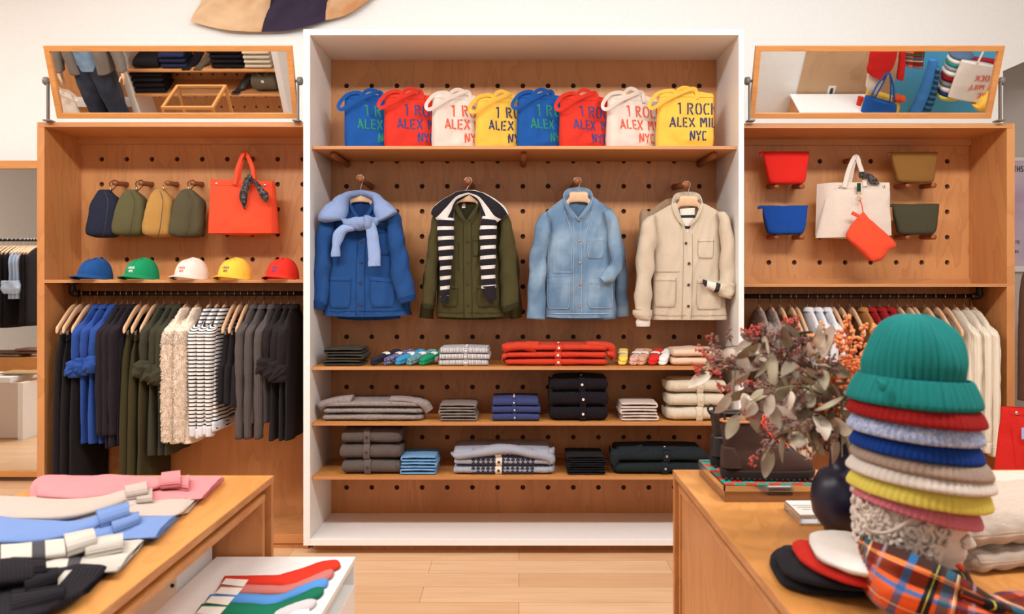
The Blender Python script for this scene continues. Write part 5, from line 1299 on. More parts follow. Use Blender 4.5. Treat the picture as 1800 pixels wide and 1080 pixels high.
# long socks on the white table
def long_sock(name, lab, pts, mat, zt, tag_pts=None, g='long socks on the white table'):
    """pts: [(xnear... far edge px, near edge px)] along the sock on plane zt"""
    t = thing('sock', lab, 'sock', PZ(pts[0][0], pts[0][1], zt), g)
    secs = []
    for i, (xa, ya, xb, yb) in enumerate(pts):
        a, b = PZ(xa, ya, zt), PZ(xb, yb, zt); k = .45 if i in (0, len(pts)-1) else 1
        secs.append(((a+b)/2+V((0, 0, .006)), (b-a)/2, V((0, 0, .0058*k)), 3))
    mk('body', MB().loft(secs, 44, 20, .0012, (30, 30, 30)), mat, t)
    if tag_pts:
        v = [PZ(x, y, zt+.0135) for x, y in tag_pts]
        lo = [p+V((0, 0, -.001)) for p in v]
        mk('card_wrap', MB().hexa([lo[3], lo[2], lo[1], lo[0], v[3], v[2], v[1], v[0]]), M_paper, t, smooth=False, label='white card wrapped round the sock')
def sc(x, y): return (260+x/4.737, 960+y/4.737)
def sk(l): return [sc(a, b)+sc(c, d) for a, b, c, d in l]
long_sock('s', 'scarlet long sock, farthest of the row on the white table', sk([(640, 268, 606, 340), (830, 270, 800, 346), (1080, 262, 1060, 350), (1130, 250, 1160, 362), (1300, 200, 1320, 320), (1440, 152, 1480, 250), (1560, 136, 1570, 214), (1600, 160, 1604, 190)]), fab('scarlet_sock_knit', (226, 54, 32), rib=(0, .004)), WZ, [sc(650, 272), sc(836, 282), sc(796, 340), sc(612, 318)])
long_sock('s', 'dusty rose long sock beside the scarlet one', sk([(600, 345, 560, 415), (800, 345, 770, 418), (1000, 350, 980, 418), (1160, 350, 1150, 415), (1300, 300, 1320, 360), (1440, 235, 1460, 320), (1520, 212, 1530, 280), (1548, 225, 1548, 255)]), fab('rose_sock_knit', (206, 122, 114), rib=(0, .004)), WZ, [sc(608, 345), sc(790, 350), sc(740, 410), sc(556, 396)])
long_sock('s', 'sky blue long sock between rose and green', sk([(520, 425, 478, 492), (720, 420, 680, 498), (900, 425, 880, 510), (1040, 430, 1030, 518), (1160, 410, 1180, 460), (1330, 320, 1350, 400), (1450, 284, 1480, 360), (1502, 300, 1500, 325)]), fab('sky_sock_knit', (86, 150, 220), rib=(0, .004)), WZ, [sc(530, 420), sc(722, 424), sc(664, 494), sc(476, 472)])
long_sock('s', 'bottle green long sock in front of the blue one', sk([(450, 505, 400, 580), (650, 500, 600, 600), (850, 500, 830, 640), (1000, 510, 1020, 660), (1110, 490, 1120, 570), (1260, 430, 1290, 500), (1400, 362, 1420, 450), (1466, 375, 1460, 415)]), fab('bottle_green_sock_knit', (16, 118, 86), rib=(0, .004)), WZ, [sc(450, 504), sc(654, 508), sc(590, 580), sc(400, 562)])
long_sock('s', 'pale grey long sock, nearest of the row on the white table', sk([(900, 620, 900, 700), (1060, 560, 1080, 640), (1200, 500, 1220, 590), (1340, 462, 1360, 540), (1404, 470, 1400, 505)]), fab('pale_grey_sock_knit', (212, 208, 210), rib=(0, .004)), WZ)
long_sock('s', 'white sock peeping out at the bottom edge of the white table', sk([(1100, 640, 1110, 720), (1220, 560, 1230, 650), (1340, 538, 1350, 600)]), fab('white_sock_knit', (240, 238, 236), rib=(0, .004)), WZ)
# sweaters on the left table
def flat(t, name, secs_px, mat, z, h, nr=40, amp=.009, e=2.8, ns=36, d=None):
    """secs: (far edge px, near edge px, [height factor, z offset])"""
    secs = []
    for s_ in secs_px:
        k, zo = (list(s_[4:])+[1, 0])[:2] if len(s_) > 4 else (1, 0)
        if len(s_) == 6: k, zo = s_[4], s_[5]
        a, b = PZ(s_[0], s_[1], z+zo), PZ(s_[2], s_[3], z+zo)
        secs.append(((a+b)/2+V((0, 0, h*k/2)), (b-a)/2, V((0, 0, h*k/2)), e))
    return mk(name, MB().loft(secs, nr, ns, amp, (9, 9, 9), disp=d), mat, t)
def sweater(lab, mat, cuffm, bodyp, sleeves, cuffs, under=None, h=.03, bandm=None):
    t = thing('folded_sweater', lab, 'folded sweater', PZ(bodyp[1][2], bodyp[1][3], TH), 'sweaters on the left table')
    flat(t, 'body', bodyp, mat, TH+.0005, h*.52, e=3.4)
    flat(t, 'body', [tuple(q[:4])+(q[4], (q[5] if len(q) > 5 else 0)+h*.47) for q in bodyp[:-1]]+[(bodyp[-1][0]-7, bodyp[-1][1], bodyp[-1][2]-9, bodyp[-1][3]-1, .5, h*.47)], mat, TH, h*.52, e=3.4)
    if under:
        flat(t, 'hem', under, bandm or mat, TH+.0005, h*.45, e=3.4); flat(t, 'hem', [tuple(q[:4])+(q[4], h*.42) for q in under[:-1]]+[(under[-1][0]-6, under[-1][1], under[-1][2]-9, under[-1][3]-2, .5, h*.42)], bandm or mat, TH, h*.4, e=3.4)
    for s_ in sleeves: flat(t, 'sleeve', s_, mat, TH, .024, amp=.003, e=2.3)
    for s_ in cuffs:
        a, b = s_[0], s_[-1]; a = a[:4]+(1,)+a[5:]; b2 = b[:4]+(1,)+b[5:]
        a = a[:5]+((a[5]+b[5])/2-.002,); b2 = (b[0]+2, b[1]-2, b[2]+2, b[3]+3, 1, a[5]+.001); md = tuple((p_+q_)/2 for p_, q_ in zip(a, b2))
        flat(t, 'cuff', [a, md, b2, tuple(b2[:4])+(.96, b2[5])], cuffm, TH, .029, nr=24, amp=.001, e=3.2, ns=120, d=lambda p, th, tt: .004*abs(math.sin(th*9))**.7-.003)
    return t
def kn(n_, c, **k): return fab(n_, c, rib=(0, .006), bs=.4, **k)
pk, om, bl = (214, 132, 134), (186, 170, 158), (112, 138, 188)
M_pk, M_om, M_bl = fab('pink_lambswool', pk, bs=.5), fab('oatmeal_lambswool', om, bs=.5), fab('cornflower_lambswool', bl, bs=.5)
R_pk, R_om, R_bl = kn('pink_rib', pk), kn('oatmeal_rib', om), kn('cornflower_rib', bl)
sweater('pink folded sweater, farthest on the left table', M_pk, R_pk,
        [(52, 862, 52, 878, .5, 0), (70, 845, 62, 892, 1, 0), (140, 842, 120, 896, 1.2, 0), (220, 842, 220, 888, 1.1, 0), (300, 843, 300, 884, .9, 0), (385, 843, 350, 882, .8, 0), (393, 845, 362, 876, .5, 0)],
        [[(70, 852, 64, 880, 1, .03), (150, 854, 140, 884, 1, .034), (225, 856, 220, 874, 1, .03), (288, 848, 286, 862, .9, .028)]], [[(284, 844, 282, 864, .95, .032), (300, 836, 302, 860, 1, .036), (314, 842, 314, 858, .9, .032)], [(306, 854, 300, 866, .8, .02), (330, 850, 328, 866, .8, .02)]])
sweater('oatmeal folded sweater between the pink and the blue ones', M_om, R_om,
        [(-90, 880, -90, 930, 1, 0), (-30, 878, -40, 930, 1.1, 0), (60, 884, 60, 930, 1.2, 0), (160, 888, 150, 922, 1.1, 0), (250, 886, 240, 914, 1, 0), (320, 882, 300, 912, .9, 0), (352, 880, 330, 905, .8, 0)],
        [[(-60, 880, -60, 920, 1.2, .03), (40, 885, 30, 922, 1.2, .032), (120, 888, 110, 920, 1.1, .03), (180, 882, 180, 904, 1, .03), (226, 866, 228, 884, .9, .028)], [(60, 905, 60, 932, 1, .01), (150, 904, 150, 925, 1, .012), (226, 886, 228, 900, .9, .014), (250, 880, 250, 894, .8, .014)]],
        [[(218, 868, 222, 886, .9, .03), (240, 858, 244, 880, 1, .034), (254, 862, 256, 876, .9, .03)], [(240, 880, 240, 896, .8, .016), (265, 874, 265, 890, .8, .016)]])
sweater('cornflower blue folded sweater in the middle of the left table', M_bl, R_bl,
        [(-90, 920, -90, 985, 1, 0), (-40, 918, -50, 985, 1.1, 0), (60, 926, 50, 975, 1.2, 0), (150, 930, 140, 962, 1, 0), (240, 918, 230, 954, 1, 0), (304, 910, 272, 950, .8, 0), (315, 912, 280, 944, .5, 0)],
        [[(-60, 922, -60, 968, 1.3, .03), (0, 922, 0, 966, 1.3, .032), (70, 926, 70, 962, 1.1, .03), (130, 928, 130, 948, 1, .03), (176, 914, 178, 932, .9, .028)], [(-60, 965, -60, 990, 1, .004), (50, 958, 60, 982, 1, .008), (140, 945, 146, 962, 1, .012), (196, 930, 200, 948, .9, .014)]],
        [[(168, 912, 176, 936, .9, .03), (200, 896, 210, 922, 1, .034), (222, 900, 224, 916, .8, .03)], [(192, 928, 200, 950, .85, .018), (226, 914, 236, 938, .9, .02), (240, 918, 242, 930, .7, .018)]])
M_wb = fab('cream_knit_charcoal_bands', (200, 192, 180), stripe=(1, .088, .3, (70, 68, 72), .2)); M_wr = kn('cream_rib', (200, 192, 180))
sweater('cream folded sweater with charcoal bands on the left table', M_wb, M_wr,
        [(-80, 975, -90, 1030, 1, 0), (0, 972, -10, 1024, 1.1, 0), (80, 972, 70, 1012, 1.1, 0), (130, 972, 120, 1010, 1, 0), (160, 966, 150, 1010, .9, 0)],
        [[(-80, 975, -80, 1005, 1, .028), (0, 970, 0, 1000, 1, .03), (60, 966, 60, 992, 1, .03), (112, 958, 116, 984, .9, .03)]],
        [[(112, 956, 118, 986, .95, .03), (140, 946, 150, 974, 1, .034), (160, 948, 166, 966, .9, .03)], [(146, 966, 150, 990, .9, .018), (190, 952, 196, 982, .95, .018), (212, 956, 212, 974, .7, .018)]],
        under=[(150, 962, 140, 1012, .9, 0), (200, 952, 190, 1012, 1, 0), (250, 944, 206, 1010, .9, 0), (264, 948, 214, 1004, .5, 0)], bandm=M_wr)
M_bw = fab('black_knit_one_white_band', (24, 20, 26), rib=(1, .008)); R_bk = kn('black_rib', (24, 20, 26))
t = sweater('black folded sweater with white bands, nearest on the left table', M_bw, R_bk,
        [(-60, 1020, -70, 1110, 1.1, 0), (20, 1014, 10, 1110, 1.2, 0), (90, 1008, 70, 1090, 1.1, 0), (150, 1002, 110, 1070, 1, 0), (186, 1002, 140, 1054, .9, 0), (193, 1008, 156, 1044, .5, 0)],
        [[(-60, 1010, -60, 1050, 1.4, .03), (20, 1000, 20, 1040, 1.4, .032), (60, 1000, 60, 1032, 1.2, .03)]],
        [[(20, 998, 26, 1030, 1.3, .03), (56, 994, 62, 1024, 1.4, .036), (76, 1002, 78, 1022, 1, .034)], [(40, 1024, 44, 1056, 1.2, .02), (80, 1012, 86, 1044, 1.3, .026), (98, 1020, 98, 1036, 1, .024)], [(20, 1056, 20, 1100, 1.2, .01), (80, 1046, 84, 1080, 1.2, .014), (108, 1052, 108, 1070, 1, .012)]])
for a, b, c, d in ((84, 1002, 76, 1024), (120, 1004, 92, 1036)):
    flat(t, 'white_band', [(a-4, b, c-4, d, .3, .03), (a+8, b-1, c+8, d-1, .3, .03)], M_wr, TH, .012, nr=8, amp=0)
flat(t, 'white_band', [(18, 1066, 18, 1084, .4, .022), (36, 1062, 38, 1078, .4, .022)], M_wr, TH, .02, nr=8, amp=0)

# ---------------------------------------------------------------- right table: boots on the chequered stand
fy = PZ(1272, 884, TH).y; by_ = fy+.47; sx0 = PZ(1272, 884, TH).x; sx1 = sx0+.33; bh = .047
sx1 = P(1442, 0, fy).x
t = thing('display_stand', 'chrome edged stand with a red and teal chequered top under the boots', 'display stand', V(((sx0+sx1)/2, fy, TH)))
zt_ = TH+bh
M_tin = plain('mirrored_acrylic', (150, 130, 120), .06, .9)
fyb = .66*F/(836-CY)+.01
mk('base', MB().box(sx0+.004, sx1-.004, fy+.004, fyb-.004, TH, zt_-.012), M_tin, t, smooth=False)
mk('rim', MB().box(sx0, sx1, fy, fy+.006, zt_-.014, zt_+.004).box(sx0, sx0+.006, fy, fyb, zt_-.014, zt_+.004).box(sx1-.006, sx1, fy, fyb, zt_-.014, zt_+.004).box(sx0, sx1, fyb-.006, fyb, zt_-.014, zt_+.004), M_chrome, t, bevel=.001)
n1, n2 = 8, 8; mb = MB()
for i in range(n1):
    for j in range(n2):
        a, b = sx0+.006+(sx1-sx0-.012)*i/n1, sx0+.006+(sx1-sx0-.012)*(i+1)/n1
        c, d = fy+.006+(fyb-fy-.012)*j/n2, fy+.006+(fyb-fy-.012)*(j+1)/n2
        mb.add([(a, c, zt_), (b, c, zt_), (b, d, zt_), (a, d, zt_)], [(0, 1, 2, 3)], None, (i+j) % 2)
mk('chequered_top', mb, [plain('red_enamel', (214, 54, 38), .3), plain('teal_enamel', (28, 160, 138), .3)], t, smooth=False)
def boot(lab, hx, fyc, mat, solem, lace, lining):
    """heel px hx at depth fyc, toe to the right"""
    x0 = P(hx, 0, fyc).x; z0 = zt_+.001; X = Matrix.Translation(V((x0, fyc, z0))) @ Matrix.Rotation(math.radians(-4), 4, 'Z') @ Matrix.Scale(.98, 4)
    t = thing('boot', lab, 'boot', V((x0+.12, fyc, z0)), None)
    def sl(z, xa, xb, w, e=2.6): return (V(((xa+xb)/2, 0, z)), V(((xb-xa)/2, 0, 0)), V((0, w, 0)), e)
    mb = MB(X); mb.loft([sl(.028, .004, .282, .046), sl(.045, .002, .284, .047), sl(.062, .002, .272, .045), sl(.078, .004, .245, .041), sl(.092, .006, .205, .037), (V((.088, 0, .107)), V((.082, 0, .0)), V((0, .036, 0)), 2.6), sl(.125, .004, .142, .036), sl(.145, .001, .128, .037), sl(.165, -.002, .12, .038), sl(.178, -.002, .118, .038)], 40, 36, .0015, (20, 20, 20), caps=False)
    mk('upper', mb, mat, t)
    mb = MB(X); mb.loft([sl(.181, -.004, .119, .039), sl(.178, .004, .112, .033), sl(.12, .012, .104, .028)], 10, 30, caps=False); mb.tube([(.058+.062*math.cos(a), .039*math.sin(a), .181) for a in [i*2*PI/24 for i in range(25)]], .0035, 8)
    mk('lining', mb, lining, t)
    mb = MB(X); mb.loft([sl(0, .0, .274, .046, 3), sl(.008, -.003, .286, .049, 3), sl(.026, -.004, .291, .051, 3), sl(.031, .0, .288, .049, 3)], 10, 44)
    for i in range(16):
        for s_ in (-1, 1): mb.box(.004+i*.0172, .012+i*.0172, s_*.044-.006, s_*.044+.006, -.001, .008)
    mk('sole', mb, solem, t)
    mk('heel_counter', MB(X).loft([sl(.035, -.001, .07, .047, 3), sl(.07, -.001, .06, .043, 3), sl(.1, .002, .04, .0385, 3)], 10, 28), mat, t)
    mk('pull_loop', MB(X).tube([(.004, 0, .165), (-.010, 0, .185), (-.006, 0, .202), (.008, 0, .2), (.012, 0, .172)], .004, 6, m=16), mat, t)
    mb = MB(X); eb = MB(X)
    zs = [(.118, .175), (.128, .158), (.14, .14), (.158, .122), (.182, .108), (.205, .1)]
    for i, (x, z) in enumerate(zs):
        for s_ in (-1, 1): eb.tube([(x-.004, s_*.018, z-.006), (x, s_*.022, z+.002), (x+.006, s_*.018, z-.003)], .0018, 6, m=6)
    for (xa, za), (xb, zb_) in zip(zs[:-1], zs[1:]):
        mb.tube([(xa, -.02, za), ((xa+xb)/2+.004, 0, (za+zb_)/2+.008), (xb, .02, zb_)], .0028, 6, m=8); mb.tube([(xa, .02, za), ((xa+xb)/2+.004, 0, (za+zb_)/2+.01), (xb, -.02, zb_)], .0028, 6, m=8)
    for s_ in (-1, 1):
        mb.tube([(.13, 0, .178), (.14, s_*.03, .196), (.165, s_*.05, .185), (.16, s_*.04, .165), (.135, s_*.01, .172)], .0026, 6, m=20); mb.tube([(.13, 0, .178), (.15, s_*.02, .165), (.168, s_*.035, .14)], .0026, 6, m=10)
    mk('laces', mb, lace, t); mk('eyelets', eb, M_steel, t)
M_boot = fab('dark_brown_suede', (66, 46, 38), rough=.85, bs=.3)
boot('dark brown hiking boot with red laces on the chequered stand', 1268, fy+.12, M_boot, fab('dark_rubber', (44, 34, 32), rough=.6), plain('red_lace', (226, 70, 40), .8), plain('tan_leather', (188, 128, 76), .5))
boot('black leather hiking boot standing behind the brown one', 1250, fy+.29, plain('black_leather', (34, 28, 28), .35), fab('black_rubber', (30, 26, 26), rough=.6), plain('black_lace', (40, 34, 34), .8), plain('dark_leather', (60, 44, 36), .5))
# acrylic block with price sheet
ay = PZ(1405, 925, TH).y; a_ = [PZ(1372, 897, TH), PZ(1408, 925, TH)]
q = [PZ(1406, 925, TH), PZ(1462, 925, TH), PZ(1462, 896, TH), PZ(1378, 896, TH)]
q[2] = V((q[1].x, q[3].y, TH))
t = thing('acrylic_sign_block', 'clear acrylic sign block lying in front of the vase', 'sign', q[0])
up = V((0, 0, .026)); M_acr = plain('clear_acrylic', (240, 240, 240), .03, 0, .92)
mk('block', MB().hexa([p+V((0, 0, .001)) for p in q]+[p+up for p in q]), M_acr, t, bevel=.001)
sh = [p.lerp((q[0]+q[2])/2, .08)+V((0, 0, .0272)) for p in q]
mk('paper', MB().hexa([p-V((0, 0, .001)) for p in sh]+sh), M_paper, t, smooth=False)
lb = MB(); c0 = (q[0]+q[2])/2+V((0, 0, .0282))
for k in range(3): lb.box(c0.x-.03+.008*k, c0.x+.03-.01*k, c0.y+.02-.02*k, c0.y+.0215-.02*k, c0.z-.0006, c0.z)
mk('print', lb, M_ink, t, smooth=False)
# vase
VY = PZ(1486, 943, TH).y; vx = P(1486, 0, VY).x
t = thing('vase', 'round matt navy blue vase on the right table holding the branches', 'vase', V((vx, VY, TH)))
Rv = 59*VY/F; vs_ = VY/F
mk('body', MB().lathe([(0, 0), (.05, 0), (.052, .003), (.053, .022), (.062, .03), (Rv*.93, .06), (Rv, .1), (Rv*.93, .138), (.065, .168), (.041, .178), (.039, .2), (.038, .262), (.034, .262), (.033, .18), (0, .17)], V((vx, VY, TH)), 64), plain('matt_navy_ceramic', (22, 20, 48), .38), t)
# ---------------------------------------------------------------- bouquet
mouth = V((vx, VY, TH+.25)); rb = random.Random(11)
M_stem = plain('brown_stem', (96, 70, 52), .7); M_stemg = plain('olive_stem', (150, 140, 96), .6)
def leafmat(n_, a, b):
    t_ = NT(n_); tc_ = t_.n('ShaderNodeTexCoord'); nz_ = t_.n('ShaderNodeTexNoise', i_Scale=14., i_Detail=2.); t_.t.links.new(tc_.outputs['Object'], nz_.inputs['Vector'])
    f_ = t_.math('MINIMUM', t_.math('MAXIMUM', t_.math('MULTIPLY', t_.math('SUBTRACT', nz_.outputs[0], .4), 5.), 0), 1)
    return t_.out(t_.mix(f_, lin(a), lin(b)), .6)
M_lf = leafmat('dried_eucalyptus_leaf', (168, 156, 130), (138, 118, 100)); M_lf2 = leafmat('pale_dried_leaf', (214, 202, 182), (182, 156, 138)); M_seed = plain('dusky_red_seed', (138, 98, 88), .8); M_seedr = plain('red_berry', (190, 70, 56), .6); M_berry = plain('orange_berry', (232, 138, 78), .5)
def leaf(mb, p, d, L, W, mi, rr):
    d = d.normalized(); s_ = d.cross(V((rr.uniform(-1, 1), rr.uniform(-.8, .3), rr.uniform(-1, 1)))).normalized(); n = s_.cross(d)
    bend = rr.uniform(-.35, .35)
    vs = []; m = 8
    for i in range(m+1):
        q = i/m; w_ = W*math.sin(PI*min(1, q*.94+.03))**.75*(1-.25*q); c = p+d*(L*q)+n*(bend*L*q*q)
        cup = .35*w_
        vs += [c-s_*w_+n*cup, c, c+s_*w_+n*cup]
    fs = []
    for i in range(m): fs += [(i*3, i*3+1, i*3+4, i*3+3), (i*3+1, i*3+2, i*3+5, i*3+4)]
    mb.add(vs, fs, None, mi)
    mb.add([v-n*.0012 for v in vs], [tuple(reversed(f)) for f in fs], None, mi)
def branch(lab, name, ctrl, kind, nleaf, seed, g):
    """ctrl: px, py, depth points from the tip end; starts in the vase"""
    rr = random.Random(seed); t = thing(name, lab, 'branch', mouth, g)
    pts = spline([V((vx+rr.uniform(-.015, .015), VY+rr.uniform(-.01, .01), TH+.2)), mouth+V((rr.uniform(-.015, .015), 0, .02))]+[P(x, y, Y) for x, y, Y in ctrl], 50)
    sb = MB(); sb.tube(pts, .0032, 6, r2=.0012)
    lf = MB(); sd = MB(); br = MB()
    def near(i): return (pts[min(i+1, 50)]-pts[i-1]).normalized()
    if kind in ('euc', 'seed'):
        for k in range(nleaf):
            i = int(14+36*(k+rr.random())/nleaf); i = min(i, 49); d = near(i); side = V((rr.uniform(-1, 1), rr.uniform(-1, .6), rr.uniform(-1, .8))).normalized()
            p = pts[i]; st = (d*.5+side).normalized(); e = p+st*rr.uniform(.01, .04); sb.tube([p, e], .001, 4)
            L = rr.uniform(.045, .085); leaf(lf, e, (st+V((0, 0, -.5))).normalized(), L, L*rr.uniform(.26, .36), 1 if rr.random() < .3 else 0, rr)
        for k in range(int(nleaf*(2.0 if kind == 'seed' else .6))):
            i = min(49, int(16+34*rr.random())); p = pts[i]; d = (near(i)*.6+V((rr.uniform(-1, 1), rr.uniform(-1, .6), rr.uniform(-.6, 1)))).normalized(); L = rr.uniform(.03, .06)
            for q in range(7):
                d2 = (d+V((rr.uniform(-1, 1), rr.uniform(-1, 1), rr.uniform(-1, 1)))*.55).normalized(); e = p+d*L*rr.uniform(.3, .7); f = e+d2*rr.uniform(.01, .024)
                sb.tube([p, e, f], .0008, 4)
                for z in range(3): sd.ball(f+V((rr.uniform(-1, 1), rr.uniform(-1, 1), rr.uniform(-1, 1)))*.004, rr.uniform(.0022, .0034), 6, 4, 1 if rr.random() < .06 or i > 46 else 0)
    else:
        for k in range(nleaf):
            q = rr.random(); i = min(49, int(14+36*q)); p = pts[i].lerp(pts[i+1], rr.random()); off = V((rr.gauss(0, 1), rr.gauss(0, 1), rr.gauss(0, 1))).normalized()*rr.uniform(.005, .013)
            br.ball(p+off, rr.uniform(.0042, .0058), 9, 6)
        for k in range(5):
            i = rr.randint(18, 42); p = pts[i]; d = (near(i)+V((rr.uniform(-1, 1), rr.uniform(-1, .5), rr.uniform(-.2, .6)))).normalized(); L = rr.uniform(.03, .09)
            sb.tube([p, p+d*L], .0013, 5)
            for z in range(int(L*300)): br.ball(p+d*L*rr.uniform(.3, 1)+V((rr.gauss(0, 1), rr.gauss(0, 1), rr.gauss(0, 1))).normalized()*rr.uniform(.004, .011), rr.uniform(.004, .0056), 9, 6)
    mk('stem', sb, M_stem if kind != 'euc' else M_stemg, t)
    if lf.v: mk('leaves', lf, [M_lf, M_lf2], t)
    if sd.v: mk('seed_clusters', sd, [M_seed, M_seedr], t)['kind'] = 'stuff'
    if br.v: mk('berries', br, M_berry, t)['kind'] = 'stuff'
g1, g2 = 'dried eucalyptus branches in the vase', 'orange berry branches in the vase'
E = [([(1440, 700, 2.1), (1370, 660, 2.08), (1300, 650, 2.06), (1242, 660, 2.05)], 'seed', 14, 'dried branch reaching farthest left with red seed tips'),
     ([(1440, 690, 2.14), (1380, 640, 2.16), (1310, 610, 2.18), (1248, 615, 2.2)], 'seed', 15, 'dried branch with red seeds over the beige folded sweaters'),
     ([(1445, 690, 2.05), (1400, 640, 2.04), (1360, 610, 2.04), (1335, 596, 2.05)], 'seed', 16, 'dried seeded branch rising before the grey fur coats'),
     ([(1450, 700, 2.0), (1410, 680, 1.98), (1350, 690, 1.96), (1300, 720, 1.95)], 'euc', 15, 'leafy dried branch drooping over the boots to the left'),
     ([(1450, 690, 2.08), (1420, 640, 2.06), (1400, 610, 2.05), (1390, 590, 2.04)], 'seed', 13, 'upright dried branch with pale leaves left of the berries'),
     ([(1456, 720, 2.0), (1430, 725, 1.97), (1410, 740, 1.95), (1400, 770, 1.94)], 'euc', 9, 'leafy dried branch hanging down over the boot laces'),
     ([(1460, 700, 1.98), (1450, 660, 1.97), (1440, 640, 1.96), (1430, 620, 1.95)], 'euc', 14, 'leafy dried branch in front of the berry branches'),
     ([(1440, 730, 1.95), (1380, 760, 1.92), (1330, 800, 1.9)], 'seed', 8, 'low dried sprig crossing in front of the brown boot'),
     ([(1475, 730, 2.0), (1490, 700, 1.98), (1498, 690, 1.97), (1492, 650, 1.96)], 'euc', 10, 'leafy dried branch next to the hat stack'),
     ([(1460, 740, 2.0), (1455, 750, 1.96), (1450, 770, 1.95)], 'euc', 8, 'short dried branch drooping over the vase neck'),
     ([(1430, 700, 2.2), (1360, 690, 2.25), (1290, 690, 2.3)], 'seed', 15, 'dried seeded branch at the back of the bouquet')]
for k, (c, kd, n_, lab) in enumerate(E): branch(lab, 'eucalyptus_branch', c, kd, n_, 30+k, g1)
B = [([(1478, 700, 2.12), (1460, 650, 2.12), (1430, 600, 2.12), (1426, 590, 2.12)], 50, 'leftmost orange berry branch'), ([(1482, 690, 2.16), (1478, 640, 2.17), (1470, 600, 2.18), (1446, 574, 2.2)], 62, 'orange berry branch leaning left near the white shirts'),
     ([(1484, 680, 2.14), (1490, 630, 2.15), (1495, 600, 2.16), (1490, 556, 2.17)], 66, 'tallest orange berry branch, standing upright'), ([(1488, 690, 2.18), (1500, 640, 2.2), (1508, 600, 2.22), (1522, 572, 2.24)], 60, 'orange berry branch leaning right towards the teal hat'),
     ([(1490, 700, 2.1), (1512, 660, 2.1), (1524, 620, 2.1), (1535, 596, 2.1)], 56, 'rightmost orange berry branch beside the hat stack'), ([(1470, 740, 2.02), (1440, 720, 2.0), (1424, 712, 1.99)], 14, 'short sparse orange berry branch low in the bouquet'),
     ([(1476, 700, 2.08), (1466, 670, 2.08), (1460, 650, 2.08)], 60, 'stubby orange berry branch in the middle of the bouquet')]
for k, (c, n_, lab) in enumerate(B): branch(lab, 'berry_branch', c, 'berry', n_, 60+k, g2)

# ---------------------------------------------------------------- bust with stacked beanies and tartan scarf
YH = 1.75; hs = YH/F
def beanie(lab, mat, yl, yr_, xl, xr, hb, top=None, ribs=32, flat_=False):
    a, b = P(xl, yl, YH), P(xr, yr_, YH); c = (a+b)/2; R = (b-a).length/2; ax = V((-(b-a).z, 0, (b-a).x)).normalized()
    t = thing('beanie', lab, 'beanie', c, None)
    prof = [(R-.03, .006), (R-.012, -.001), (R-.005, -.004), (R-.001, -.002), (R, .004), (R-.003, hb*.35), (R-.008, hb*.65), (R-.0145, hb*.9), (R-.024, hb), (R*.45, hb), (0, hb)]
    dp = lambda t_, q: .0036*abs(math.sin(ribs*t_))**.6+.003*noise.noise(V((math.cos(t_)*2, math.sin(t_)*2, yl)))
    mk('brim', MB().lathe(prof, c, 324, ax, disp=lambda t_, q: dp(t_, q) if q < .9 else 0), mat, t)
    return t, c, R, ax
def wool(n_, c): return fab(n_, c, bs=.8, weave=420., rib=(1, .0035))
beanie('pink beanie, lowest in the stack on the bust', wool('pink_wool', (214, 118, 132)), 868, 918, 1504, 1711, .028)
beanie('yellow beanie above the pink one on the bust', wool('yellow_wool', (232, 212, 96)), 852, 884, 1499, 1727, .034)
beanie('cream white ribbed beanie above the yellow one', wool('cream_wool', (228, 216, 204)), 824, 852, 1498, 1733, .027)
beanie('taupe beanie between the cream and the royal blue ones', wool('taupe_wool', (170, 146, 130)), 800, 832, 1504, 1729, .026)
beanie('royal blue beanie in the middle of the stack on the bust', wool('royal_blue_wool', (16, 58, 138)), 780, 804, 1503, 1714, .032)
beanie('pale blue flecked beanie under the red one', fab('pale_blue_melange_wool', (140, 154, 190), bs=.8, mott=((186, 190, 210), 130., .9)), 752, 772, 1499, 1714, .032)
beanie('dark red ribbed beanie under the teal one', wool('dark_red_wool', (158, 26, 24)), 722, 744, 1497, 1718, .031)
M_teal = wool('teal_wool', (26, 128, 124))
t, c, R, ax = beanie('teal beanie with turned up cuff crowning the stack', M_teal, 700, 714, 1502, 1706, .034)
c1 = P(1606, 672, YH)
prof = [(.085, -.02), (.094, -.012), (.0955, 0), (.0985, .022), (.0985, .045), (.093, .07), (.084, .094), (.0705, .115), (.052, .131), (.028, .142), (.012, .1455), (0, .146)]
def dd(t_, q): return .0048*abs(math.sin(22*t_))**.6*(1 if q < .6 else max(0, 1-(q-.6)*2.5))+.012*noise.noise(V((math.cos(t_)*1.3+4, math.sin(t_)*1.3, q*3)))
pr2 = [(r, z) for r, z in prof]
mb = MB(); mb.lathe(spline([V((r, z, 0)) for r, z in prof], 40) and [(v.x, v.y) for v in spline([V((r, z, 0)) for r, z in prof], 40)], c1, 288, V((.03, 0, 1)), disp=dd)
mk('crown', mb, M_teal, t)
cf = [(.127, -.043), (.129, -.035), (.122, -.015), (.112, .005), (.107, .012), (.1035, .012), (.102, .004)]
mk('cuff', MB().lathe([(v.x, v.y) for v in spline([V((r, z, 0)) for r, z in cf], 16)], c1, 288, V((.06, 0, 1)), disp=lambda t_, q: .0045*abs(math.sin(26*t_))**.6+.004*noise.noise(V((math.cos(t_)*2, math.sin(t_)*2, 7)))), M_teal, t)
mk('crown_tip', MB().loft([(P(1545, 668, 1.66), V((.006, 0, 0)), V((0, .006, 0))), (P(1551, 676, 1.655), V((.009, 0, 0)), V((0, .008, 0))), (P(1549, 688, 1.652), V((.006, 0, 0)), V((0, .006, 0)))], 10, 14), M_teal, t)
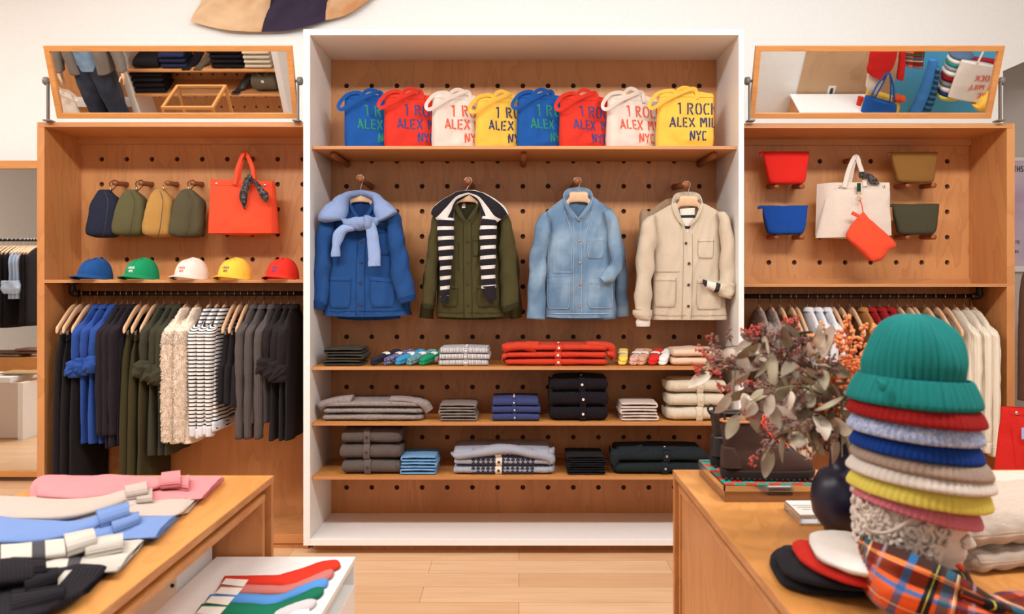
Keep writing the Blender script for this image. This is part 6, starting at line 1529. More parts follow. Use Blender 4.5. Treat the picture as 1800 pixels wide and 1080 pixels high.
# bust
M_mar = plain('plaster_white', (214, 198, 184), .6)
t = thing('plaster_bust', 'white plaster classical head in profile under the stacked beanies', 'bust', V((P(1600, 0, YH).x, YH, TH)))
def hsec(py, xl, xr, d, e=2.3): a, b = P(xl, py, YH), P(xr, py, YH); return ((a+b)/2, (b-a)/2, V((0, -d, 0)), e)
mb = MB(); mb.loft([hsec(850, 1530, 1690, .07), hsec(880, 1514, 1697, .082), hsec(905, 1510, 1698, .085), hsec(925, 1512, 1690, .085), hsec(935, 1515, 1683, .083), hsec(950, 1520, 1687, .08), hsec(963, 1526, 1692, .075), hsec(972, 1532, 1688, .07), hsec(980, 1536, 1686, .066), hsec(990, 1542, 1684, .062), hsec(1002, 1548, 1680, .058), hsec(1014, 1552, 1668, .054), hsec(1030, 1554, 1652, .052), hsec(1060, 1550, 1648, .055), hsec(1084, 1530, 1665, .07)], 70, 60)
def fpt(px, py, dy=0): return P(px, py, YH)+V((0, dy, 0))
mb.loft([(fpt(1686, 926), V((.014, 0, 0)), V((0, .010, 0)), 2), (fpt(1692, 940), V((.014, 0, 0)), V((0, .012, 0)), 2), (fpt(1697, 952), V((.019, 0, 0)), V((0, .017, 0)), 2), (fpt(1698, 959), V((.018, 0, 0)), V((0, .019, 0)), 2), (fpt(1690, 965), V((.008, 0, 0)), V((0, .014, 0)), 2)], 24, 20)
for py, r in ((971.5, .0075), (978, .008)): mb.ball(fpt(1687, py), r, 14, 10, sc=(1, 2.6, .62))
mb.ball(fpt(1674, 997), .018, 18, 12, sc=(1, 1.2, .9))
for s_ in (-1, 1):
    mb.ball(fpt(1674, 941, s_*.048), .0125, 16, 10, sc=(1.1, .8, .75)); mb.tube([fpt(1686, 936, s_*.03), fpt(1682, 932, s_*.045), fpt(1672, 933, s_*.058), fpt(1664, 938, s_*.064)], .0045, 8, m=12); mb.tube([fpt(1683, 947, s_*.04), fpt(1674, 949, s_*.055), fpt(1665, 944, s_*.063)], .003, 8, m=12)
    mb.ball(fpt(1612, 955, s_*.078), .022, 14, 10, sc=(.55, .3, 1))
mk('head', mb, M_mar, t)
rh = random.Random(5); hb = MB()
for k in range(240):
    th = rh.uniform(-2.9, .75); py = rh.uniform(862, 1006)
    if th > .15 and py > 955-60*(th): continue
    xl, xr, d = 1512, 1694, .084
    if py > 960: xl, xr, d = 1528, 1670, .066
    cxp = (xl+xr)/2; ang = th-PI/2+.35
    p = V((P(cxp, py, YH).x+math.cos(ang)*(xr-xl)/2*hs, YH+math.sin(ang)*d, P(0, py, YH).z))
    if p.x > P(1652-(py-860)*.42, 0, YH).x: continue
    nrm = V((math.cos(ang), math.sin(ang), 0)); a1 = nrm.cross(V((0, 0, 1))); a2 = V((0, 0, 1)); r0 = rh.uniform(.010, .021); sg = rh.choice((-1, 1)); ph0 = rh.uniform(0, 6.3)
    hb.tube([p+nrm*(.003+.007*(1-q/12))+(a1*math.cos(ph0+sg*q*.5)+a2*math.sin(ph0+sg*q*.5))*(r0*(.2+.8*q/12)) for q in range(13)], .0062, 7, m=16, r2=.003)
mk('curly_hair', hb, M_mar, t)
rb2 = [(1518, 926), (1530, 935), (1550, 938), (1572, 932), (1592, 920), (1610, 906)]
mk('hair_ribbon', MB().tube([P(x, y, YH-.093+.0*i) for i, (x, y) in enumerate(rb2)], .0042, 8, m=24), M_mar, t)
# scarf
PL = [(0, .34, 0, .1, (60, 34, 26), 1), (0, .34, .16, .3, (96, 34, 24), .85), (0, .34, .62, .74, (130, 110, 118), .8), (0, .34, .8, .98, (110, 30, 26), .9), (0, .34, .35, .4, (28, 110, 168), .9),
      (1, .3, .10, .2, (34, 30, 34), 1), (1, .3, .24, .34, (30, 92, 112), .8), (1, .3, .4, .52, (104, 26, 24), .85), (1, .3, .56, .6, (150, 120, 130), .8), (1, .3, .86, .94, (30, 104, 160), .8),
      (0, .34, .115, .125, (226, 160, 70), 1), (1, .3, .145, .152, (232, 220, 90), 1), (1, .3, .365, .375, (240, 226, 214), 1), (1, .3, .385, .392, (236, 214, 96), 1), (0, .34, .55, .56, (240, 220, 200), 1), (0, .34, .145, .15, (240, 200, 160), 1)]
M_pl = fab('tartan_wool', (226, 98, 46), plaid=PL, bs=.4, weave=300.)
t = thing('tartan_scarf', 'orange tartan wool scarf wrapped around the neck of the bust', 'scarf', V((P(1600, 0, YH).x, YH-.1, TH)))
topc = spline([V((1514, 941, 1.72)), V((1540, 953, 1.64)), V((1590, 968, 1.60)), V((1650, 992, 1.60)), V((1700, 1020, 1.61)), V((1745, 1050, 1.62)), V((1790, 1085, 1.64))], 60)
botc = spline([V((1506, 985, 1.73)), V((1512, 1022, 1.66)), V((1545, 1066, 1.585)), V((1610, 1096, 1.57)), V((1690, 1112, 1.56)), V((1750, 1112, 1.56)), V((1800, 1108, 1.58))], 60)
def sf(u, v):
    k = min(int(u*60), 59); q = u*60-k; a = topc[k].lerp(topc[k+1], q); b = botc[k].lerp(botc[k+1], q); m = a.lerp(b, v)
    m.z -= .05*math.sin(PI*v)**.8*math.sin(PI*min(1, u*1.4+.05))**.5 if u < .65 else .05*math.sin(PI*v)**.8*.6
    m.z += .012*math.sin(v*13+u*5)*math.sin(PI*u)+.008*noise.noise(V((u*6, v*5, 1)))
    p = P(m.x, m.y, m.z); p.z = max(p.z, TH+.004+.01*v); return p
mb = MB(); mb.grid(sf, 90, 50, 0, lambda u, v: (v*.22+.0, u*.62+.03)); mb.grid(lambda u, v: sf(1-u, v)+V((0, .006, -.003)), 50, 30, 0, lambda u, v: (v*.22, (1-u)*.62))
mk('front_drape', mb, M_pl, t)
cb = V((P(1605, 0, YH).x, YH+.02, TH-.012))
mk('neck_wrap', MB().loft([(cb+V((.115*math.cos(a), .095*math.sin(a), .055-.03*math.cos(a))), V((math.cos(a)*.016, math.sin(a)*.016, 0)), V((-.008*math.cos(a), -.008*math.sin(a), .034)), 2.4) for a in [i*2*PI/20-.6 for i in range(21)]], 60, 24, .006, (14, 14, 14)), M_pl, t)
mk('scarf_end', MB().loft([(P(1680, 1060, 1.60), V((0, -.02, .03)), V((0, .006, .004))), (P(1730, 1064, 1.60), V((0, -.06, .02)), V((0, .008, .008))), (P(1780, 1066, 1.61), V((0, -.08, .01)), V((0, .006, .008))), (P(1840, 1062, 1.63), V((0, -.09, .01)), V((0, .006, .008)))], 30, 24, .006, (14, 14, 14)), M_pl, t)
mk('neck_tie', MB().loft([(P(1672, 988, 1.70), V((0, .0, .006)), V((0, .01, 0))), (P(1684, 994, 1.71), V((.002, 0, .008)), V((0, .014, 0))), (P(1692, 1003, 1.72), V((0, 0, .005)), V((0, .01, 0)))], 10, 14), M_or, t)
# flat beanies lying on the table
def flatbeanie(lab, secs_px, mat, z, h=.026):
    t = thing('flat_beanie', lab, 'beanie', PZ(secs_px[2][2], secs_px[2][3], TH+z), 'flat beanies piled by the vase')
    secs = []
    for xa, ya, xb, yb in secs_px:
        a, b = PZ(xa, ya, TH+z), PZ(xb, yb, TH+z)
        secs.append(((a+b)/2+V((0, 0, h/2)), (b-a)/2, V((0, 0, h/2))))
    secs[0] = (secs[0][0], secs[0][1]*.6, secs[0][2]*.5); secs[-1] = (secs[-1][0], secs[-1][1], secs[-1][2]*.5)
    mk('body', MB().loft(secs, 60, 60, .003, (16, 16, 16), disp=lambda p, th, tt: .0026*abs(math.sin(th*15))), mat, t)
flatbeanie('black flat beanie at the bottom of the pile by the vase', [(1356, 985, 1352, 1004), (1372, 976, 1372, 1032), (1410, 974, 1412, 1048), (1470, 976, 1470, 1056), (1540, 980, 1545, 1058)], fab('black_cashmere', (28, 25, 30)), 0)
flatbeanie('second black flat beanie lying just under the red one', [(1366, 978, 1362, 994), (1382, 974, 1382, 1018), (1420, 974, 1424, 1034), (1480, 976, 1480, 1044), (1545, 980, 1545, 1050)], fab('black_cashmere_2', (32, 29, 34)), .026)
flatbeanie('red flat beanie between the black and the white ones', [(1394, 966, 1392, 976), (1410, 964, 1410, 996), (1450, 966, 1452, 1020), (1500, 972, 1500, 1036), (1550, 980, 1550, 1040)], fab('red_cashmere', (192, 40, 30)), .052, .024)
flatbeanie('white flat beanie on top of the pile by the vase', [(1424, 950, 1422, 968), (1440, 948, 1438, 990), (1470, 948, 1472, 1008), (1510, 952, 1510, 1020), (1552, 958, 1552, 1024)], fab('white_cashmere', (218, 210, 202)), .076, .026)
# folded cable knits at the right
X = Matrix.Translation(V((1.02, 1.84, TH))) @ Matrix.Rotation(math.radians(10), 4, 'Z')
M_cab = fab('oatmeal_cable_knit', (196, 178, 162), bs=.8, weave=200., rib=(0, .008))
def cable(p, th, tt): return .007*abs(math.sin(p.x*52))*abs(math.cos((p.y+p.x*.35)*95))+.0018*math.sin(p.x*110)
for k, (x0, x1, y0, y1, z0, z1, lab) in enumerate(((0, .46, -.01, .34, 0, .05, 'oatmeal cable knit sweater, lower of the two folded right of the bust'), (-.03, .46, 0, .36, .052, .112, 'oatmeal cable knit sweater on top of the pile right of the bust'))):
    t = thing('folded_sweater', lab, 'folded sweater', X @ V(((x0+x1)/2, y0, z0)), 'oatmeal cable knits right of the bust')
    s_ = MB(X); cy_ = (y0+y1)/2
    secs = [(V((x0+.03*q, cy_, (z0+z1)/2)), V((0, (y1-y0)/2*(.85+.15*r), 0)), V((0, 0, (z1-z0)/2*r)), 3) for q, r in ((0, .3), (.3, .7), (1, 1))]+[(V((x0+(x1-x0)*q, cy_, (z0+z1)/2+.004)), V((0, (y1-y0)/2, 0)), V((0, 0, (z1-z0)/2+.004*k)), 3) for q in (.4, .7, .95)]+[(V((x1, cy_, (z0+z1)/2)), V((0, (y1-y0)/2*.9, 0)), V((0, 0, (z1-z0)/2*.4)), 3)]
    s_.loft(secs, 150, 130, .002, (12, 12, 12), disp=cable)
    mk('body', s_, M_cab, t)
for k, (x, y, w_, d_, z0, z1, c, r, lab) in enumerate(((1.36, 2.42, .40, .3, 0, .022, (222, 196, 184), 8, 'blush folded knit behind the oatmeal pile'), (1.50, 2.60, .36, .22, 0, .02, (44, 38, 40), -6, 'black folded knit at the right edge of the table'), (1.56, 2.56, .34, .24, .021, .045, (216, 192, 178), 4, 'pale sand folded knit on the black one at the right'))):
    Xk = Matrix.Translation(V((x, y, TH))) @ Matrix.Rotation(math.radians(r), 4, 'Z')
    o = mk('folded_knit', MB(Xk).slab(-w_/2, w_/2, -d_/2, d_/2, z0, z1, 4, .02, .004, 30, 30, (8, 8, 8)), fab('edge_knit_%d' % k, c)); tag(o, lab, 'folded knitwear')

# ---------------------------------------------------------------- the room opposite, seen in the mirrors
YM = 1.2
def RX(px, py, Y=YM): return RM(px, py, Y)
zz = lambda py, Y=YM: RX(300, py, Y).z
xxl = lambda px, py, Y=YM: RX(px, py, Y).x
# wall unit facing the mirror wall (front at y=YM, extends to smaller y)
s1, s2 = zz(124), zz(167); uxl, uxr = xxl(222, 124), xxl(484, 124)
t = thing('wall_display_unit', 'white framed shelving unit opposite, visible in the left tilting mirror', 'shelving unit', V(((uxl+uxr)/2, YM, 0)))
DP = .36
mk('frame', MB().box(uxl-.06, uxl, YM-DP, YM+.02, 0, 1.95), M_white, t, bevel=.002); mk('frame', MB().box(uxr, uxr+.06, YM-DP, YM+.02, 0, 1.95), M_white, t, bevel=.002)
mk('frame', MB().box(uxl, uxr, YM-DP, YM+.02, 1.9, 1.95), M_white, t, bevel=.002); mk('base_board', MB().box(uxl, uxr, YM-DP, YM+.02, 0, .08), M_white, t, bevel=.002)
for z in (s1, s2): mk('shelf', MB().box(uxl, uxr, YM-DP+.01, YM, z-.018, z), M_plyh, t, bevel=.0015)
mk('backing', MB().box(uxl, uxr, YM-DP-.03, YM-DP, .08, 1.9), M_ply, t, smooth=False)
hb_ = MB()
for i in range(15):
    for j in range(9):
        x = uxl+.08+i*.1245; z = s2-.45+j*.125
        if x < uxr-.03: hb_.lathe([(0, .001), (.013, .001), (.013, 0)], (x, YM-DP, z), 12, V((0, 1, 0)))
mk('hole_shade_discs', hb_, M_hole_shade, t)['kind'] = 'stuff'  # flat dark discs paint the shade of drilled holes
t = thing('side_unit', 'plywood unit with a white upright behind the mannequin in the left mirror', 'shelving unit', V((-4.4, .7, 0)))
mk('panel', MB().box(-5.6, uxl-.1, .62, .66, 0, 2.1), M_ply, t, bevel=.002)
for x in (-4.62, -5.0): mk('upright', MB().box(x, x+.05, .66, .74, 0, 2.1), M_white, t, bevel=.002)
mk('rail', MB().box(-5.6, uxl-.1, .66, .74, .42, .5), M_white, t, bevel=.002)
def rstack(lab, px0, px1, pyb, pyt, mat, n, nm='folded_knit', dy=0):
    Yk = YM-.03-dy; x0, x1 = xxl(px0, pyb), xxl(px1, pyb); z0, z1 = (s1 if pyb < 140 else s2)+.001, zz(pyt)
    for i in range(n):
        a, b = z0+(z1-z0)*i/n, z0+(z1-z0)*(i+1)/n-.001
        o = mk(nm, MB().slab(x0, x1, Yk-.26, Yk, a, b, 3.4, .02, .003, 20, 24, (12, 12, 12)), mat)
        tag(o, '%s, %s, seen in the left tilting mirror' % (lab, ('lowest', 'second', 'third', 'topmost')[i] if n > 1 else 'single'), 'folded knitwear')
rstack('black flat knit in the mirrored shelf corner', 232, 278, 122, 108, K4, 1)
rstack('dark navy knit of a mirrored pile', 281, 326, 122, 97, fab('dark_navy_knit', (34, 38, 66)), 3)
rstack('black knit of the wide mirrored pile', 370, 426, 122, 90, K8, 4)
rstack('cream knit of the mirrored pile', 429, 476, 122, 92, K9, 4)
rstack('black knit of the low mirrored pile', 234, 290, 165, 130, fab('black_fine_knit_b', (30, 26, 32)), 4)
def rglove(lab, px0, px1, pyb, pyt, mat):
    base = s1 if pyb < 140 else s2; a = V((xxl(px0, pyb), YM-.06, base)); b = V((xxl(px1, pyb), YM-.2, base)); z1 = zz(pyt); t = thing('glove', lab, 'gloves', a)
    m = (a+b)/2
    mk('body', MB().loft([(a+V((0, 0, .012)), V((.03, 0, 0)), V((0, 0, .008))), (a.lerp(b, .4)+V((0, 0, .03)), V((.05, 0, 0)), V((0, .01, .014))), (b+V((0, 0, z1-base-.02)), V((.04, 0, 0)), V((0, .01, .012)))], 20, 18, .004, (30, 30, 30)), mat, t)
    for k in range(4):
        q = a+V((-.03+.02*k, .01, .012)); mk('finger', MB().tube([q, q+V((.0, .03, .003)), q+V((-.006, .055, -.002))], .009, 8, m=8, r2=.007), mat, t)
rglove('black knitted glove on the mirrored shelf', 327, 346, 122, 104, K4); rglove('brown knitted glove on the mirrored shelf', 347, 366, 122, 104, fab('brown_glove_knit', (96, 80, 66))); rglove('black leather glove on the lower mirrored shelf', 413, 434, 163, 143, plain('black_leather_glove', (40, 34, 34), .4))
x0, x1 = xxl(442, 163), xxl(486, 163); z1 = zz(134)
t = thing('folded_shirt', 'olive grey folded shirt with a collar, seen in the left tilting mirror', 'folded shirt', V(((x0+x1)/2, YM-.1, s2)))
m_ = fab('olive_grey_cotton', (104, 96, 80)); mk('body', MB().slab(x0, x1, YM-.32, YM-.03, s2+.001, z1, 2.6, .04, .006), m_, t)
for s_ in (-1, 1): mk('collar', MB().loft([(V(((x0+x1)/2+s_*.005, YM-.05, z1-.03)), V((.004, 0, .006)), V((0, .006, 0))), (V(((x0+x1)/2+s_*.04, YM-.06, z1-.012)), V((.005, 0, .018)), V((0, .008, 0))), (V(((x0+x1)/2+s_*.06, YM-.1, z1)), V((.005, 0, .015)), V((0, .008, 0)))], 10, 12), m_, t)
mk('size_tag', MB().box((x0+x1)/2-.014, (x0+x1)/2+.014, YM-.028, YM-.026, z1-.085, z1-.06), M_paper, t, smooth=False)
# glass case
YG = 1.62; t = thing('glass_display_case', 'wood framed glass case on the floor opposite, seen in the left mirror', 'display case', V((RM(320, 200, YG).x, YG, 0)))
ga, gb = RM(312, 152, YG), RM(396, 152, YG); gz = ga.z; gw0, gw1 = ga.x, gb.x; fr_ = .026; yd = .42
def wbar(a, b, nm='frame_bar'):
    a, b = V(a), V(b); lo = V((min(a.x, b.x)-fr_/2, min(a.y, b.y)-fr_/2, min(a.z, b.z)-fr_/2)); hi = V((max(a.x, b.x)+fr_/2, max(a.y, b.y)+fr_/2, max(a.z, b.z)+fr_/2))
    mk(nm, MB().box(lo.x, hi.x, lo.y, hi.y, lo.z, hi.z), M_frame, t, bevel=.0015)
for zc_ in (gz, .5):
    wbar((gw0, YG, zc_), (gw1, YG, zc_)); wbar((gw0, YG+yd, zc_), (gw1, YG+yd, zc_)); wbar((gw0, YG+.027, zc_), (gw0, YG+yd-.027, zc_)); wbar((gw1, YG+.027, zc_), (gw1, YG+yd-.027, zc_))
for x in (gw0, gw1):
    for y in (YG, YG+yd): wbar((x, y, .013), (x, y, .473)); wbar((x, y, .527), (x, y, gz-.027))
mk('shelf', MB().box(gw0, gw1, YG, YG+yd, .62, .64), M_plyh, t, bevel=.001)
M_gl = plain('clear_glass', (245, 248, 248), .0, 0, 1.)
mk('glass_top', MB().box(gw0+.01, gw1-.01, YG+.01, YG+yd-.01, gz+.0, gz+.004), M_gl, t, smooth=False)
for lab, x, y, c, h_ in (('yellow baby sock inside the mirrored glass case', gw0+.12, YG+.16, (222, 206, 96), .12), ('pink mottled sock inside the mirrored glass case', gw0+.26, YG+.2, (196, 150, 140), .17)):
    o = mk('sock', MB().loft([(V((x, y, .642)), V((.035, 0, 0)), V((0, .025, 0))), (V((x, y, .65+h_*.4)), V((.03, 0, 0)), V((0, .02, 0))), (V((x+.02, y, .65+h_)), V((.028, 0, 0)), V((0, .018, 0)))], 16, 18, .005, (30, 30, 30)), fab('case_sock_%d' % c[0], c)); tag(o, lab, 'sock')
# mannequin
M_skin = plain('mannequin_beige', (224, 190, 160), .5)
YQ = 1.35; X0 = RM(175, 150, YQ).x
t = thing('mannequin', 'mannequin in jeans and grey cardigan seen in the left tilting mirror', 'mannequin', V((X0, YQ, 0)))
mk('plinth', MB().box(X0-.35, X0+.35, YQ-.3, YQ+.3, 0, .28), M_white, t, bevel=.004)
def ms(x, z, w_, d_, y=0): return (V((X0+x, YQ+y, z+.22)), V((w_, 0, 0)), V((0, d_, 0)), 2.4)
mk('body', MB().loft([ms(0, .92, .15, .10), ms(0, 1.05, .14, .10), ms(0, 1.25, .16, .11), ms(0, 1.38, .19, .10), ms(0, 1.46, .10, .08), ms(0, 1.5, .05, .05), ms(0, 1.56, .05, .055), ms(0, 1.63, .07, .09), ms(0, 1.72, .072, .095), ms(0, 1.79, .03, .04)], 50, 30), M_skin, t)
M_jn = fab('dark_indigo_denim', (44, 50, 66), mott=((104, 104, 108), 2.2, .5), bs=.3)
for s_ in (-1, 1): mk('jeans', MB().loft([ms(s_*.05, 1.02, .12, .11), ms(s_*.08, .9, .11, .12), ms(s_*.09, .7, .10, .11), ms(s_*.1, .5, .085, .09), ms(s_*.11, .3, .1, .1), ms(s_*.12, .06, .13, .13)], 34, 28, .006, (12, 12, 9)), M_jn, t)
M_gcd = fab('grey_brown_cardigan', (122, 112, 104)); mk('denim_shirt', MB().loft([ms(0, .96, .13, .125), ms(0, 1.1, .15, .12), ms(0, 1.4, .17, .11)], 20, 28, .004), M_dn, t)
for s_ in (-1, 1):
    mk('cardigan_front', MB().loft([ms(s_*.13, .93, .075, .14), ms(s_*.14, 1.1, .07, .14), ms(s_*.13, 1.3, .08, .13), ms(s_*.1, 1.44, .07, .1)], 24, 24, .006, (14, 14, 10)), M_gcd, t)
    mk('sleeve', MB().loft([ms(s_*.2, 1.42, .06, .07), ms(s_*.25, 1.25, .055, .06), ms(s_*.29, 1.05, .05, .06, .02), ms(s_*.30, .94, .04, .05, .05)], 24, 20, .006, (16, 16, 12)), M_gcd, t)
    hp = V((X0+s_*.305, YQ+.07, 1.12)); hm = MB(); hm.loft([(hp+V((0, -.01, .04)), V((.022, 0, 0)), V((0, .03, 0))), (hp, V((.018, 0, 0)), V((0, .036, 0))), (hp+V((0, .005, -.03)), V((.014, 0, 0)), V((0, .034, 0)))], 12, 14)
    for k in range(4): q = hp+V((0, -.022+.017*k, -.03)); hm.tube([q, q+V((-s_*.004, .004, -.03)), q+V((-s_*.014, .006, -.055+.004*abs(k-1.5)))], .0085, 8, m=8, r2=.006)
    q = hp+V((-s_*.012, .034, .0)); hm.tube([q, q+V((-s_*.012, .018, -.02)), q+V((-s_*.018, .024, -.042))], .009, 8, m=8, r2=.007)
    mk('hand', hm, M_skin, t)
tote('white paper-like canvas bag held by the mirrored mannequin', V((X0-.33, YQ+.16, .66)), PI, .26, .36, .07, M_nc, I_r, None, 77, txt=False)
# right mirror: shop-window corner
YW = 1.2
def rx(px, py, Y=YW): return RM(px, py, Y)
t = thing('window_backdrop', 'window backdrop panel coloured with blue daylight, seen in the right tilting mirror', 'backdrop', V((4.2, .6, 0)))
M_bluep = plain('daylight_blue_paint', (80, 176, 222), .6)  # blue daylight of the window display is put into this colour
mk('panel', MB().box(rx(1568, 150, .6).x, 5.9, .55, .6, 0, 2.2), M_bluep, t, smooth=False)
t = thing('partition', 'plywood partition with a wall socket, seen in the right tilting mirror', 'partition', V((3.0, .8, 0)))
M_ply2 = wood('pale_birch_plywood', (206, 170, 132), (190, 150, 110), (160, 118, 80), (1.5, 1.5, .8), .5, 5.)
mk('panel', MB().box(rx(1405, 150, .8).x, rx(1570, 150, .8).x, .76, .8, 0, 2.2), M_ply2, t, smooth=False)
p = rx(1461, 160, .8); mk('socket_plate', MB().box(p.x-.04, p.x+.04, .8, .806, p.z-.06, p.z+.06), M_paper, t, bevel=.002); mk('socket', MB().box(p.x-.016, p.x+.016, .806, .809, p.z-.035, p.z+.035), M_ink, t, smooth=False)
struct('wall_stub', MB().box(1.95, rx(1405, 150, .8).x, .72, .78, 0, 4), M_wall, smooth=False)['kind'] = 'structure'
t = thing('plywood_box', 'open plywood box corner below the socket in the right mirror', 'box', V((3.1, 1.0, 0)))
a, b = rx(1470, 172, 1.1), rx(1400, 204, 1.1)
mk('board', MB().box(b.x, rx(1500, 190, 1.0).x, .82, 1.5, 0, a.z-.12), M_ply, t, bevel=.002); mk('lid', MB().box(b.x-.02, rx(1500, 190, 1.0).x+.3, .82, 1.3, a.z-.115, a.z-.1), M_white, t, bevel=.002)
def rloft(name, lab, cat, pts, Y, mat, d=.04, group=None):
    t = thing(name, lab, cat, rx(pts[-1][0], pts[-1][1], Y), group); strip('body', pts, Y, mat, t, d, 30, 24, .006, (14, 14, 12), pr=RM); return t
rloft('hanging_sweater', 'bright red sweater hanging at the centre of the right mirror', 'sweater', [(1530, 88, 1578, 88), (1526, 110, 1572, 112), (1524, 126, 1560, 132), (1530, 132, 1552, 140)], 1.2, fab('bright_red_knit', (198, 34, 30)))
rloft('hanging_cloth_piece', 'cream cloth hanging below the red sweater in the mirror', 'cloth', [(1524, 130, 1556, 140), (1522, 148, 1546, 156), (1526, 160, 1540, 164)], 1.16, M_nc)
rloft('hanging_cloth_piece', 'small red knitted sleeve right of the red sweater', 'sleeve', [(1582, 88, 1592, 88), (1578, 120, 1590, 122), (1576, 138, 1588, 140)], 1.2, fab('bright_red_knit', (198, 34, 30)))
q = rx(1580, 92, 1.2)
rloft('tartan_cloth', 'orange and green tartan hanging at the top of the right mirror', 'cloth', [(1592, 88, 1626, 88), (1591, 104, 1624, 106), (1590, 117, 1622, 120)], 1.15, M_pl, .02)
rloft('blue_jeans', 'long sky blue jeans leaning in the right mirror', 'jeans', [(1634, 104, 1648, 104), (1622, 140, 1642, 140), (1608, 175, 1630, 175), (1594, 204, 1616, 204)], 1.1, fab('sky_denim', (66, 130, 196)))
rloft('dark_jeans', 'dark blue checked trousers beside the sky blue jeans', 'trousers', [(1644, 118, 1652, 118), (1638, 150, 1648, 150), (1628, 180, 1642, 180), (1618, 204, 1632, 204)], 1.12, fab('dark_blue_check', (32, 62, 96), stripe=(1, .06, .4, (60, 120, 150), 0.)))
def rtote(lab, poly, Y, mat, dep=.06):
    t = thing('tote_bag', lab, 'tote bag', rx(poly[-1][0], poly[-1][1], Y)); strip('body', poly, Y, mat, t, dep, 26, 28, .004, (10, 10, 10), pr=RM); return t
rtote('yellow tote bag behind the blue one in the right mirror', [(1524, 158, 1574, 172), (1518, 176, 1582, 184), (1506, 203, 1576, 206)], 1.10, M_ty)
rtote('red bag edge behind the yellow tote in the right mirror', [(1508, 170, 1520, 172), (1502, 204, 1514, 206)], 1.06, M_tr, .03)
t = rtote('blue tote bag with green lettering in the right mirror', [(1521, 169, 1576, 184), (1518, 178, 1576, 190), (1511, 203, 1574, 207)], 1.2, M_tb)
for dx in (0, 8):
    mk('handle', MB().tube([rx(1530+dx, 172, 1.24), rx(1545+dx, 145, 1.24), rx(1562, 128, 1.24), rx(1566+dx*.5, 150, 1.24), rx(1564+dx, 180, 1.24)], .008, 8, m=24), M_tb, t)
for k, (px, c) in enumerate(((1576, (224, 84, 50)), (1585, (224, 84, 50)))):
    o = mk('pompom', MB().ball(rx(px, 172+k*2, 1.15), .04, 18, 12), fab('orange_pompom_wool', c, bs=.8)); tag(o, 'orange woollen ball, %s of two in the right mirror' % ('left', 'right')[k], 'pompom')
for k, (py, c, n_) in enumerate(((96, (86, 104, 130), 'slate'), (103, (224, 214, 204), 'cream'), (109, (40, 128, 120), 'teal'), (116, (150, 150, 156), 'grey'), (124, (226, 220, 214), 'pale grey'), (133, (140, 24, 30), 'dark red'), (143, (130, 124, 124), 'mid grey'), (152, (228, 222, 214), 'white'), (160, (30, 50, 110), 'navy'), (166, (222, 206, 96), 'yellow'))):
    p = rx(1690-3*k if k < 6 else 1672-2*(k-6), py, 1.1)
    o = mk('beanie', MB().loft([(p+V((0, 0, -.028)), V((.10, 0, 0)), V((0, .1, 0))), (p, V((.115, 0, 0)), V((0, .115, 0))), (p+V((0, 0, .024)), V((.10, 0, 0)), V((0, .1, 0)))], 8, 40), fab('m_beanie_%d' % k, c, bs=.7)); tag(o, '%s beanie of the stack reflected in the right mirror' % n_, 'beanie', None)
rtote('dark red bag behind the natural tote in the right mirror', [(1690, 100, 1756, 106), (1676, 130, 1746, 140), (1664, 160, 1730, 166)], 1.12, fab('deep_red_canvas', (170, 26, 38)), .04)
t = rtote('natural tote bag with mirrored red lettering in the right mirror', [(1690, 106, 1752, 116), (1680, 130, 1748, 140), (1666, 170, 1734, 180)], 1.25, M_tc, .05)
mk('handle', MB().tube([rx(1718, 112, 1.3), rx(1726, 96, 1.3), rx(1732, 84, 1.3)], .01, 8, m=10), M_tc, t)
for txt, pa, w_, h_ in (('ROCK', (1750, 138), .2, .06), ('X MILL', (1745, 153), .24, .052), ('NYC', (1742, 167), .14, .05)):
    o_ = rx(*pa, 1.315); lb = MB(); ez = V((-.10, 0, 1)).normalized()
    word(lb, txt, lambda x, z: V((o_.x-x, 1.312, o_.z+z-.03))+V((-.12*z, 0, 0)), h_, .011, w_); mk('lettering', lb, I_r, t, smooth=False)
o = mk('yellow_cap', MB().loft([(rx(1712, 184, 1.3), V((.02, 0, 0)), V((0, .05, 0))), (rx(1720, 182, 1.3), V((0, 0, .07)), V((0, .08, 0))), (rx(1734, 176, 1.3), V((0, 0, .11)), V((0, .09, 0))), (rx(1746, 172, 1.3), V((0, 0, .09)), V((0, .06, 0)))], 16, 24), M_ty); tag(o, 'yellow cap at the right edge of the right mirror', 'cap')
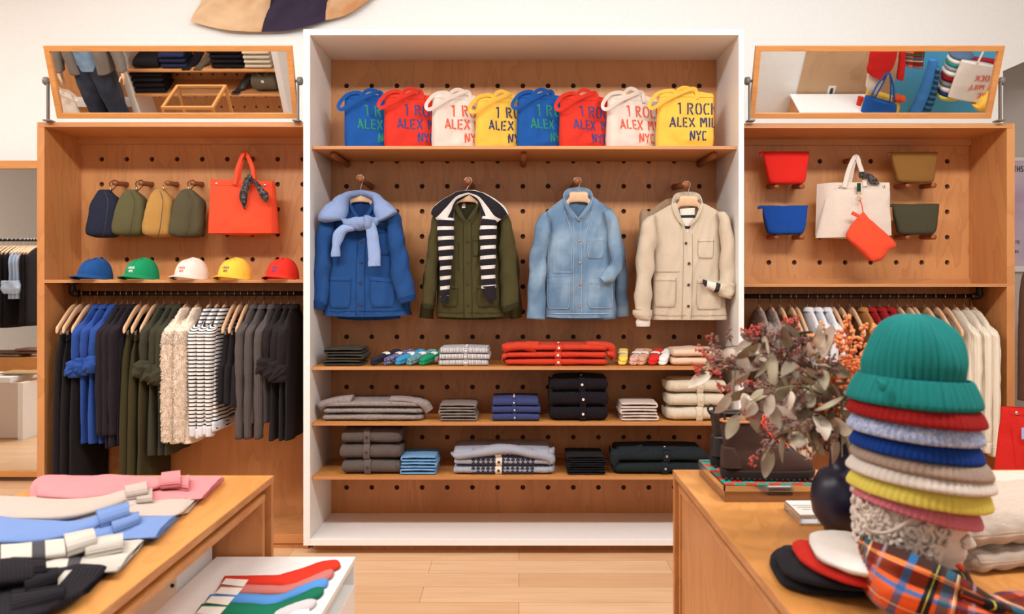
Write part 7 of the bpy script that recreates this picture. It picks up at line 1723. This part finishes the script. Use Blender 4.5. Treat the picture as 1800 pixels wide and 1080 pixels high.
# standing mirror: rack and bench
def F3(px, py, Yv): return FM(px, py, Yv)
Yr2 = 9.0; t = thing('clothes_rail', 'black rail carrying clothes reflected in the standing mirror', 'clothes rail', F3(30, 422, Yr2))
p0_, p1_ = F3(-160, 422, Yr2), F3(82, 422, Yr2)
mk('pipe', MB().tube([p0_, p1_], .016, 12), M_black, t)
for x in (p0_.x+.03, p1_.x-.03): mk('post', MB().tube([(x, p0_.y-.22, 0), (x, p0_.y-.22, p0_.z), (x, p0_.y, p0_.z)], .016, 12), M_black, t)
rk = [('dark red shirt', fab('dark_red_cotton', (150, 26, 30)), (-40, -28, -16, -4, 6), 520), ('black wool coat', M_bk, (14, 22, 29), 575), ('pale blue shirt', fab('pale_blue_cotton', (186, 204, 228)), (37, 44, 50), 525), ('black trousers', M_bdn, (56, 61, 66), 572)]
for dsc, m, xs, yh in rk:
    for k, px in enumerate(xs):
        c = F3(px, 436, Yr2); zh = F3(px, yh, Yr2).z; nm = dsc.split()[-1]
        tt = thing(nm, '%s, number %s from the left on the mirrored rail' % (dsc, ('one', 'two', 'three', 'four', 'five')[k]), nm if nm != 'shirt' else 'shirt', V((c.x, c.y, zh)))
        mk('body', MB().loft([(V((c.x, c.y, c.z)), V((0, .05, 0)), V((.02, 0, 0))), (V((c.x, c.y, c.z-.06)), V((0, .17, 0)), V((.028, 0, 0))), (V((c.x, c.y, c.z-.14)), V((0, .22, 0)), V((.03, 0, 0))), (V((c.x, c.y, (c.z+zh)/2)), V((0, .21, 0)), V((.03, 0, 0))), (V((c.x, c.y, zh)), V((0, .22, 0)), V((.036, 0, 0)))], 24, 24, .006, (14, 14, 8)), m, tt)
        if dsc.startswith('pale'): mk('rolled_cuff', MB().loft([(V((c.x-.01, c.y+.22, c.z-.36)), V((.05, 0, 0)), V((0, .05, 0))), (V((c.x-.012, c.y+.23, c.z-.44)), V((.06, 0, 0)), V((0, .06, 0))), (V((c.x-.01, c.y+.22, c.z-.5)), V((.04, 0, 0)), V((0, .05, 0)))], 14, 18, .014, (20, 20, 20)), m, tt)
        hg = thing('clothes_hanger', 'hanger of the %s %s on the mirrored rail' % (('first', 'second', 'third', 'fourth', 'fifth')[k], dsc), 'hanger', c)
        mk('hook', MB().tube([c, V((c.x, c.y, p0_.z-.02)), V((c.x, c.y+.018, p0_.z)), V((c.x, c.y, p0_.z+.018))], .003, 5, m=10), M_steel, hg)
        mk('body', MB().loft([(V((c.x, c.y+s_*.2, c.z-.08*abs(s_)**1.3+.012)), V((.008, 0, 0)), V((0, 0, .016))) for s_ in (-1, -.5, 0, .5, 1)], 20, 10), M_hang, hg)
bq = [F3(-160, 628, 8.9), F3(90, 628, 8.9)]
t = thing('plywood_bench', 'plywood shelf box under the rail reflected in the standing mirror', 'bench', V((bq[0].x+.6, 3.2, 0)))
mk('box', MB().box(bq[0].x, bq[1].x+.2, 3.02, 3.34, .0, bq[0].z), M_table, t, bevel=.002)
for k, (px0, px1, z0, c, l) in enumerate(((-60, 38, 0, (150, 140, 132), 'grey checked folded knit'), (-20, 66, 0.03, (122, 88, 70), 'brown folded knit'), (30, 68, .06, (140, 100, 84), 'chestnut folded knit'))):
    a, b = F3(px0, 625, 8.95), F3(px1, 625, 8.95)
    o = mk('folded_knit', MB().slab(a.x, b.x, 3.04, 3.3, bq[0].z+z0+.001, bq[0].z+z0+.03, 4, .02, .005), fab('bench_knit_%d' % k, c)); tag(o, l+' on the bench in the standing mirror', 'folded knitwear')
wb = [F3(-160, 664, 7.7), F3(40, 664, 7.7), F3(40, 770, 7.7)]
t = thing('white_bench', 'low white bench reflected in the standing mirror', 'bench', V((wb[1].x-.5, 4.4, 0)))
bz = wb[0].z; bx1 = P(72, 0, 8.2).x
mk('seat', MB().box(wb[0].x-.2, bx1, 4.0, 4.5, bz-.05, bz), M_white, t, bevel=.002); mk('leg', MB().box(wb[1].x-.05, wb[1].x, 4.02, 4.5, 0, bz-.05), M_white, t, bevel=.002); mk('front_panel', MB().box(wb[0].x-.2, wb[1].x-.05, 4.47, 4.5, 0.02, bz-.05), M_wallg if False else plain('pinkish_grey_lacquer', (206, 190, 180), .5), t, smooth=False)
a = F3(40, 660, 7.95); o = mk('woven_slippers', MB().slab(a.x-.17, a.x+.2, 4.1, 4.35, bz+.001, bz+.035, 2.6, .05, .004), fab('straw_weave', (176, 142, 100), weave=60.)); tag(o, 'woven straw slippers on the white bench in the standing mirror', 'slippers')
# slatted ceiling field reflected in the standing mirror
mb = MB()
t = thing('ceiling_slats', 'wooden ceiling slats with white gaps, reflected at the top of the standing mirror', 'ceiling slats', V((-8, -.2, 3.86)))
for k in range(7): mk('slat', MB().box(-7.9, -5.6, -.9+k*.28, -.74+k*.28, 3.86, 3.92), M_ply, t, smooth=False)

#@@NEXT
